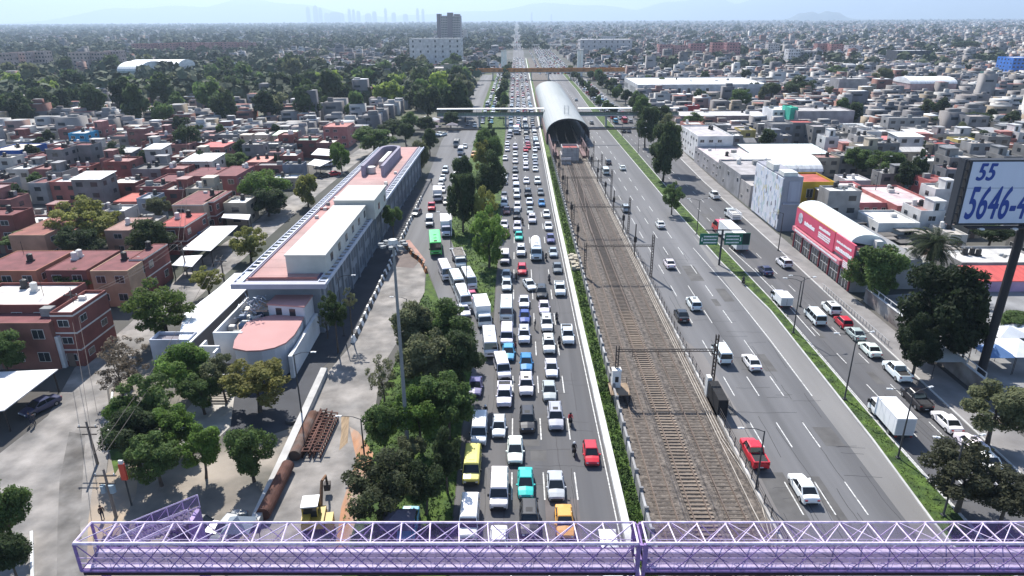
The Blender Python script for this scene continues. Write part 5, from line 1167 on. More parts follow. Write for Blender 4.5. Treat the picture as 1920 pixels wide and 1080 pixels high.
b = MB(); b.tube(((ux0 + ux1) / 2 - 1.2, uy0 + 4, 9), ((ux0 + ux1) / 2 - 1.2, uy0 + 4, 10.6), 1.2, n=12); b.box((ux0 + ux1) / 2 - .5, (ux0 + ux1) / 2 + .6, uy0 + 11, uy0 + 26, 8.97, 10.6, 0); b.obj('skylight_unit', tank_w, t)
# steel clutter hanging at the front
b = MB()
for i in range(70): x, y, z = random.uniform(-5.0, -1.8), random.uniform(-4.2, -.9), random.uniform(5.0, 7.6); e = Vector((x, y, z)) + Vector((random.uniform(-1, 1), random.uniform(-1, 1), random.uniform(-.6, .6))); b.tube((x, y, z), e, .07, n=4)
tag(b.obj("scrap_pile", mat("scrap", (.34, .38, .44), .5, .4, 1, metal=.3), loc=(-36, 96.5, 0)), "tangle of grey metal frames before the terminal's front eave", "scrap")
# --- annex with round salmon roof
t = thing("terminal_annex", "low white annex with two salmon roofs, the nearer one rounded", "building", (-38, 84, 0))
z2 = 4.6; z1 = 6.3
def L2(px, py, z): p = G(px, py, z); return (p.x + 38, p.y - 84)
out2 = [L2(a, c, z2) for a, c in [(570, 596), (563, 612), (552, 630), (536, 645), (515, 654), (490, 659), (462, 660), (437, 655), (440, 640), (452, 622), (462, 607), (478, 600), (515, 592)]]
b = MB(); b.prism(out2, z2, z2 + .2); 
out1 = [L2(a, c, z1) for a, c in [(571, 577), (592, 548), (530, 543), (500, 572)]]; b.prism(out1, z1, z1 + .2); b.obj('roof', mat("salmon_roof2", (.46, .25, .235), .85, .14, .15, detail=5), t)
b = MB(); cx = sum(p[0] for p in out2) / 13; cy = sum(p[1] for p in out2) / 13; b.prism([(cx + (p[0] - cx) * .96, cy + (p[1] - cy) * .96) for p in out2], 0, z2 - .003)
cx = sum(p[0] for p in out1) / 4; cy = sum(p[1] for p in out1) / 4; b.prism([(cx + (p[0] - cx) * .96, cy + (p[1] - cy) * .96) for p in out1], 0, z1 - .003); b.obj('wall', mat("annex_white", (.62, .63, .66), .85, .12, .4), t)
for i, (fx, w_) in enumerate(((.30, .9), (.66, .9))):
    p, q = Vector(out1[3]), Vector(out1[0]); c = p.lerp(q, fx); b = MB(); b.box(-w_ / 2, w_ / 2, -.06, .03, -.55, .55); b.obj('window', win_m, t, loc=(c.x, c.y + .1, z1 - .95))
b = MB(); b.box(-.8, .8, -.3, .1, -.9, .9); c = L2(478, 668, 3.6); b.obj('window', win_m, t, loc=(c[0], c[1] + .55, 3.2))
b = MB(); A = L2(400, 622, 4.9); B = L2(455, 622, 4.9); D = L2(470, 585, 4.9)
b.box(A[0], A[0] + .3, A[1], D[1] + 6, 0, 4.9); b.box(A[0], B[0], A[1] - .3, A[1] - .003, 0, 4.9)
b.box(A[0] - 1.2, A[0] + 1.6, A[1] - 2.4, A[1] - 2.1, 0, 3.8); b.box(A[0] - 1.2, A[0] - .9, A[1] - 2.1, A[1] - .4, 0, 3.8); b.box(A[0] + 1.3, A[0] + 1.6, A[1] - 4.0, A[1] - 2.4, 0, 3.6)
for k in range(14): a = math.pi * (k / 13) * .9 + 3.4; b.box(B[0] - 1 + 3.0 * math.cos(a) - .3, B[0] - 1 + 3.0 * math.cos(a) + .3, A[1] - 5.2 + 2.6 * math.sin(a) - .2, A[1] - 5.2 + 2.6 * math.sin(a) + .2, 0, 2.2)
b.obj('parapet', mat("parapet_white", (.70, .70, .70), .85, .15, .5), t)
b = MB(); b.box(A[0] + .3, B[0] + .5, A[1], D[1] + 6, 3.0, 3.2); b.obj('lower_roof', mat("lower_roof", (.25, .22, .2), .9, .4, .6), t)
b = MB()
for i in range(46): x, y = random.uniform(A[0] + .8, B[0] + .5), random.uniform(A[1] + .5, D[1] + 5); s = random.uniform(.15, .6); b.box(x - s, x + s, y - s * .7, y + s * .7, 3.2, 3.2 + s * 1.6, random.randrange(3))
b.obj('roof_clutter', [tank_w, tank_g, mat("clutter_blue", (.12, .17, .26), .6)], t)['kind'] = 'stuff'
b = MB(); E_ = [L2(a, c, 5.6) for a, c in [(500, 582), (463, 582), (490, 560), (522, 545)]]; b.prism(E_, 5.4, 5.55); b.obj('tiled_lean_to', mat("tile_pale", (.62, .48, .36), .9, .5, 1.2, col2=(.40, .24, .17)), t)
p, q = L2(598, 574, 3.4), L2(540, 668, 3.4); b = MB(); b.prism([p, (p[0] + .5, p[1]), (q[0] + .5, q[1]), q], 0, 3.4); b.obj('flank_wall', MATS["parapet_white"], t)
# long white roofed hall
wr = [tuple(G(a, c, 4.0)[:2]) for a, c in [(463, 541), (356, 643), (334, 640), (344, 590), (408, 541), (440, 512), (472, 512)]]
t = thing("long_shed", "long shed with a dazzling white flat roof left of the terminal", "shed", (wr[0][0], wr[0][1], 0))
loc = lambda P: [(p[0] - wr[0][0], p[1] - wr[0][1]) for p in P]
b = MB(); b.prism(loc(wr), 3.85, 4.0); b.obj('roof', mat("dazzling_white", (.86, .87, .88), .7, .06, .3), t)
cx = sum(p[0] for p in wr) / 7; cy = sum(p[1] for p in wr) / 7
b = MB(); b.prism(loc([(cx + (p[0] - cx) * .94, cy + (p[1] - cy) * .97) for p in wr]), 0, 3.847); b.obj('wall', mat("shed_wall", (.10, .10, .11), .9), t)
house(G(276, 640, 4.3).x, G(350, 640, 4.3).x, G(300, 688).y, G(300, 630, 4.3).y + 1.5, 4.3, (.50, .53, .60), (.22, .2, .22), 'flat', label="plain pale blue block at the near end of the long white shed", win=False, extra=False, name='block_house', cat='building', lod=1)
# --- near left houses by their pictured fronts
def roofhouse(pxl, pxr, py, H, depth, wall, roof, label, **kw):
    a = G(pxl, py, H); c = G(pxr, py, H); return house(a.x, c.x, a.y, a.y + depth, H, wall, roof, label=label, **kw)
roofhouse(-60, 90, 606, 7.2, 6, (.24, .11, .09), MAR, "brick house with maroon roof at the left edge above the white panel wall", style='flat', parapet=.15, clutter=1, lod=0)
roofhouse(92, 134, 586, 8.4, 8.5, BRK, (.66, .62, .58), "dark brick block with pale roof and bands by the left street bend", bands=True, clutter=2)
roofhouse(-80, 90, 572, 8.4, 9, BRK, (.60, .56, .52), "brick house with pale dusty roof behind the maroon roofed one", clutter=3)
roofhouse(48, 108, 632, 4.9, 1.6, (.62, .62, .62), WHT, "white painted garage wall below the brick house at the left", win=False, extra=False, parapet=.1)
roofhouse(-50, 66, 508, 6.4, 11, (.36, .16, .10), MAR, "leftmost house of the maroon terrace row with grey concrete tank", parapet=.12, clutter=2)
roofhouse(84, 160, 507, 6.2, 11, (.22, .09, .08), MAR, "middle house of the maroon terrace row with pale blue lower wall", parapet=.12, clutter=2)
roofhouse(168, 238, 508, 6.6, 11, (.45, .30, .20), MAR, "right house of the maroon terrace row with white front balcony", parapet=.12, clutter=2)
roofhouse(241, 268, 486, 6.9, 9, BRK, MAR, "banded brick wing at the right end of the maroon terrace row", bands=True, clutter=1, parapet=.15)
roofhouse(205, 247, 530, 3.4, 1.8, (.66, .67, .68), WHT, "white walled porch in front of the maroon terrace", win=False, extra=False, parapet=.1)
roofhouse(15, 82, 441, 5.8, 14, (.40, .24, .17), (.26, .10, .08), "wide brown roofed house behind the maroon terrace at left", parapet=.12, clutter=2)
roofhouse(78, 122, 440, 5.0, 9, (.42, .33, .28), RED, "small house with bright red roof left of the yellow green tree", parapet=.1, clutter=0)
roofhouse(195, 242, 432, 5.4, 10, (.40, .26, .2), (.34, .2, .17), "house with dusty brown roof right of the yellow green tree", parapet=.12)
roofhouse(292, 345, 425, 6.2, 11, BRK, RED, "brick house with red roof in front of the big maroon block", bands=True, parapet=.15)
roofhouse(322, 380, 384, 6.8, 14, (.45, .33, .24), MAR, "big maroon roofed block with beige front below the white patio house", bands=True, parapet=.15, clutter=2)
roofhouse(381, 400, 378, 6.8, 11, BRK, MAR, "brick wing with pale bands right of the big maroon block", bands=True, parapet=.15, clutter=1)
roofhouse(212, 256, 378, 5.0, 9, (.42, .16, .13), (.52, .13, .10), "house with scarlet roof behind the yellow green tree", parapet=.12, clutter=1)
roofhouse(255, 285, 372, 6.4, 6, (.22, .25, .30), (.4, .42, .45), "slate blue house with water tanks beside the scarlet roof", clutter=3)
roofhouse(282, 332, 340, 6.2, 10, (.33, .14, .13), MAR, "dull red house with pale terrace in the left rows", parapet=.4)
roofhouse(343, 395, 330, 6.4, 12, (.30, .12, .11), MAR, "maroon house with a blue awning in the left rows", parapet=.15)
roofhouse(398, 442, 330, 6.6, 14, (.26, .10, .10), MAR, "maroon house with long dark flank next to the street tree", parapet=.15)
roofhouse(340, 396, 303, 6.8, 10, (.55, .52, .44), WHT, "white roofed cream house above the maroon houses", style='shed', parapet=.15)
roofhouse(370, 418, 276, 6.6, 11, (.35, .15, .13), (.52, .15, .14), "house with pink red roof near the dark tree at left", parapet=.15)
roofhouse(460, 500, 304, 5.6, 10, (.36, .16, .14), (.58, .27, .22), "house with salmon roof left of the cypresses", parapet=.15)
roofhouse(470, 502, 253, 6.4, 8, (.40, .36, .32), (.66, .62, .56), "house with cream ring roof in the far left rows", parapet=.3)
roofhouse(512, 546, 254, 6.0, 8, (.40, .42, .36), (.36, .52, .36), "house with pale green roof in the far left rows", style='shed')
roofhouse(127, 160, 250, 8.0, 8, (.05, .30, .50), (.5, .5, .5), "bright blue painted three storey house at left", wcols=2, parapet=.3)
roofhouse(160, 192, 240, 8.6, 9, (.30, .13, .12), (.45, .25, .22), "red brick house with rooftop shrine next to the blue house", parapet=.3, style='room')
roofhouse(-20, 35, 282, 6.5, 14, (.03, .10, .34), (.62, .55, .45), "house painted deep blue and green at the left edge", parapet=.3)
roofhouse(605, 650, 238, 8.0, 12, (.40, .17, .15), (.42, .17, .15), "brick red house with green side wall beyond the terminal", parapet=.3)
roofhouse(330, 372, 436, 3.4, 1, (.1, .16, .3), (.1, .16, .3), "low blue shopfront wall under the white awning roofs", win=False, extra=False, parapet=.1)
# sheds along the left street
for (poly, z, lab) in (([(340, 468), (395, 470), (446, 423), (395, 424)], 3.6, "white sheet roof over the blue shop on the left street"), ([(322, 497), (360, 500), (380, 478), (340, 480)], 3.0, "small white awning roof before the blue shop"), ([(415, 408), (466, 412), (470, 402), (420, 400)], 3.4, "pale flat canopy roof at the end of the left street shops"), ([(-60, 700), (109, 692), (8, 769), (-140, 790)], 3.2, "big pale carport roof at the left edge over the parked blue car"), ([(325, 238), (410, 245), (440, 262), (330, 262)], 3.4, None), ([(575, 308), (600, 312), (620, 302), (590, 298)], 3.6, "white canopy roof of the shop near the three cypresses"), ([(583, 290), (618, 292), (622, 280), (596, 278)], 4.2, "pale lilac roof behind the white canopy near cypresses")):
    if lab is None: continue
    w = [G(a, c, z) for a, c in poly]; o0 = w[0]; t = thing("canopy_roof", lab, "canopy", (o0.x, o0.y, 0))
    b = MB(); b.prism([(p.x - o0.x, p.y - o0.y) for p in w], z - .12, z); b.obj('roof_sheet', mat("canopy_pale", (.66, .65, .65), .6, .18, .3, detail=5), t)
    for p in w: b = MB(); c = (sum((q for q in w), Vector()) / 4); d = p.lerp(c, .08) - o0; b.box(d.x - .07, d.x + .07, d.y - .07, d.y + .07, 0, z - .125); b.obj('post', iron, t)
    xs_, ys_ = [p.x for p in w], [p.y for p in w]; FOOT.append((min(xs_), max(xs_), min(ys_), max(ys_)))
# --- right side landmarks
fb(1195, 1440, 158, 184, 55, (.50, .50, .50), (.70, .70, .69), "huge market hall with pale roof and red fascia on the right", name='market_hall', cat='market hall', wcols=14, wrows=1, lod=1, clutter=4)
fb(1196, 1365, 176, 180, 3, (.38, .10, .11), (.38, .10, .11), "long red fascia canopy along the front of the market hall", name='shop_canopy', cat='canopy', win=False, extra=False, lod=1, foot=False, parapet=.1)
fb(1288, 1312, 198, 212, 6, (.36, .05, .06), (.6, .58, .58), "small dark red kiosk building with pale roof before the market hall", name='kiosk', cat='kiosk', win=False, lod=1, clutter=1)
fb(1275, 1445, 217, 236, 18, (.25, .2, .2), (.50, .48, .47), "long low brown terrace with pale roof edge right of the median trees", lod=1, clutter=4, parapet=.3)
fb(1312, 1412, 243, 262, 14, (.30, .29, .29), (.4, .36, .36), "wide windowless grey house behind the shop row", win=False, lod=1, clutter=3)
fb(1448, 1480, 206, 240, 14, (.66, .66, .66), (.6, .6, .6), "white three storey house with arched windows beside teal wall", lod=1, wcols=3)
fb(1480, 1494, 202, 244, 10, TEAL, TEAL, "tall narrow teal painted wall block on the right", name='building', cat='building', win=False, lod=1, extra=False)
fb(1494, 1600, 208, 246, 16, (.30, .28, .29), (.4, .38, .37), "wide blank grey building right of the teal wall", name='building', cat='building', win=False, lod=1, clutter=4)
fb(1409, 1553, 289, 318, 15, (.28, .20, .19), (.62, .72, .72), "long hall with pale blue shed roof behind the white vault", name='warehouse', cat='warehouse', style='shed', win=False, lod=1)
fb(1402, 1540, 322, 345, 20, (.42, .38, .36), (.85, .85, .80), "warehouse with bright white vaulted roof behind the mural building", name='warehouse', cat='warehouse', style='barrel', win=False, lod=1)
fb(1503, 1562, 341, 384, 12, (.50, .33, .03), (.42, .10, .08), "yellow walled building with red roof edge", name='building', cat='building', wcols=2, wrows=1, clutter=1)
fb(1540, 1570, 362, 392, 7, (.32, .22, .14), (.7, .66, .6), "brown shed with curled white roof beside the yellow building", win=False, clutter=0, style='shed')
fb(1586, 1632, 338, 356, 8, (.48, .46, .46), (.76, .75, .74), "small house with white roof above the pink terrace", wcols=3, wrows=1)
fb(1600, 1680, 380, 405, 24, (.48, .16, .17), (.60, .50, .48), "pink terrace with dusty roof and red water tanks", wcols=5, wrows=1, clutter=5)
fb(1680, 1768, 386, 415, 22, (.40, .14, .13), (.58, .46, .46), "rear pink terrace with two dark red tanks and blue banner", wcols=5, wrows=1, clutter=4)
fb(1718, 1770, 388, 408, 1.2, (.10, .22, .36), (.2, .3, .4), "faded blue sign wall left of the billboard post", name='sign_wall', cat='wall', win=False, extra=False, parapet=.1, foot=False)
fb(1645, 1722, 418, 452, 11, (.60, .60, .58), (.70, .68, .66), "white house with one big dark window right of red shop", wcols=2, wrows=1, clutter=2)
fb(1740, 1780, 340, 385, 8, (.42, .11, .10), (.3, .1, .1), "crimson house with barred windows left of the billboard", wcols=2, wrows=2, clutter=1)
fb(1735, 1775, 302, 335, 8, (.42, .42, .40), WHT, "pale house with black tank and white roof left of billboard", wcols=2, wrows=2, clutter=2)
fb(1640, 1710, 266, 285, 9, (.48, .40, .26), (.60, .20, .18), "beige house with coral roof on the right", style='shed', lod=1)
fb(1835, 1960, 527, 547, 6, (.45, .30, .45), (.55, .09, .07), "red roofed court building at the right edge behind the pole", win=False, lod=1, style='shed')
fb(1800, 1960, 492, 520, 10, (.30, .29, .28), (.55, .53, .5), "grey low building behind the red court at right edge", lod=1, clutter=4)
fb(1780, 1812, 440, 470, 8, (.48, .46, .42), (.50, .46, .42), "beige stepped house below the billboard", clutter=2)
fb(1690, 1745, 492, 512, 9, (.40, .40, .38), (.55, .54, .5), "low grey house behind the palm tree", clutter=2)
# shops row along the lateral road
def facade(name, label, y0, y1, x0, x1, H, wall, roof, **kw): return house(x0, x1, y0, y1, H, wall, roof, label=label, name=name, cat='shop', side=-1, **kw)
facade("shop_building", "white shop with arched windows at the far end of the shop row", 236, 262, 62, 74, 8.5, (.64, .63, .62), (.45, .42, .42), clutter=4)
facade("shop_building", "low grey shop with pink cluttered roof in the shop row", 205, 235, 61, 76, 5.2, (.30, .29, .30), (.55, .48, .48), clutter=6)
facade("shop_building", "grey two storey shop next before the mural building", 183, 204.5, 60.5, 76, 6.6, (.26, .26, .27), (.36, .34, .34), clutter=5)
facade("shop_building", "narrow shop with brown awning between grey shop and mural building", 174, 182.5, 60.5, 72, 5.6, (.33, .31, .30), (.40, .37, .35), clutter=3)
# mural building
A = G(1385, 398); Bq = G(1416, 434); y0, y1 = Bq.y, A.y + 2; H = GY(1440, 332, y0).z; x0 = 60.2; x1 = GY(1503, 360, y0).x
FOOT.append((x0 - 1, x1 + 2, y0, y1))
t = thing("mural_building", "tall building with poster covered street wall and blank grey flank", "building", (x0, y0, 0))
b = MB(); b.box(0, x1 - x0, 0, y1 - y0, 0, H); b.obj('wall', mat("flank_grey", (.30, .30, .34), .85, .2, .15, detail=5), t)
mm = mat("mural", (.60, .62, .68), .8, .2, 1.0); N = mm.node_tree.nodes; L_ = mm.node_tree.links; vz = N.new("ShaderNodeTexVoronoi"); vz.inputs["Scale"].default_value = 1.5; tcn = N.new("ShaderNodeTexCoord"); mpn = N.new("ShaderNodeMapping"); mpn.inputs["Scale"].default_value = (1, 1, .6); L_.new(tcn.outputs["Object"], mpn.inputs[0]); L_.new(mpn.outputs[0], vz.inputs["Vector"])
rp = N.new("ShaderNodeValToRGB"); els = [(.0, (.58, .60, .66)), (.25, (.36, .42, .52)), (.36, (.62, .63, .65)), (.55, (.42, .50, .50)), (.65, (.56, .57, .60)), (.8, (.20, .20, .23)), (.87, (.5, .47, .34)), (.92, (.6, .6, .64))]
rp.color_ramp.interpolation = 'CONSTANT'; e = rp.color_ramp.elements; e[0].position = 0; e[0].color = (*els[0][1], 1); e[1].position = els[1][0]; e[1].color = (*els[1][1], 1)
for ps, c in els[2:]: q = e.new(ps); q.color = (*c, 1)
sx_ = N.new("ShaderNodeSeparateColor"); L_.new(vz.outputs["Color"], sx_.inputs[0]); L_.new(sx_.outputs[0], rp.inputs[0]); L_.new(rp.outputs[0], N["Principled BSDF"].inputs["Base Color"])
b = MB(); b.box(-.25, -.02, .2, y1 - y0 - .3, .4, H - .4); b.obj('poster_wall', mm, t)
b = MB(); b.box(-.1, 3, 0.4, 4, H, H + .9); b.box(-.2, 1.2, 7, 12, H, H + 1.4); b.obj('parapet', mat("cream_par", (.62, .62, .58), .8, .2, 1), t)
b = MB(); b.box(.4, x1 - x0 - .3, -.5, -.02, H * .50, H * .53); b.box(1.2, x1 - x0 - .5, -.14, -.02, H * .56, H * .92); b.obj('billboard_panel', mat("blank_panel", (.34, .35, .42), .7, .2, .4, stretch=(2, 1, .2)), t)
# dark lot under it
b = MB()
for i in range(60): x, y = random.uniform(61, 76), random.uniform(y0 - 11, y0 - 1.5); s = random.uniform(.3, 1.1); b.box(x - s, x + s, y - s, y + s, 0, s * random.uniform(.8, 2.2))
tag(b.obj("scrap_yard_heap", mat("scrapyard", (.075, .07, .07), .9, .5, 1)), "dark scrap heaped in the yard between mural building and red shop", "scrap"); FOOT.append((60, 78, y0 - 12, y0))
# red shop
A = G(1479, 462); Bq = G(1583, 548); y1, y0 = A.y, Bq.y; x0 = 59.6; x1 = x0 + 6.4; H1 = GY(1487, 388, y1).z; H0 = GY(1577, 460, y0).z; H = (H0 + H1) / 2
FOOT.append((x0 - 1, x1 + 14, y0 - 4, y1 + 12))
t = thing("red_shop", "red and pink shop covered in signs with a white vaulted roof", "shop", (x0, y0, 0)); W_, D_ = x1 - x0, y1 - y0
b = MB(); b.box(0, W_, 0, D_, 0, H - 1.2); b.box(W_ + .01, W_ + 6.5, 1.5, D_ - 3, 0, H - 3.2); b.obj('wall', mat("shop_grey", (.24, .24, .245), .9, .2, .3), t)
pinkr = mat("shop_red", (.60, .085, .15), .6, .12, .5)
b = MB(); b.box(-.35, -.01, D_ * .30, D_ - .1, H * .56, H); b.obj('upper_sign', pinkr, t)
b = MB(); b.box(-.35, -.01, 0, D_ * .29, H * .62, H); b.box(-.3, -.01, 0, D_ * .14, H * .38, H * .6); b.obj('side_sign', mat("shop_pink", (.62, .10, .16), .6, .12, .5), t)
b = MB(); b.box(-.7, -.01, D_ * .15, D_, H * .43, H * .53); b.obj('awning', mat("awning_pink", (.60, .20, .24), .6, .2, .8), t)
b = MB()
for i in range(26): y = D_ * .30 + i * D_ * .7 / 26; b.box(-.38, -.30, y, y + D_ * .7 / 52, H + .002, H + .14)
b.obj('yellow_trim', mat("trim_yellow", (.7, .6, .08), .6), t)
wl = mat("sign_white", (.85, .85, .85), .6)
def blurb(y0_, y1_, z0_, z1_, n, rows_, x=-.38, nm='lettering', m_=None):
    b = MB(); h = (z1_ - z0_) / rows_
    for r_ in range(rows_):
        y = y1_
        while y > y0_ + .25:
            w_ = random.uniform(.25, .5) * (h / .8 + .3)
            b.box(x, x + .03, max(y0_, y - w_), y, z0_ + r_ * h + h * .12, z0_ + r_ * h + h * random.uniform(.72, .92)); y -= w_ + .09
    b.obj(nm, m_ or wl, t)
blurb(D_ * .62, D_ * .82, H * .70, H * .82, 0, 1); blurb(D_ * .36, D_ * .56, H * .84, H * .92, 0, 1); blurb(D_ * .36, D_ * .56, H * .66, H * .80, 0, 3)
blurb(D_ * .02, D_ * .26, H * .66, H * .76, 0, 1); blurb(D_ * .03, D_ * .26, H * .82, H * .88, 0, 1); blurb(D_ * .02, D_ * .13, H * .42, H * .57, 0, 4, -.33); blurb(D_ * .18, D_ * .95, H * .45, H * .51, 0, 1, -.73)
b = MB(); b.tube((-.36, D_ * .9, H * .80), (-.42, D_ * .9, H * .80), 1.1, n=14); b.obj('emblem', mat("emblem_grey", (.55, .55, .6), .6, .9, 1.5), t)
for i in range(6):
    ya = .4 + i * (D_ - .6) / 6; yb_ = ya + (D_ - .6) / 6 - .7; b = MB(); b.box(-.08, .02, ya, yb_, .15, H * .38, 0)
    for k in range(4): yy = ya + k * (yb_ - ya) / 3; b.box(-.14, -.081, yy - .05, yy + .05, .15, H * .38, 1)
    b.box(-.14, -.081, ya, yb_, H * .38 - .15, H * .38, 1); b.box(-.14, -.081, ya, yb_, H * .2, H * .2 + .08, 1)
    b.obj('shop_window', [win_m, frame_m], t)
for i in range(7): ya = .05 + i * (D_ - .6) / 6; b = MB(); b.box(-.3, -.02, ya - .02, ya + .3, 0, H * .42); b.obj('pilaster', mat("pil_dark", (.20, .04, .05), .8, .2, 1), t)
n = 14; zz = H - 1.2
def rg(y, e=0): return [(-.1 + (W_ + .2) * (.5 - .5 * math.cos(math.pi * k / n)), y, zz + 1.2 * (1 - k / n) + 1.9 * math.sin(math.pi * k / n)) for k in range(n + 1)]
b = MB(); b.loft([rg(D_), rg(2.0)]); b.obj('vaulted_roof', mat("vault_white", (.68, .72, .70), .6, .12, .25, detail=5), t)
b = MB(); b.box(.5, W_, .1, 1.9, H - 1.195, H - .7); b.box(3.5, 4.6, 0.3, 1.5, H - .69, H + .6, 1); b.obj('rear_parapet', [mat("shop_band", (.35, .16, .15), .8, .3, .5), tank_w], t)
# generated rows of houses ------------------------------------------------
rs = random.Random(23)
def gen_rows(side):
    out = []
    y = 86 if side < 0 else 58; row = 0
    while y < 560:
        dmin = 63 if side < 0 else (61 if y < 300 else 66)
        if side < 0 and y > 322: break
        dep = rs.uniform(6, 9) * (1 if y < 320 else 1.3); xm = .77 * y + 12
        x = dmin + rs.uniform(0, 3); row += 1
        if side > 0 and y < 170: x = max(x, 66)
        while x < xm:
            wd = rs.uniform(4.5, 8.8) * (1 if y < 320 else 1.25)
            if rs.random() < (.05 if side < 0 else .09): x += wd; continue
            out.append((side, row, x, wd, y + rs.uniform(-1.2, 1.2), dep * rs.uniform(.8, 1))); x += wd + (rs.choice([0, 0, .2, 4.5]) if rs.random() < .6 else .1)
        y += dep + (6.5 if row % 2 == 0 else .5)
    return out
FOOT.append((61, 112, 50, 113))
TREEPOS = [(o.location.x, o.location.y) for o in TREES]
cand = gen_rows(-1) + gen_rows(1)
cand.sort(key=lambda c: c[4])
placed = []; room_h = 296 - len([h for h in HOUSES if h['category'] == 'house'])
leftover = []
PAL = {-1: [(MAR, 6), (WHT, 7), ((.30, .15, .14), 4), (GRY, 3), (LGR, 4), (PNK, 3), (RED, 1.2), ((.40, .38, .36), 4), ((.30, .42, .36), .4), ((.62, .58, .52), 3)], 1: [(GRY, 5), (LGR, 5), (WHT, 4), (PNK, 1.6), (RED, .7), ((.48, .42, .38), 3), ((.36, .33, .33), 4), ((.30, .42, .55), .3), ((.55, .52, .48), 3)]}
WPAL = {-1: [((.21, .20, .195), 5), (BRK, 3), ((.23, .11, .10), 3), ((.40, .38, .36), 2.5), (CRM, 1.5), ((.12, .22, .34), .15), ((.55, .20, .16), .7), ((.16, .18, .22), 1)], 1: [((.19, .185, .18), 6), ((.31, .30, .29), 4), ((.52, .51, .50), 2), ((.38, .17, .14), 1.2), (CRM, 2), ((.45, .36, .12), .2), ((.10, .28, .30), .2), ((.20, .2, .21), 2)]}
NAMEC = {MAR: 'maroon', WHT: 'white', GRY: 'dark grey', LGR: 'light grey', PNK: 'dusty pink', RED: 'red'}
def wname(c):
    r, g, b_ = c
    if r > .5 and g > .5: return "white"
    if r > 2 * g and r > .3: return "red"
    if r > 2 * g: return "brick"
    if b_ > r * 1.6: return "blue"
    if r > 1.15 * b_ and r > .34: return "cream"
    return "grey"
def pickw(l): return rs.choices([a for a, _ in l], [w_ for _, w_ in l])[0]
for side, row, x, wd, y, dep in cand:
    x0, x1 = (x, x + wd) if side > 0 else (-x - wd, -x)
    if blocked(x0, x1, y, y + dep): continue
    if any(x0 - .6 < a < x1 + .6 and y - .6 < c < y + dep + .6 for a, c in TREEPOS): continue
    roof = pickw(PAL[side]); wall = pickw(WPAL[side]); H = rs.choice([3.0, 3.4, 5.6, 5.8, 6.0, 6.3, 8.4] if side < 0 else [3.2, 5.6, 5.9, 6.2, 6.4, 8.6, 9.0])
    roof = tuple(c * rs.uniform(.85, 1.12) for c in roof) if False else roof
    sty = rs.choices(['flat', 'room', 'shed', 'gable'], [6, 3, 1.6 if roof in (WHT, LGR, RED) else .2, .25])[0]
    if len(placed) >= room_h: leftover.append((x0, x1, y, y + dep, H, wall, roof)); continue
    placed.append((side, row, x0, x1, y, dep, H, wall, roof, sty))
bywhere = {}
for e in placed:
    side, row, x0, x1, y, dep, H, wall, roof, sty = e
    t = house(x0, x1, y, y + dep, H, wall, roof, sty, lod=0 if y < 150 else 1, foot=True, clutter=(3 if y < 200 else 2) if y < 260 else 1, rs=rs, group='houses left of the avenue' if side < 0 else 'houses right of the avenue')
    bywhere.setdefault((side, row), []).append((abs(x0 + x1) / 2, t, e))
for side in (-1, 1):
    rws = sorted(k[1] for k in bywhere if k[0] == side)
    for i, rw in enumerate(rws):
        for j, (_, t, e) in enumerate(sorted(bywhere[(side, rw)], key=lambda q: q[0])):
            t['label'] = "%s house, %s roof, %s side, row %d, %s from the avenue" % (wname(e[7]), {'gable': 'gabled', 'shed': 'sheet metal'}.get(e[9], NAMEC.get(e[8], 'pale')), 'left' if side < 0 else 'right', i + 1, nth(j + 1))
# --- middle distance landmarks
LM = dict(lod=1, name='apartment_building', cat='building')
fb(768, 865, 72, 121, 28, (.50, .50, .49), (.40, .39, .38), "big white windowless block in front of the brown tower", lod=1, name='office_block', cat='building', wcols=7, wrows=5, clutter=8)
def tower(pxl, pxr, yt, yb, depth, wall, label, cols):
    Y = G((pxl + pxr) / 2, yb).y; x0 = GY(pxl, yt, Y).x; x1 = GY(pxr, yt, Y).x; H = GY(pxl, yt, Y).z; t = thing("tower_block", label, "tower", ((x0 + x1) / 2, Y, 0)); hx = (x1 - x0) / 2
    b = MB(); b.box(-hx, hx, 0, depth, 0, H * .94); b.obj('wall', mat("tower_wall", (.34, .29, .29), .85, .15, .1), t)
    b = MB(); b.box(-hx * .12, hx * .30, -2.5, depth, 0, H * 1.04); b.box(-hx * 1.02, -hx * .72, -1.5, depth, 0, H); b.box(hx * .45, hx * .9, 0.5, depth, H * .94, H * .99); b.obj('stair_shaft', mat("tower_shaft", (.17, .13, .14), .85, .15, .1), t)
    for c in range(cols):
        u = -hx * .66 + c * hx * 1.62 / cols
        if -hx * .16 < u < hx * .26: continue
        b = MB()
        for f in range(16): z = H * .05 + f * H * .055; b.box(u, u + hx * .11, -.25, -.01, z, z + H * .03)
        b.obj('window_column', win_m, t)
    FOOT.append((x0, x1, Y, Y + depth)); return t
tower(819, 863, 26, 84, 30, None, "tall brown apartment tower rising over the skyline", 12)
fb(858, 876, 56, 82, 20, (.45, .44, .43), (.4, .4, .4), "pale low annex beside the brown tower", lod=1, name='building', cat='building', wcols=1, wrows=5, clutter=1)
fb(700, 865, 128, 146, 26, (.33, .30, .28), (.40, .37, .34), "wide parking deck building below the white block", lod=1, name='parking_building', cat='building', wcols=16, wrows=2, clutter=6)
fb(832, 866, 120, 146, 16, (.28, .27, .21), (.22, .2, .18), "olive square building right of the parking deck", lod=1, name='building', cat='building', win=False, clutter=3)
fb(790, 822, 121, 128, 8, (.5, .2, .18), (.55, .16, .14), "small red roofed block on the parking deck's far side", lod=1, name='building', cat='building', win=False, clutter=0)
fb(1088, 1185, 74, 100, 40, (.44, .42, .42), (.5, .49, .48), "broad pale shopping block beyond the station on the right", lod=1, name='shopping_block', cat='building', wcols=9, wrows=3, clutter=8)
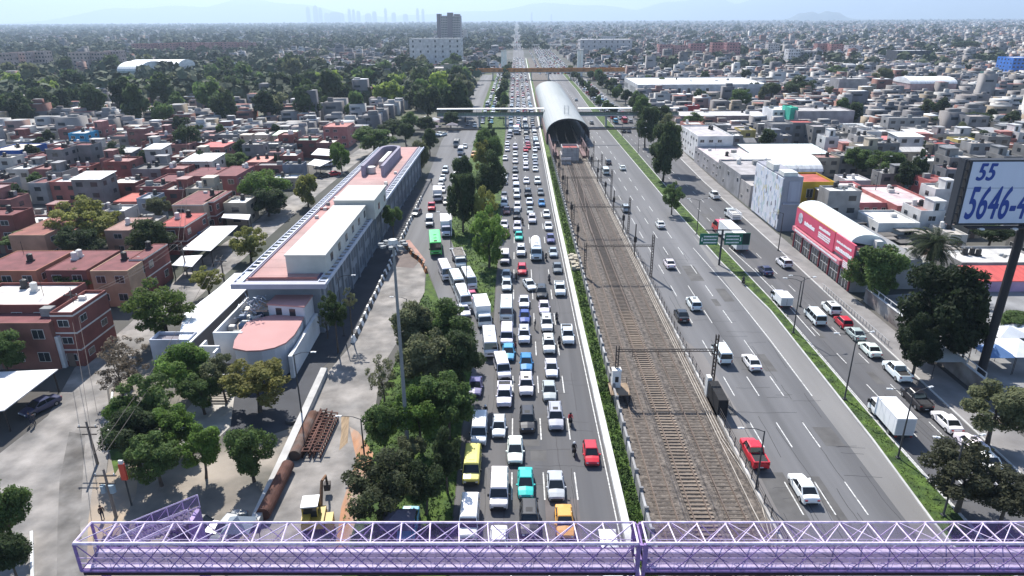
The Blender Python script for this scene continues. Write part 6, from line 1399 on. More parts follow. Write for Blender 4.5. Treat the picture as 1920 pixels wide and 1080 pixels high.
fb(1120, 1165, 68, 78, 20, (.46, .43, .42), (.46, .44, .43), "raised middle block of the broad pale shopping building", lod=1, name='building', cat='building', win=False, clutter=1, foot=False)
fb(222, 265, 133, 154, 40, (.34, .40, .38), (.66, .67, .66), "sports hall with white vaulted roof among left trees", lod=1, name='sports_hall', cat='hall', win=False, style='barrel')
fb(240, 335, 126, 146, 34, (.5, .5, .5), (.72, .72, .71), "long white roof of the hall behind the sports hall front", lod=1, name='hall', cat='hall', win=False, style='barrel')
for i, (a, c, yt, yb, col) in enumerate([(-10, 20, 100, 137, (.40, .30, .27)), (22, 50, 98, 134, (.42, .32, .29)), (55, 85, 96, 132, (.44, .34, .30)), (130, 165, 98, 133, (.44, .34, .30)), (168, 195, 98, 132, (.42, .31, .28)), (198, 225, 95, 130, (.43, .33, .30)), (248, 285, 82, 104, (.36, .17, .16)), (288, 325, 81, 103, (.38, .18, .16)), (328, 362, 80, 102, (.36, .17, .16)), (366, 402, 80, 100, (.38, .20, .18)), (406, 440, 79, 99, (.36, .18, .17)), (445, 476, 80, 98, (.34, .18, .17)), (1236, 1262, 84, 108, (.36, .18, .18)), (1264, 1290, 85, 108, (.40, .22, .21)), (1294, 1322, 82, 106, (.38, .18, .18)), (1335, 1360, 80, 106, (.40, .20, .19)), (1362, 1388, 80, 108, (.36, .17, .17)), (1440, 1462, 82, 104, (.50, .45, .43)), (1532, 1556, 82, 100, (.36, .18, .16)), (1558, 1582, 83, 101, (.40, .18, .16)), (1590, 1616, 85, 104, (.52, .46, .46)), (1478, 1500, 92, 120, (.6, .58, .57)), (1655, 1690, 88, 98, (.55, .53, .52))]):
    fb(a, c, yt, yb, 13, col, (.42, .40, .38), "%s apartment block, %s in the line from the left" % ("pink brick" if col[0] < .46 and col[0] / col[1] > 1.6 else "pale", nth(i + 1)), wcols=5, wrows=5, clutter=2, group='apartment blocks in the middle distance', **LM)
fb(1500, 1530, 96, 120, 14, (.30, .28, .28), (.4, .4, .4), "grey office house with white slab roof on the right", lod=1, name='building', cat='building', clutter=2)
fb(1682, 1747, 95, 118, 24, (.06, .065, .08), (.45, .45, .47), "black glass box building on the right skyline side", lod=1, name='building', cat='building', win=False, clutter=2)
fb(1705, 1792, 157, 178, 22, (.42, .30, .30), (.80, .80, .79), "hall with bright white curved roof on the right", lod=1, name='hall', cat='hall', style='barrel', win=False)
fb(1897, 1935, 108, 143, 20, (.06, .20, .60), (.5, .55, .6), "blue and white painted building at the right edge", lod=1, name='building', cat='building', clutter=1)
fb(1572, 1625, 148, 178, 14, (.29, .28, .28), (.4, .39, .38), "bare concrete school block on the right", lod=1, name='building', cat='building', win=False, clutter=2)
fb(1815, 1880, 135, 145, 6, (.30, .48, .38), (.36, .52, .42), "long pale green wall building near the right edge", lod=1, name='building', cat='building', win=False, extra=False)
fb(1675, 1745, 118, 132, 6, (.6, .55, .55), (.6, .6, .6), "white and maroon striped house before the black box building", lod=1, name='building', cat='building', wcols=5, wrows=2, clutter=1)
# city out to the horizon as one mass of small blocks
def boxes_mesh(name, X0, X1, Y0, Y1, Z1, cw, cr, m, Z0=None):
    n = len(X0); z0 = np.zeros(n) if Z0 is None else Z0
    v = np.empty((n, 8, 3), np.float32)
    for k, (a, b_, c) in enumerate([(X0, Y0, z0), (X1, Y0, z0), (X1, Y1, z0), (X0, Y1, z0), (X0, Y0, Z1), (X1, Y0, Z1), (X1, Y1, Z1), (X0, Y1, Z1)]): v[:, k, 0] = a; v[:, k, 1] = b_; v[:, k, 2] = c
    q = np.array([(0, 1, 5, 4), (1, 2, 6, 5), (2, 3, 7, 6), (3, 0, 4, 7), (4, 5, 6, 7)]); F = (q[None] + 8 * np.arange(n)[:, None, None]).reshape(-1)
    me = bpy.data.meshes.new(name); me.vertices.add(8 * n); me.vertices.foreach_set("co", v.ravel()); me.loops.add(20 * n); me.loops.foreach_set("vertex_index", F.astype(np.int32)); me.polygons.add(5 * n); me.polygons.foreach_set("loop_start", np.arange(0, 20 * n, 4, dtype=np.int32)); me.update(calc_edges=True)
    col = np.ones((n, 5, 4), np.float32); col[:, :4, :3] = cw[:, None]; col[:, 4, :3] = cr; at = me.attributes.new("col", 'FLOAT_COLOR', 'FACE'); at.data.foreach_set("color", col.ravel()); me.materials.append(m); return me
r_ = np.random.default_rng(3); N_ = 38000
yy = 330 + 11000 * r_.random(N_) ** 2.1; xx = r_.uniform(-.80, .80, N_) * yy
# street grid: snap into rows with gaps
yy = np.round(yy / 13) * 13 + r_.uniform(-2, 2, N_); xx = np.round(xx / 11) * 11 + r_.uniform(-2, 2, N_)
keep = ~((xx > -22) & (xx < 60)) & ~((xx < 0) & (xx > -60) & (yy < 640)) & ~((xx < 0) & (yy < 1400) & (r_.random(N_) < .62) & ~((xx > -.34 * yy) & (yy > 640) & (yy < 1150))) & ~((xx < 0) & (r_.random(N_) < .35))
maxp = max([e[4] for e in placed]) if placed else 400
keep &= ~((xx > 0) & (yy < 565)); keep &= ~((xx < 0) & (yy < 326)); keep &= ((xx % 88) > 10)
fa = np.array(FOOT)
for a, b_, c, d in FOOT:
    if d > 320: keep &= ~((xx > a - 8) & (xx < b_ + 8) & (yy > c - 8) & (yy < d + 8))
xx, yy = xx[keep], yy[keep]
lo = np.array([((a + b_) / 2, (c + d) / 2) for a, b_, c, d, _, _, _ in leftover]); print('houses', len(placed), 'leftover', len(leftover), 'trees', len(TREES)); xx = np.concatenate([lo[:, 0], xx]); yy = np.concatenate([lo[:, 1], yy]); n = len(xx); wx = r_.uniform(4, 9, n) * (1 + yy / 4000); wy = r_.uniform(4, 8, n) * (1 + yy / 4000); hh_ = r_.choice([2.8, 3.2, 4.6, 5.6, 6.2, 8.4, 9.5, 15], n, p=[.22, .22, .22, .18, .11, .03, .015, .005])
wc = np.array([(.20, .185, .18), (.31, .29, .28), (.46, .45, .43), (.22, .11, .09), (.28, .23, .17), (.14, .135, .14), (.32, .21, .18)])[r_.choice(7, n, p=[.28, .22, .14, .12, .1, .09, .05])] * r_.uniform(.8, 1.15, (n, 1))
rc = np.array([(.20, .19, .185), (.32, .31, .30), (.66, .66, .65), (.28, .13, .11), (.28, .24, .22), (.13, .13, .135)])[r_.choice(6, n, p=[.28, .27, .15, .09, .15, .06])] * r_.uniform(.8, 1.1, (n, 1))
cm = mat("distant_block", None, .9, .25, .15, attr=True)
tag(link("distant_houses", boxes_mesh("city", xx - wx / 2, xx + wx / 2, yy - wy / 2, yy + wy / 2, hh_, wc, rc, cm)), "mass of small flat roofed houses reaching to the horizon", "houses", None, 'stuff')
# houses that fall past the first three hundred join the mass
# rooftop rooms and tanks for them
k2 = r_.random(n) < .65; n2 = k2.sum(); ax = xx[k2] + r_.uniform(-2, 2, n2); ay = yy[k2] + r_.uniform(-1.5, 1.5, n2); s = r_.uniform(.6, 2.4, n2); h2 = hh_[k2]
tag(link("distant_rooftops", boxes_mesh("tops", ax - s, ax + s, ay - s * .8, ay + s * .8, h2 + r_.uniform(.6, 1.9, n2), wc[k2], rc[k2] * 1.1, cm, h2.copy())), "rooms and tanks on the roofs of the distant houses", "rooftops", None, 'stuff')
# windows as dark strips on the nearer distant houses
k3 = yy < 1700; n3 = k3.sum(); zz3 = hh_[k3]
for lv in (.3, .75): 
    hz_ = zz3 * lv; me = boxes_mesh("winstrip", xx[k3] - wx[k3] * .36, xx[k3] + wx[k3] * r_.uniform(-.1, .36, n3), yy[k3] - wy[k3] / 2 - .06, yy[k3] - wy[k3] / 2 - .003, hz_ + .6, np.tile((.04, .045, .05), (n3, 1)), np.tile((.04, .045, .05), (n3, 1)), cm, hz_ - .5)
    tag(link("distant_windows", me), "dark window rows of the distant houses", "windows", None, 'stuff')
# far skyline towers
for i, (px, wpx, yt) in enumerate([(578, 7, 12), (592, 9, 10), (601, 6, 14), (628, 22, 22), (655, 6, 16), (663, 5, 17), (672, 7, 20), (702, 8, 21), (723, 5, 15), (738, 8, 23), (783, 5, 15), (793, 5, 16), (612, 9, 24), (640, 10, 24), (690, 12, 25), (760, 10, 26), (997, 3, 22), (1034, 3, 26)]):
    Y = 15500 + i * 60; a = GY(px - wpx / 2, 30, Y); c = GY(px + wpx / 2, 30, Y); H = GY(px, yt, Y).z
    t = thing("skyscraper", "hazy skyscraper on the horizon, %s from the left of its skyline" % nth(1 + sorted([578, 592, 601, 628, 655, 663, 672, 702, 723, 738, 783, 793, 612, 640, 690, 760, 997, 1034]).index(px)), "skyscraper", ((a.x + c.x) / 2, Y, 0), 0, 'skyscrapers on the horizon'); hx = (c.x - a.x) / 2
    b = MB(); b.box(-hx, hx, 0, 40, 0, H * .82); b.box(-hx * .8, hx * .8, 3, 36, H * .82, H * .95); b.obj('shaft', mat("skyscraper_wall", (.18, .20, .24), .6, .1, .01), t)
    b = MB(); b.box(-hx * .35, hx * .35, 12, 26, H * .95, H); b.obj('crown', mat("skyscraper_top", (.25, .26, .28), .6), t)
# --- bridges beyond
def simple_bridge(name, label, cat, xa, xb, Y, z, h, dep, m_, rail, legs, roofz=None):
    t = thing(name, label, cat, ((xa + xb) / 2, Y, 0)); o = (xa + xb) / 2
    b = MB(); b.box(xa - o, xb - o, 0, dep, z - .5, z); b.obj('deck', mat("deck_c", (.45, .45, .44), .85, .2, .2), t)
    for y in (0, dep - .1):
        b = MB(); b.box(xa - o, xb - o, y, y + .08, z, z + .12); b.box(xa - o, xb - o, y, y + .1, z + h - .1, z + h)
        k = xa
        while k < xb: b.box(k - o, k - o + .08, y, y + .08, z, z + h); k += 1.2
        if rail: b.box(xa - o, xb - o, y + .03, y + .05, z + .12, z + h - .1, 1)
        b.obj('railing', [m_, rail or m_], t)
    if roofz:
        b = MB(); b.box(xa - o, xb - o, -.3, dep + .3, roofz, roofz + .25); b.obj('roof', mat("bridge_roof", (.78, .78, .77), .6, .1, .1), t)
        b = MB(); k = xa
        while k <= xb: b.box(k - o, k - o + .12, dep / 2, dep / 2 + .12, z, roofz - .002); k += 6
        b.obj('roof_post', iron, t)
    for x in legs: b = MB(); b.box(x - o - .4, x - o + .4, .5, dep - .5, 0, z - .5); b.obj('pier', mat("pier_c", (.4, .4, .38), .9, .2, .3), t)
    return t
grl = mat("green_net", (.18, .24, .19), .8, .2, .5)
simple_bridge("footbridge", "white roofed footbridge joining the left lanes to the station canopy", "footbridge", G(823, 207, 6.5).x, 12.6, 318, 5.2, 1.1, 3, iron, grl, (-42, -17, -5, 11), 7.9)
simple_bridge("footbridge", "white roofed footbridge leaving the canopy over the right roads", "footbridge", 28, G(1262, 203, 6.5).x, 318, 5.2, 1.1, 3, iron, grl, (41, 60), 7.9)
orm = mat("orange_rail", (.62, .27, .05), .7, .3, .1)
simple_bridge("footbridge", "orange railed footbridge across the whole avenue beyond the canopy", "footbridge", G(845, 148, 7).x, G(1205, 148, 7).x, 575, 6.2, 2.9, 4.5, orm, mat('orange_panel', (.45, .19, .06), .8, .7, .35), (-50, -19, 12, 26, 44, 66))
simple_bridge("road_overpass", "pale road overpass crossing the avenue far away", "overpass", G(880, 92, 7).x, G(1100, 92, 7).x, 1180, 6.5, 1.5, 12, mat("over_c", (.5, .5, .5), .8), None, (-60, -30, 0, 30, 60, 100))
for px, yb, yt, lab in ((945, 143, 96, "left pale concrete pylon standing on the avenue before the overpass"), (1087, 143, 95, "right pale concrete pylon standing on the avenue before the overpass")):
    Y = G(px, yb).y; p = GY(px, yb, Y); H = GY(px, yt, Y).z; t = thing("concrete_pylon", lab, "pylon", (p.x, Y, 0))
    for s_ in (-1.3, 1.3): b = MB(); b.box(s_ - 1.1, s_ + 1.1, 0, 2.8, 0, H); b.obj('shaft', mat("pylon_c", (.66, .69, .64), .85, .15, .2), t)
    b = MB(); b.box(-2.6, 2.6, -.2, 2.6, H + .002, H + .8); b.obj('cap', mat("pylon_c2", (.4, .42, .4), .85), t)
for xa, xb, lab in ((-44, -11, "dark height limit bar over the left side road"), (27, 63, "dark height limit bar over the right roads")):
    t = thing("height_bar", lab, "gantry", ((xa + xb) / 2, 273, 0)); o = (xa + xb) / 2; b = MB(); b.box(xa - o, xb - o, -.2, .2, 5.3, 5.8); b.obj('crossbar', iron, t)
    for x in (xa, xb): b = MB(); b.box(x - o - .2, x - o + .2, -.2, .2, 0, 5.3); b.obj('post', iron, t)
# low clutter in the lot behind the red shop
for i in range(26):
    x, y = random.uniform(72, 88), random.uniform(122, 150); s = random.uniform(.6, 2.0); c = random.choice([(.12, .11, .10), (.2, .18, .16), (.3, .27, .24), (.5, .5, .48), (.16, .10, .07)])
    b = MB(); b.box(-s, s, -s * .7, s * .7, 0, s * random.uniform(.6, 1.5)); b.box(-s * 1.1, s * 1.1, -s * .8, s * .8, s * 1.5, s * 1.5 + .08)
    b.box(-s, s, s * .6, s * .7, 0, s * 1.5); o = b.obj("yard_shed", roof_v, color=c, loc=(x, y, .02)); o.rotation_euler = (0, 0, random.uniform(-.3, .3))
    tag(o, "small lean-to shed in the lot behind the red shop", "shed", "sheds in the lot behind the red shop")
# ------------------------------------------------------------------ street furniture and small things
pole_d = mat("dark_pole", (.05, .052, .055), .6); pole_g = mat("grey_pole", (.20, .215, .22), .6, .2, .5); lampm = mat("luminaire", (.55, .56, .56), .4)
def lamp(x, y, h, arms, label, m_=None, ln=2.2, group=None):
    t = thing("street_lamp", label, "street lamp", (x, y, 0), 0, group); b = MB(); b.box(-.2, .2, -.2, .2, 0, .25); b.tube((0, 0, 0), (0, 0, h), .11, .065, n=6); b.obj('pole', m_ or pole_d, t)
    for a in arms:
        dx, dy = math.cos(a), math.sin(a); b = MB(); b.tube((0, 0, h - .1), (dx * ln * .4, dy * ln * .4, h + .25), .045, n=5); b.tube((dx * ln * .4, dy * ln * .4, h + .25), (dx * ln, dy * ln, h + .35), .04, n=5); b.obj('arm', m_ or pole_d, t)
        b = MB(); b.loft([[(-.12, -.12, -.05), (.12, -.12, -.05), (.12, .12, -.05), (-.12, .12, -.05)], [(-.08, -.08, .07), (.08, -.08, .07), (.08, .08, .07), (-.08, .08, .07)]]); b.box(-.32, .32, -.12, .12, -.06, .03); o = b.obj('lamp_head', lampm, t, loc=(dx * (ln + .2), dy * (ln + .2), h + .36)); o.rotation_euler = (0, 0, a)
    return t
def heightof(px, pyb, pxt, pyt): p = G(px, pyb); return p, GY(pxt, pyt, p.y).z
for i, (bx, by, tx, ty) in enumerate([(1683, 860, 1708, 738), (1583, 750, 1600, 632), (1487, 625, 1506, 527), (1306, 440, 1311, 376), (1768, 968, 1795, 830)]):
    p, h = heightof(bx, by, tx, ty); order = {1768: 'nearest', 1683: 'second', 1583: 'third', 1487: 'fourth', 1306: 'fifth'}[bx]
    lamp(p.x, p.y, h, (R(20), R(170)), "dark street lamp on the right median, %s from the footbridge" % (order if order != 'nearest' else 'first'), group='lamps on the right median')
for i, y in enumerate((215, 250, 290, 330, 370, 420)): lamp(44.3, y, 9, (R(20), R(170)), "dark street lamp on the far right median, %s beyond the dark trees" % nth(i + 1), group='lamps on the right median')
for i, (bx, by, tx, ty, arm, lab) in enumerate([(567, 785, 557, 665, 0, "thin lamp on the kerb wall above the rusty pipes"), (645, 630, 638, 520, 0, "thin lamp in the shade of the terminal wall"), (684, 862, 672, 785, R(180), "short lamp beside the orange soil on the slab"), (765, 600, 752, 560, R(180), "short lamp at the tip of the central island"), (1416, 925, 1432, 808, R(180), "thin black lamp at the railway fence by the red pickup"), (846, 470, 843, 400, R(180), "white lamp on the median by the dump truck"), (877, 575, 866, 470, R(180), "thin lamp on the median grass near the pink car"), (1459, 470, 1466, 400, R(180), "black lamp on the pavement before the red shop"), (1500, 575, 1503, 520, R(180), "dark lamp arm over the white parked car on the lateral road"), (1637, 380, 1650, 295, R(0), "leaning pale street light among right houses")]):
    p, h = heightof(bx, by, tx, ty); lamp(p.x, p.y, max(3, min(h, 12)), (arm,), lab)
# high mast
p, h = heightof(766, 858, 735, 458); t = thing("high_mast", "tall grey high mast light with a ring of floodlights on the central island", "high mast", (p.x, p.y, 0))
b = MB(); b.tube((0, 0, 0), (0, 0, h), .25, .12, n=12); b.box(-.6, .6, -.6, .6, 0, .3); b.obj('mast', pole_g, t)
b = MB(); b.tube((0, 0, h - .1), (0, 0, h + .5), .55, .42, n=12); b.obj('head_frame', mat("head_pale", (.5, .5, .48), .6), t)
for k in range(8):
    a = k * math.pi / 4; b = MB(); b.tube((0, 0, 0), (.6, 0, -.05), .05, n=4, m=1); b.box(.5, 1.0, -.2, .2, -.2, .02, 1); o = b.obj('floodlight', [lampm, pole_g], t, loc=(math.cos(a) * .45, math.sin(a) * .45, h + .1)); o.rotation_euler = (0, 0, a)
# utility poles
def upole(px, py, ptx, pty, lab, tr=False):
    p, h = heightof(px, py, ptx, pty); h = max(5, min(h, 12)); t = thing("utility_pole", lab, "utility pole", (p.x, p.y, 0)); b = MB(); b.tube((0, 0, 0), (0, 0, h), .17, .11, n=7); b.obj('pole', mat("wood_pole", (.20, .17, .15), .9, .3, 1), t)
    b = MB(); b.box(-1.1, 1.1, -.06, .06, h - .8, h - .68); b.box(-.8, .8, -.06, .06, h - 1.7, h - 1.6); b.obj('crossarm', iron, t)
    for sx in (-.9, 0, .9): b = MB(); b.tube((sx, 0, h - .68), (sx, 0, h - .45), .06, n=6); b.obj('insulator', lampm, t)
    if tr: b = MB(); b.tube((.45, -.1, h - 2.6), (.45, -.1, h - 1.7), .3, n=10); b.obj('transformer', mat("transf", (.25, .33, .38), .6), t); b = MB(); b.tube((-.45, -.1, h - 2.6), (-.45, -.1, h - 1.8), .26, n=10); b.obj('transformer', MATS["transf"], t)
    return t
upole(218, 970, 195, 880, "old utility pole with blue grey transformers near the footbridge end", True)
upole(158, 652, 142, 545, "utility pole leaning by the brick block at left")
upole(352, 520, 335, 455, "utility pole before the maroon terrace wing")
upole(183, 870, 160, 790, "slim pole on the left street kerb")
upole(421, 530, 418, 492, "short pole at the end of the long shed")
upole(360, 284, 346, 220, "utility pole left of the pink red roof")
upole(720, 262, 714, 225, "pale pole beside the terminal's far trees")
# red pay phone / totem pole
p = G(247, 948); t = thing("sign_pole", "red totem sign on a dark pole beside the plaza trees", "sign", (p.x, p.y, 0)); b = MB(); b.tube((0, 0, 0), (0, 0, 4.4), .08, n=6); b.obj('pole', pole_d, t); b = MB(); b.box(-.28, .28, -.12, .12, 3.2, 5.1); b.box(-.2, .2, -.1, .1, 5.1, 5.5, 1); b.obj('totem', [mat("totem_red", (.55, .08, .05), .6), lampm], t)
# green road signs
p = G(1348, 497); t = thing("road_sign_gantry", "green road signs on a butterfly mast standing on the right median", "road sign", (p.x, p.y, 0)); Y = p.y
b = MB(); b.tube((0, 0, 0), (0, 0, 7.4), .2, n=8); b.box(-3.4, 4.4, -.1, .1, 6.2, 6.4); b.box(-3.4, 4.4, -.1, .1, 7.2, 7.4); b.obj('mast', pole_d, t)
gs = mat("sign_green", (.012, .15, .09), .5, .1, .5)
for nm, a, c, yt, yb in (('left_board', 1313, 1345, 438, 459), ('right_board', 1360, 1405, 437, 459)):
    A = GY(a, yt, Y - .3); B_ = GY(c, yb, Y - .3); b = MB(); b.box(A.x - p.x, B_.x - p.x, -.32, -.24, B_.z, A.z, 0); w_ = B_.x - A.x; hgt = A.z - B_.z
    o = b.obj('sign_board', [gs], t); b = MB(); x0 = A.x - p.x
    # white line lettering, too small to read in the photograph
    rows_ = 3
    for r_ in range(rows_):
        z = A.z - hgt * (.25 + .27 * r_); x = x0 + w_ * (.22 if nm[0] == 'l' else .06); xe = x0 + w_ * (.92 if nm[0] == 'l' else .55)
        while x < xe: ww = random.uniform(.10, .2); b.box(x, x + ww, -.335, -.322, z - hgt * .07, z + hgt * .05); x += ww + .06
    xa = x0 + w_ * (.12 if nm[0] == 'l' else .62); zc = (A.z + B_.z) / 2
    b.face([(xa - .18, -.33, zc - .2), (xa + .02, -.33, zc - .5), (xa + .22, -.33, zc - .2)][::-1]); b.box(xa - .05, xa + .09, -.335, -.322, zc - .2, zc + .35); b.obj('lettering', wl, o if False else t)
    if nm[0] == 'r': b = MB(); b.box(x0 + w_ * .70, x0 + w_ - .1, -.34, -.324, B_.z + .12, A.z - .12); b.obj('dark_panel', mat("sign_dark", (.01, .03, .03), .6), t)
# billboard
Yb = G(1838, 700).y; A = GY(1803, 296, Yb); B_ = GY(1779, 412, Yb); px0 = G(1834, 716); 
t = thing("billboard", "tall billboard on a black pole showing a phone number in blue digits", "billboard", (px0.x, px0.y, 0)); o0 = Vector((px0.x, px0.y, 0))
zt, zb = GY(1850, 296, Yb).z, GY(1850, 408, Yb).z; xl_ = GY(1785, 350, Yb).x - o0.x; W_ = 13.5; tilt = 0.0
pane = thing.__call__ if False else None
b = MB(); b.tube((0, 0, 0), (.2, 0, zb - .2), .55, .5, n=12); b.obj('pole', mat("bb_pole", (.022, .022, .025), .7), t)
b = MB(); b.box(xl_, xl_ + W_, -.05, 1.2, zb - .25, zt + .2); 
for k in range(8): b.box(xl_ - .6, xl_, .2, .35, zb + k * (zt - zb) / 7, zb + k * (zt - zb) / 7 + .12)
b.box(xl_ - .7, xl_ - .5, -.1, 1.2, zb - .3, zt + .3); b.obj('frame', mat("bb_frame", (.03, .035, .045), .7), t)
b = MB(); b.box(xl_ + .25, xl_ + W_ - .2, -.12, -.055, zb, zt); face = b.obj('panel', mat("bb_face", (.55, .60, .72), .7, .08, .25, stretch=(2, 1, .15)), t)
b = MB(); b.box(xl_ + .25, xl_ + W_ - .2, -.135, -.122, zb + (zt - zb) * .575, zb + (zt - zb) * .585); b.obj('panel_joint', mat("bb_joint", (.25, .3, .4), .7), t)
blue = mat("digit_blue", (.02, .055, .27), .6)
def digits(txt, x, z, sx, sz, sh=.22, bold=.03):
    c = bpy.data.curves.new("digits", 'FONT'); c.body = txt; c.extrude = .006; c.shear = sh; c.space_character = 1.08; o = bpy.data.objects.new("digits", c); scene.collection.objects.link(o)
    bpy.context.view_layer.update(); me = bpy.data.meshes.new_from_object(o.evaluated_get(bpy.context.evaluated_depsgraph_get())); bpy.data.objects.remove(o)
    bm = bmesh.new()
    for k, (dx, dy) in enumerate([(0, 0), (bold, 0), (-bold, 0), (0, bold * .5), (0, -bold * .5), (bold * .7, bold * .35), (-bold * .7, -bold * .35), (bold * .7, -bold * .35), (-bold * .7, bold * .35)]):
        n0 = len(bm.verts); bm.from_mesh(me); bm.verts.ensure_lookup_table()
        for v in bm.verts[n0:]: v.co += Vector((dx, dy, k * .0015))
    bm.to_mesh(me); bm.free(); me.materials.clear(); me.materials.append(blue)
    q = link('digits', me, t, None, (x, -.14, z)); q.rotation_euler = (R(90), 0, 0); q.scale = (sx, sz, 1); return q
hb = zt - zb
digits("55", xl_ + .95, zb + hb * .71, 2.1, 2.9, .2, .04); digits("5646-46", xl_ + .6, zb + hb * .08, 2.45, 5.7, .17, .026)
b = MB(); b.box(xl_ + 1, xl_ + W_, -1.2, -.06, zb - .5, zb - .35); b.obj('catwalk', iron, t)
for k in range(3): b = MB(); b.tube((xl_ + 2 + k * 4, -1.2, zb - .4), (xl_ + 2 + k * 4, -1.9, zb - .2), .05, n=4); b.box(xl_ + 1.8 + k * 4, xl_ + 2.2 + k * 4, -2.2, -1.8, zb - .3, zb - .1); b.obj('spotlight', lampm, t)
# black and white road barriers, one by one
barA = MB(); barA.loft([[(-.35, -.7, 0), (.35, -.7, 0), (.35, .7, 0), (-.35, .7, 0)], [(-.18, -.66, .5), (.18, -.66, .5), (.18, .66, .5), (-.18, .66, .5)], [(-.14, -.6, .95), (.14, -.6, .95), (.14, .6, .95), (-.14, .6, .95)]]); me_b = {}
for nm, c in (('white', (.72, .72, .70)), ('black', (.04, .04, .042)), ('orange', (.28, .11, .04))): me_b[nm] = barA.mesh("barrier_" + nm, mat("barrier_" + nm, c, .6, .2, 1))
a, c = G(664, 640), G(790, 372); n = 62
for i in range(n):
    u = i / (n - 1); nm = 'black' if i % 2 else 'white'; o = link("road_barrier", me_b[nm], None, None, (a.x + (c.x - a.x) * u + random.uniform(-.12, .12), a.y + (c.y - a.y) * u, .02), math.atan2(-(c.x - a.x), c.y - a.y) + random.uniform(-.06, .06))
    tag(o, "%s barrier of the striped line by the terminal, %s from its near end" % (nm, nth(i + 1)), "barrier", "striped barrier line along the terminal driveway")
cv = [G(*q) for q in ((752, 455), (760, 462), (768, 472), (776, 482), (785, 488), (792, 495), (797, 505), (801, 515))]; k = 0
for p, q in zip(cv, cv[1:]):
    for s_ in (0, .5):
        nm = 'orange' if k % 2 else 'black'; v = p.lerp(q, s_); o = link("road_barrier", me_b[nm], None, None, (v.x, v.y, .02), math.atan2(-(q.x - p.x), q.y - p.y)); k += 1
        tag(o, "%s barrier of the curved line by the side lane, %s from the far end" % (nm, nth(k)), "barrier", "curved barrier line at the slab edge")
cv = [G(*q) for q in ((602, 722), (640, 650), (650, 652))]
# kerb wall of the slab
A1, A2 = G(603, 700), G(470, 990); b = MB(); b.prism([(A1.x, A1.y), (A1.x + .9, A1.y), (A2.x + .9, A2.y), (A2.x, A2.y)], 0, .9); tag(b.obj("slab_wall", mat("slab_wall", (.47, .46, .44), .9, .3, .5)), "low pale concrete wall between dark driveway and concrete slab", "wall")
# rusty steel pipes and frames
rust = mat("rust", (.085, .042, .034), .9, .45, .8, col2=(.13, .06, .045), bump=.4); rust2 = mat("rust_pale", (.15, .12, .105), .9, .5, .7, col2=(.13, .065, .045), bump=.4)
def pipe(pa, pb, r, m_, label):
    A, B_ = G(*pa, r), G(*pb, r); d = B_ - A; L = d.length; o = thing("steel_pipe", label, "steel pipe", (A.x, A.y, 0), math.atan2(d.y, d.x)); b = MB(); n = 18
    def ring(x, q): return [(x, math.cos(2 * math.pi * k / n) * q, r + math.sin(2 * math.pi * k / n) * q) for k in range(n)]
    b.loft([ring(0, r), ring(L, r)][::-1], cap=False); b.loft([ring(0, r * .93), ring(L, r * .93)], cap=False)
    for k in range(n):
        for x in (0, L): p1, p2 = ring(x, r), ring(x, r * .93); b.face([p1[k], p1[(k + 1) % n], p2[(k + 1) % n], p2[k]] if x else [p1[k], p2[k], p2[(k + 1) % n], p1[(k + 1) % n]])
    b.obj('shell', m_, o, smooth=False); b = MB()
    for x in (.15, L * .5, L - .15): b.loft([ring(x - .05, r * 1.005), ring(x + .05, r * 1.005)][::-1])
    b.obj('flange', m_, o)
pipe((552, 855), (588, 778), .68, rust2, "pale rusty wide pipe beside the stack of rusty frames"); pipe((493, 965), (540, 872), .70, rust, "dark rusty wide pipe nearer to the footbridge")
pipe((566, 848), (602, 775), .32, rust, "slim dark rusty pipe between wide pipe and frames")
C_ = [(598 + i * 10, 772 + abs(i - 1) * 4, 563 + i * 10, 846 + (i % 2) * 8) for i in range(4)]
for i, (xa, ya, xb, yb) in enumerate(C_):
    A, B_ = G(xb, yb, .4), G(xa, ya, .4); d = B_ - A; L = d.length; o = thing("rusty_frame", "rusty lattice frame in the stack on the slab, %s from the pipe" % nth(i + 1), "steel frame", (A.x, A.y, 0), math.atan2(d.y, d.x), 'stack of rusty lattice frames')
    b = MB()
    for y in (-.38, .38):
        for z in (.12, .85): b.box(0, L, y - .07, y + .07, z - .07, z + .07)
    b.obj('chord', rust, o); b = MB(); x = .1
    while x < L: b.box(x, x + .14, -.38, .38, .80, .90); b.box(x, x + .1, -.42, -.34, .12, .85); b.box(x, x + .1, .34, .42, .12, .85); x += .62
    b.obj('rungs', rust, o)
# excavator
p = G(592, 985); yel = mat("excavator_yellow", (.42, .30, .05), .5, .2, 1); t = thing("excavator", "small yellow digger with white cab roof working on the slab", "excavator", (p.x, p.y, 0), R(8))
for s_ in (-.8, .8): b = MB(); b.prism([(s_ - .22, -1.4), (s_ + .22, -1.4), (s_ + .22, 1.4), (s_ - .22, 1.4)], .05, .7); b.obj('track', tyre, t)
b = MB(); b.box(-1.05, 1.05, -1.5, 1.0, .75, 1.5); b.box(-1.0, -.2, -1.45, -.5, 1.5, 1.9); b.obj('body', yel, t)
b = MB(); b.box(-.95, .45, -.6, .9, 1.5, 2.7); b.obj('cab', glass, t); b = MB(); b.box(-1.05, .55, -.75, 1.0, 2.72, 2.85)
for x in (-.95, .45):
    for y in (-.6, .9): b.box(x - .05, x + .05, y - .05, y + .05, 1.5, 2.72, 1)
b.obj('cab_roof', [lampm, yel], t)
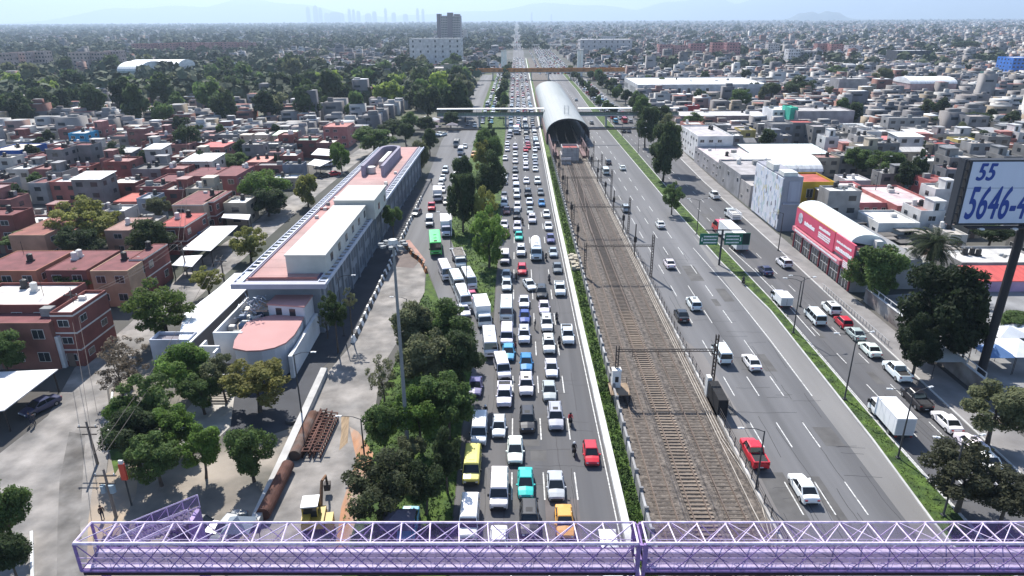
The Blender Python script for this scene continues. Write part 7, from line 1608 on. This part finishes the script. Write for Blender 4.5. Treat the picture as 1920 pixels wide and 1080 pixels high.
b = MB(); b.tube((.5, .9, 1.3), (.6, 2.6, 3.2), .2, .16, n=6); b.tube((.6, 2.6, 3.2), (.65, 4.6, 2.4), .15, .12, n=6); b.obj('boom', mat("boom_brown", (.20, .11, .06), .7, .3, 1), t); b = MB(); b.tube((.65, 4.6, 2.4), (.65, 4.9, 1.2), .12, n=6); b.loft([[(.3, 4.6, 1.2), (1, 4.6, 1.2), (1, 5.3, 1.2), (.3, 5.3, 1.2)], [(.35, 4.4, .6), (.95, 4.4, .6), (.95, 5.0, .5), (.35, 5.0, .5)]]); b.obj('bucket', iron, t)
b = MB(); b.box(1.2, 1.9, -1.6, -.2, .3, 1.6); b.obj('blade', yel, t)
# manhole, planter, rails by plaza
p = G(548, 790); b = MB(); b.tube((0, 0, 0), (0, 0, .35), .75, n=16); tag(b.obj("manhole_ring", mat("manhole", (.08, .08, .085), .9), loc=(p.x, p.y, .03)), "dark round ring lying at the end of the low pale wall", "ring")
p = G(405, 745); b = MB()
for k in range(5): b.box(-2.2, 2.2, -1.5 + k * .55, -1.2 + k * .55, .35, .45)
b.box(-2.0, -1.8, -1.5, 1, 0, .35); b.box(1.8, 2.0, -1.5, 1, 0, .35); tag(b.obj("wooden_bench", mat("bench", (.30, .27, .23), .8, .3, 1), loc=(p.x, p.y, .03)), "slatted bench seat on the pale plaza floor", "bench")
b = MB()
for a, c in (((262, 800), (205, 845)), ((262, 765), (258, 840)), ((60, 1000), (62, 1100)), ((212, 735), (200, 840))):
    A, B_ = G(*a), G(*c); d = (B_ - A).normalized(); nrm = Vector((-d.y, d.x, 0)) * .12; b.prism([tuple((A + nrm)[:2]), tuple((B_ + nrm)[:2]), tuple((B_ - nrm)[:2]), tuple((A - nrm)[:2])], 0, .3)
o = b.obj("planter_kerb", MATS["kerb_white"]); o['kind'] = 'structure'
# pavement railing + wall on the right under the big trees
t = thing("boundary_wall", "dark wall with pale rail along the right pavement under the huge tree", "wall", (60.4, 78, 0)); b = MB(); b.box(-.15, .15, 0, 32, 0, 2.4); b.obj('wall', mat("bound_wall", (.17, .14, .13), .9, .4, .4, col2=(.30, .28, .26)), t)
b = MB(); b.box(-.2, .2, 0, 32, 2.4, 2.5)
for k in range(17): b.box(-.06, .06, k * 2 - .05, k * 2 + .05, 2.5, 3.3)
b.box(-.05, .05, 0, 32, 3.3, 3.38); b.obj('rail', mat("rail_pale", (.5, .5, .5), .7), t)
b = MB()
for k in range(24): b.box(-.04, .04, k * 1.0, k * 1.0 + .06, .13, 1.1)
b.box(-.04, .04, 0, 24, 1.06, 1.12); tag(b.obj("pavement_railing", mat("rail_grey", (.35, .35, .35), .7), loc=(55.4, 92, 0)), "grey kerb railing between parked cars and right pavement", "railing")
# corrugated gate, tents and tarps
def tent(px, py, w_, d_, h, col, lab, base=0):
    p = G(px, py); t = thing("market_tent", lab, "tent", (p.x, p.y, 0)); b = MB(); hx, hy = w_ / 2, d_ / 2
    for q in (((-hx, -hy), (hx, -hy)), ((hx, -hy), (hx, hy)), ((hx, hy), (-hx, hy)), ((-hx, hy), (-hx, -hy))): b.face([(q[0][0], q[0][1], h), (q[1][0], q[1][1], h), (0, 0, h + 1.1)])
    b.face([(-hx, -hy, h - .02), (-hx, hy, h - .02), (hx, hy, h - .02), (hx, -hy, h - .02)]); link('canopy', b.mesh('canopy', mat("tent_cloth", None, .8, .15, .6)), t, col)
    for sx in (-1, 1):
        for sy in (-1, 1): b = MB(); b.tube((sx * hx * .95, sy * hy * .95, 0), (sx * hx * .95, sy * hy * .95, h - .03), .04, n=5); b.obj('leg', iron, t)
for q in ((1760, 700, 4.5, 4, 2.8, (.40, .40, .38), "grey corrugated shelter by the right pavement under the huge tree"), (1855, 690, 4, 4, 2.6, (.12, .22, .42), "blue tarp tent at the right edge below the billboard pole"), (1898, 685, 4.5, 6, 2.8, (.62, .64, .68), "long white tent at the right edge beside the blue tarp"), (1880, 655, 5, 4, 2.8, (.66, .68, .7), "white tent behind the long one at the right edge"), (1915, 648, 4, 4, 2.6, (.7, .7, .72), "white tent farthest right near the brown crates"), (1822, 672, 3, 3, 2.6, (.7, .7, .7), "small white tent partly under the dark tree"), (812, 250, 5, 5, 2.8, (.12, .10, .14), "dark stall roof by the far left side road"), (826, 240, 6, 5, 2.8, (.16, .12, .14), "brownish stall roof behind the dark stall"), (838, 232, 6, 5, 2.8, (.10, .10, .14), "long dark stall roof near the white footbridge"), (815, 236, 5, 5, 2.8, (.5, .5, .52), "small white stall roof among the dark stalls"), (848, 246, 5, 4, 2.8, (.2, .18, .2), "grey stall roof closest to the side road lanes"), (335, 1000, 3, 3, 2.4, (.5, .5, .5), None), (455, 1022, 2.6, 2.4, 2.3, (.22, .26, .30), "pale blue kiosk tent behind the left part of the footbridge"), (750, 1012, 3, 3, 2.4, (.1, .1, .14), "dark stall roof behind the footbridge by the island")):
    if q[-1]: tent(*q)
sheet("right_yard", [(61, 60), (110, 60), (130, 100), (100, 118), (61, 112)], 0.03, mat("yard_c", (.26, .26, .26), .9, .4, .2, col2=(.16, .16, .16)))
sheet("park_lawn", [(84, 96), (120, 98), (124, 108), (88, 106)], 0.05, mat("lawn", (.16, .26, .03), .9, .3, .4))
# motorcycles and people --------------------------------------------------
def person_mesh(pose='stand'):
    me = bpy.data.meshes.new("p"); hw = .10
    if pose == 'stand': V = [(0, 0, .95), (0, 0, 1.2), (0, 0, 1.42), (0, 0, 1.52), (.19, 0, 1.40), (.24, .02, 1.12), (.22, .1, .86), (-.19, 0, 1.40), (-.25, -.02, 1.12), (-.23, .06, .86), (.10, 0, .88), (.12, .06, .48), (.12, 0, .08), (.12, .16, .03), (-.10, 0, .88), (-.11, -.05, .48), (-.12, -.12, .08), (-.12, .02, .03)]
    else: V = [(0, 0, .80), (0, .06, 1.05), (0, .12, 1.28), (0, .14, 1.38), (.2, .12, 1.26), (.26, .32, 1.08), (.28, .56, 1.02), (-.2, .12, 1.26), (-.26, .32, 1.08), (-.28, .56, 1.02), (.12, .02, .76), (.20, .36, .62), (.2, .22, .26), (.2, .36, .2), (-.12, .02, .76), (-.20, .36, .62), (-.2, .22, .26), (-.2, .36, .2)]
    E_ = [(0, 1), (1, 2), (2, 3), (2, 4), (4, 5), (5, 6), (2, 7), (7, 8), (8, 9), (0, 10), (10, 11), (11, 12), (12, 13), (0, 14), (14, 15), (15, 16), (16, 17)]
    rd = [.15, .15, .13, .06, .07, .05, .035, .07, .05, .035, .09, .065, .045, .04, .09, .065, .045, .04]
    me.from_pydata(V, E_, []); o = bpy.data.objects.new("p", me); scene.collection.objects.link(o); sk = o.modifiers.new("s", 'SKIN'); 
    for i, r in enumerate(rd): me.skin_vertices[0].data[i].radius = (r, r * (.8 if i < 3 else 1))
    me.skin_vertices[0].data[0].use_root = True; o.modifiers.new("u", 'SUBSURF').levels = 1
    bpy.context.view_layer.update(); out = bpy.data.meshes.new_from_object(o.evaluated_get(bpy.context.evaluated_depsgraph_get())); bpy.data.objects.remove(o); return out
skin = mat("skin", (.36, .20, .14), .6); hair_m = mat("hair", (.015, .012, .012), .7); cloth = mat("cloth", None, .85, .1, 3); trous = mat("trousers", (.03, .035, .06), .9)
PM = {}
for ps in ('stand', 'ride'):
    me = person_mesh(ps)
    bm = bmesh.new(); bm.from_mesh(me); hz0 = 1.62 if ps == 'stand' else 1.48; hy = .0 if ps == 'stand' else .16
    r_ = bmesh.ops.create_uvsphere(bm, u_segments=10, v_segments=8, radius=.115, matrix=Matrix.Translation((0, hy, hz0)) @ Matrix.Diagonal((.85, 1, 1.15, 1)))
    bmesh.ops.create_cone(bm, segments=5, radius1=.02, radius2=.005, depth=.05, cap_ends=True, matrix=Matrix.Translation((0, hy + .12, hz0)) @ Matrix.Rotation(R(-90), 4, 'X'))
    for f in bm.faces:
        c = f.calc_center_median(); z = c.z
        f.material_index = 2 if z > (1.47 if ps == 'stand' else 1.36) or (abs(c.x) > .19 and z < .92 and z > .8 and ps == 'stand') else (1 if z < (.95 if ps == 'stand' else .80) else 0); f.smooth = True
    out = bpy.data.meshes.new("person_" + ps); bm.to_mesh(out); bm.free(); 
    for x in (cloth, trous, skin): out.materials.append(x)
    PM[ps] = (out, hz0, hy)
hb_ = bmesh.new(); bmesh.ops.create_uvsphere(hb_, u_segments=10, v_segments=8, radius=.125, matrix=Matrix.Diagonal((.9, 1, 1.1, 1)))
bmesh.ops.delete(hb_, geom=[v for v in hb_.verts if v.co.z < -.02 and v.co.y > -.02], context='VERTS'); hairme = bpy.data.meshes.new("hair"); hb_.to_mesh(hairme); hb_.free(); hairme.materials.append(hair_m)
helm = bmesh.new(); bmesh.ops.create_uvsphere(helm, u_segments=12, v_segments=8, radius=.15); helmme = bpy.data.meshes.new("helmet"); helm.to_mesh(helmme); helm.free(); helmme.materials.append(mat("helmet_paint", None, .3))
def person(x, y, z, rz, ps, col, label, helmet=None):
    me, hz0, hy = PM[ps]; t = thing("person", label, "person", (x, y, z), rz); link('body', me, t, col)
    if helmet: link('helmet', helmme, t, helmet, (0, hy, hz0 + .02))
    else: link('hair', hairme, t, None, (0, hy - .012, hz0 + .03))
    return t
mbk = MB(); mbk.loft([[(-.12, -.7, .75), (.12, -.7, .75), (.12, -.7, .85), (-.12, -.7, .85)], [(-.16, -.1, .62), (.16, -.1, .62), (.16, -.1, .80), (-.16, -.1, .80)], [(-.17, .3, .6), (.17, .3, .6), (.14, .3, .98), (-.14, .3, .98)], [(-.08, .6, .8), (.08, .6, .8), (.06, .6, 1.0), (-.06, .6, 1.0)]]); mbk.box(-.14, .14, -.25, .35, .3, .62); body_me = mbk.mesh("motorcycle_body", mat("moto_paint", None, .35))
hbm = MB(); hbm.tube((-.34, .5, 1.05), (.34, .5, 1.05), .02, n=5); hbm.tube((0, .5, 1.0), (0, .74, .32), .04, n=5); hbm.box(-.1, .1, .58, .68, .85, 1.02); hme = hbm.mesh("handlebar", iron); whm = wheel(.3, .1)
def moto(px, py, col, rider, label, rl, helmet=(.02, .02, .02), rz=math.pi):
    p = G(px, py); t = thing("motorcycle", label, "motorcycle", (p.x, p.y + .8, .02), rz); link('frame', body_me, t, col); link('handlebar', hme, t)
    for y in (-.62, .72): link('wheel', whm, t, None, (0, y, .3))
    person(p.x, p.y + .8, .04, rz, 'ride', rider, rl, helmet)
moto(1070, 801, (.03, .03, .03), (.45, .03, .04), "black motorcycle in the first lane behind the red hatchback", "rider in a red jacket on the motorcycle beside the silver car")
moto(1077, 858, (.02, .02, .02), (.03, .03, .035), "black motorcycle just left of the red hatchback", "rider in black with pale helmet left of the red hatchback", (.6, .6, .6))
moto(1049, 652, (.02, .02, .025), (.03, .035, .05), "black motorcycle left of the white pickup in first lane", "rider in dark clothes left of the white pickup")
moto(1044, 606, (.03, .03, .03), (.06, .06, .07), "black motorcycle ahead of the white cars near the kerb", "rider in grey beside the white cars near the kerb")
moto(1030, 532, (.02, .02, .02), (.05, .05, .06), "black motorcycle riding alone between the dark grey cars", "rider in dark grey riding alone in the first lane gap")
moto(1024, 490, (.02, .02, .02), (.04, .04, .05), "black motorcycle right of the white tank truck", "rider in dark clothes right of the white tank truck")
moto(968, 529, (.02, .02, .03), (.02, .02, .03), "black motorcycle left of the angled white sedan", "rider in black left of the angled white sedan")
moto(928, 643, (.02, .02, .02), (.02, .02, .02), "black motorcycle right of the white microbus", "rider in black right of the white microbus")
moto(910, 786, (.02, .02, .02), (.02, .02, .03), "black motorcycle behind the white van near the yellow van", "rider in black behind the white van in tree shade", (.6, .6, .62))
moto(980, 423, (.02, .02, .02), (.03, .03, .04), "black motorcycle filtering between second and third lanes farther up", "rider in dark clothes filtering farther up the jam")
moto(1396, 537, (.02, .02, .02), (.05, .05, .06), "black motorcycle at the start of the right median nose", "rider in grey at the right median nose", rz=0)
for px, py, c, lab in ((967, 660, (.30, .04, .05), "person in red standing between lanes beside the blue sedan"), (1003, 618, (.05, .05, .055), "person in dark clothes walking between the lanes by blue car"), (59, 796, (.03, .035, .05), "person in dark clothes walking behind the blue car under the carport"), (66, 798, (.06, .06, .07), "person in grey walking beside the carport"), (809, 345, (.04, .04, .04), "person in dark clothes on the side road near the barriers"), (194, 975, (.04, .03, .03), "person in dark clothes beside the old utility pole")):
    p = G(px, py); person(p.x, p.y, .03, random.uniform(0, 6.28), 'stand', c, lab)
# wires over the left street
b = MB()
for (a, za), (c, zc) in (((G(218, 970), 7.5), (G(158, 652), 8)), ((G(158, 652), 8), (G(352, 520), 7.5)), ((G(352, 520), 7.5), (G(360, 284), 8)), ((G(218, 970), 7.5), (G(421, 530), 5.5))):
    for k in (-.5, .5):
        A = Vector((a.x + k, a.y, za)); C_2 = Vector((c.x + k, c.y, zc)); prev = A
        for i in range(1, 13): u = i / 12; q = A.lerp(C_2, u); q.z -= 4 * 1.2 * u * (1 - u); b.tube(prev, q, .03, n=3, cap=False); prev = q
tag(b.obj("power_lines", iron), "thin power lines strung between the poles over the left street", "wires")
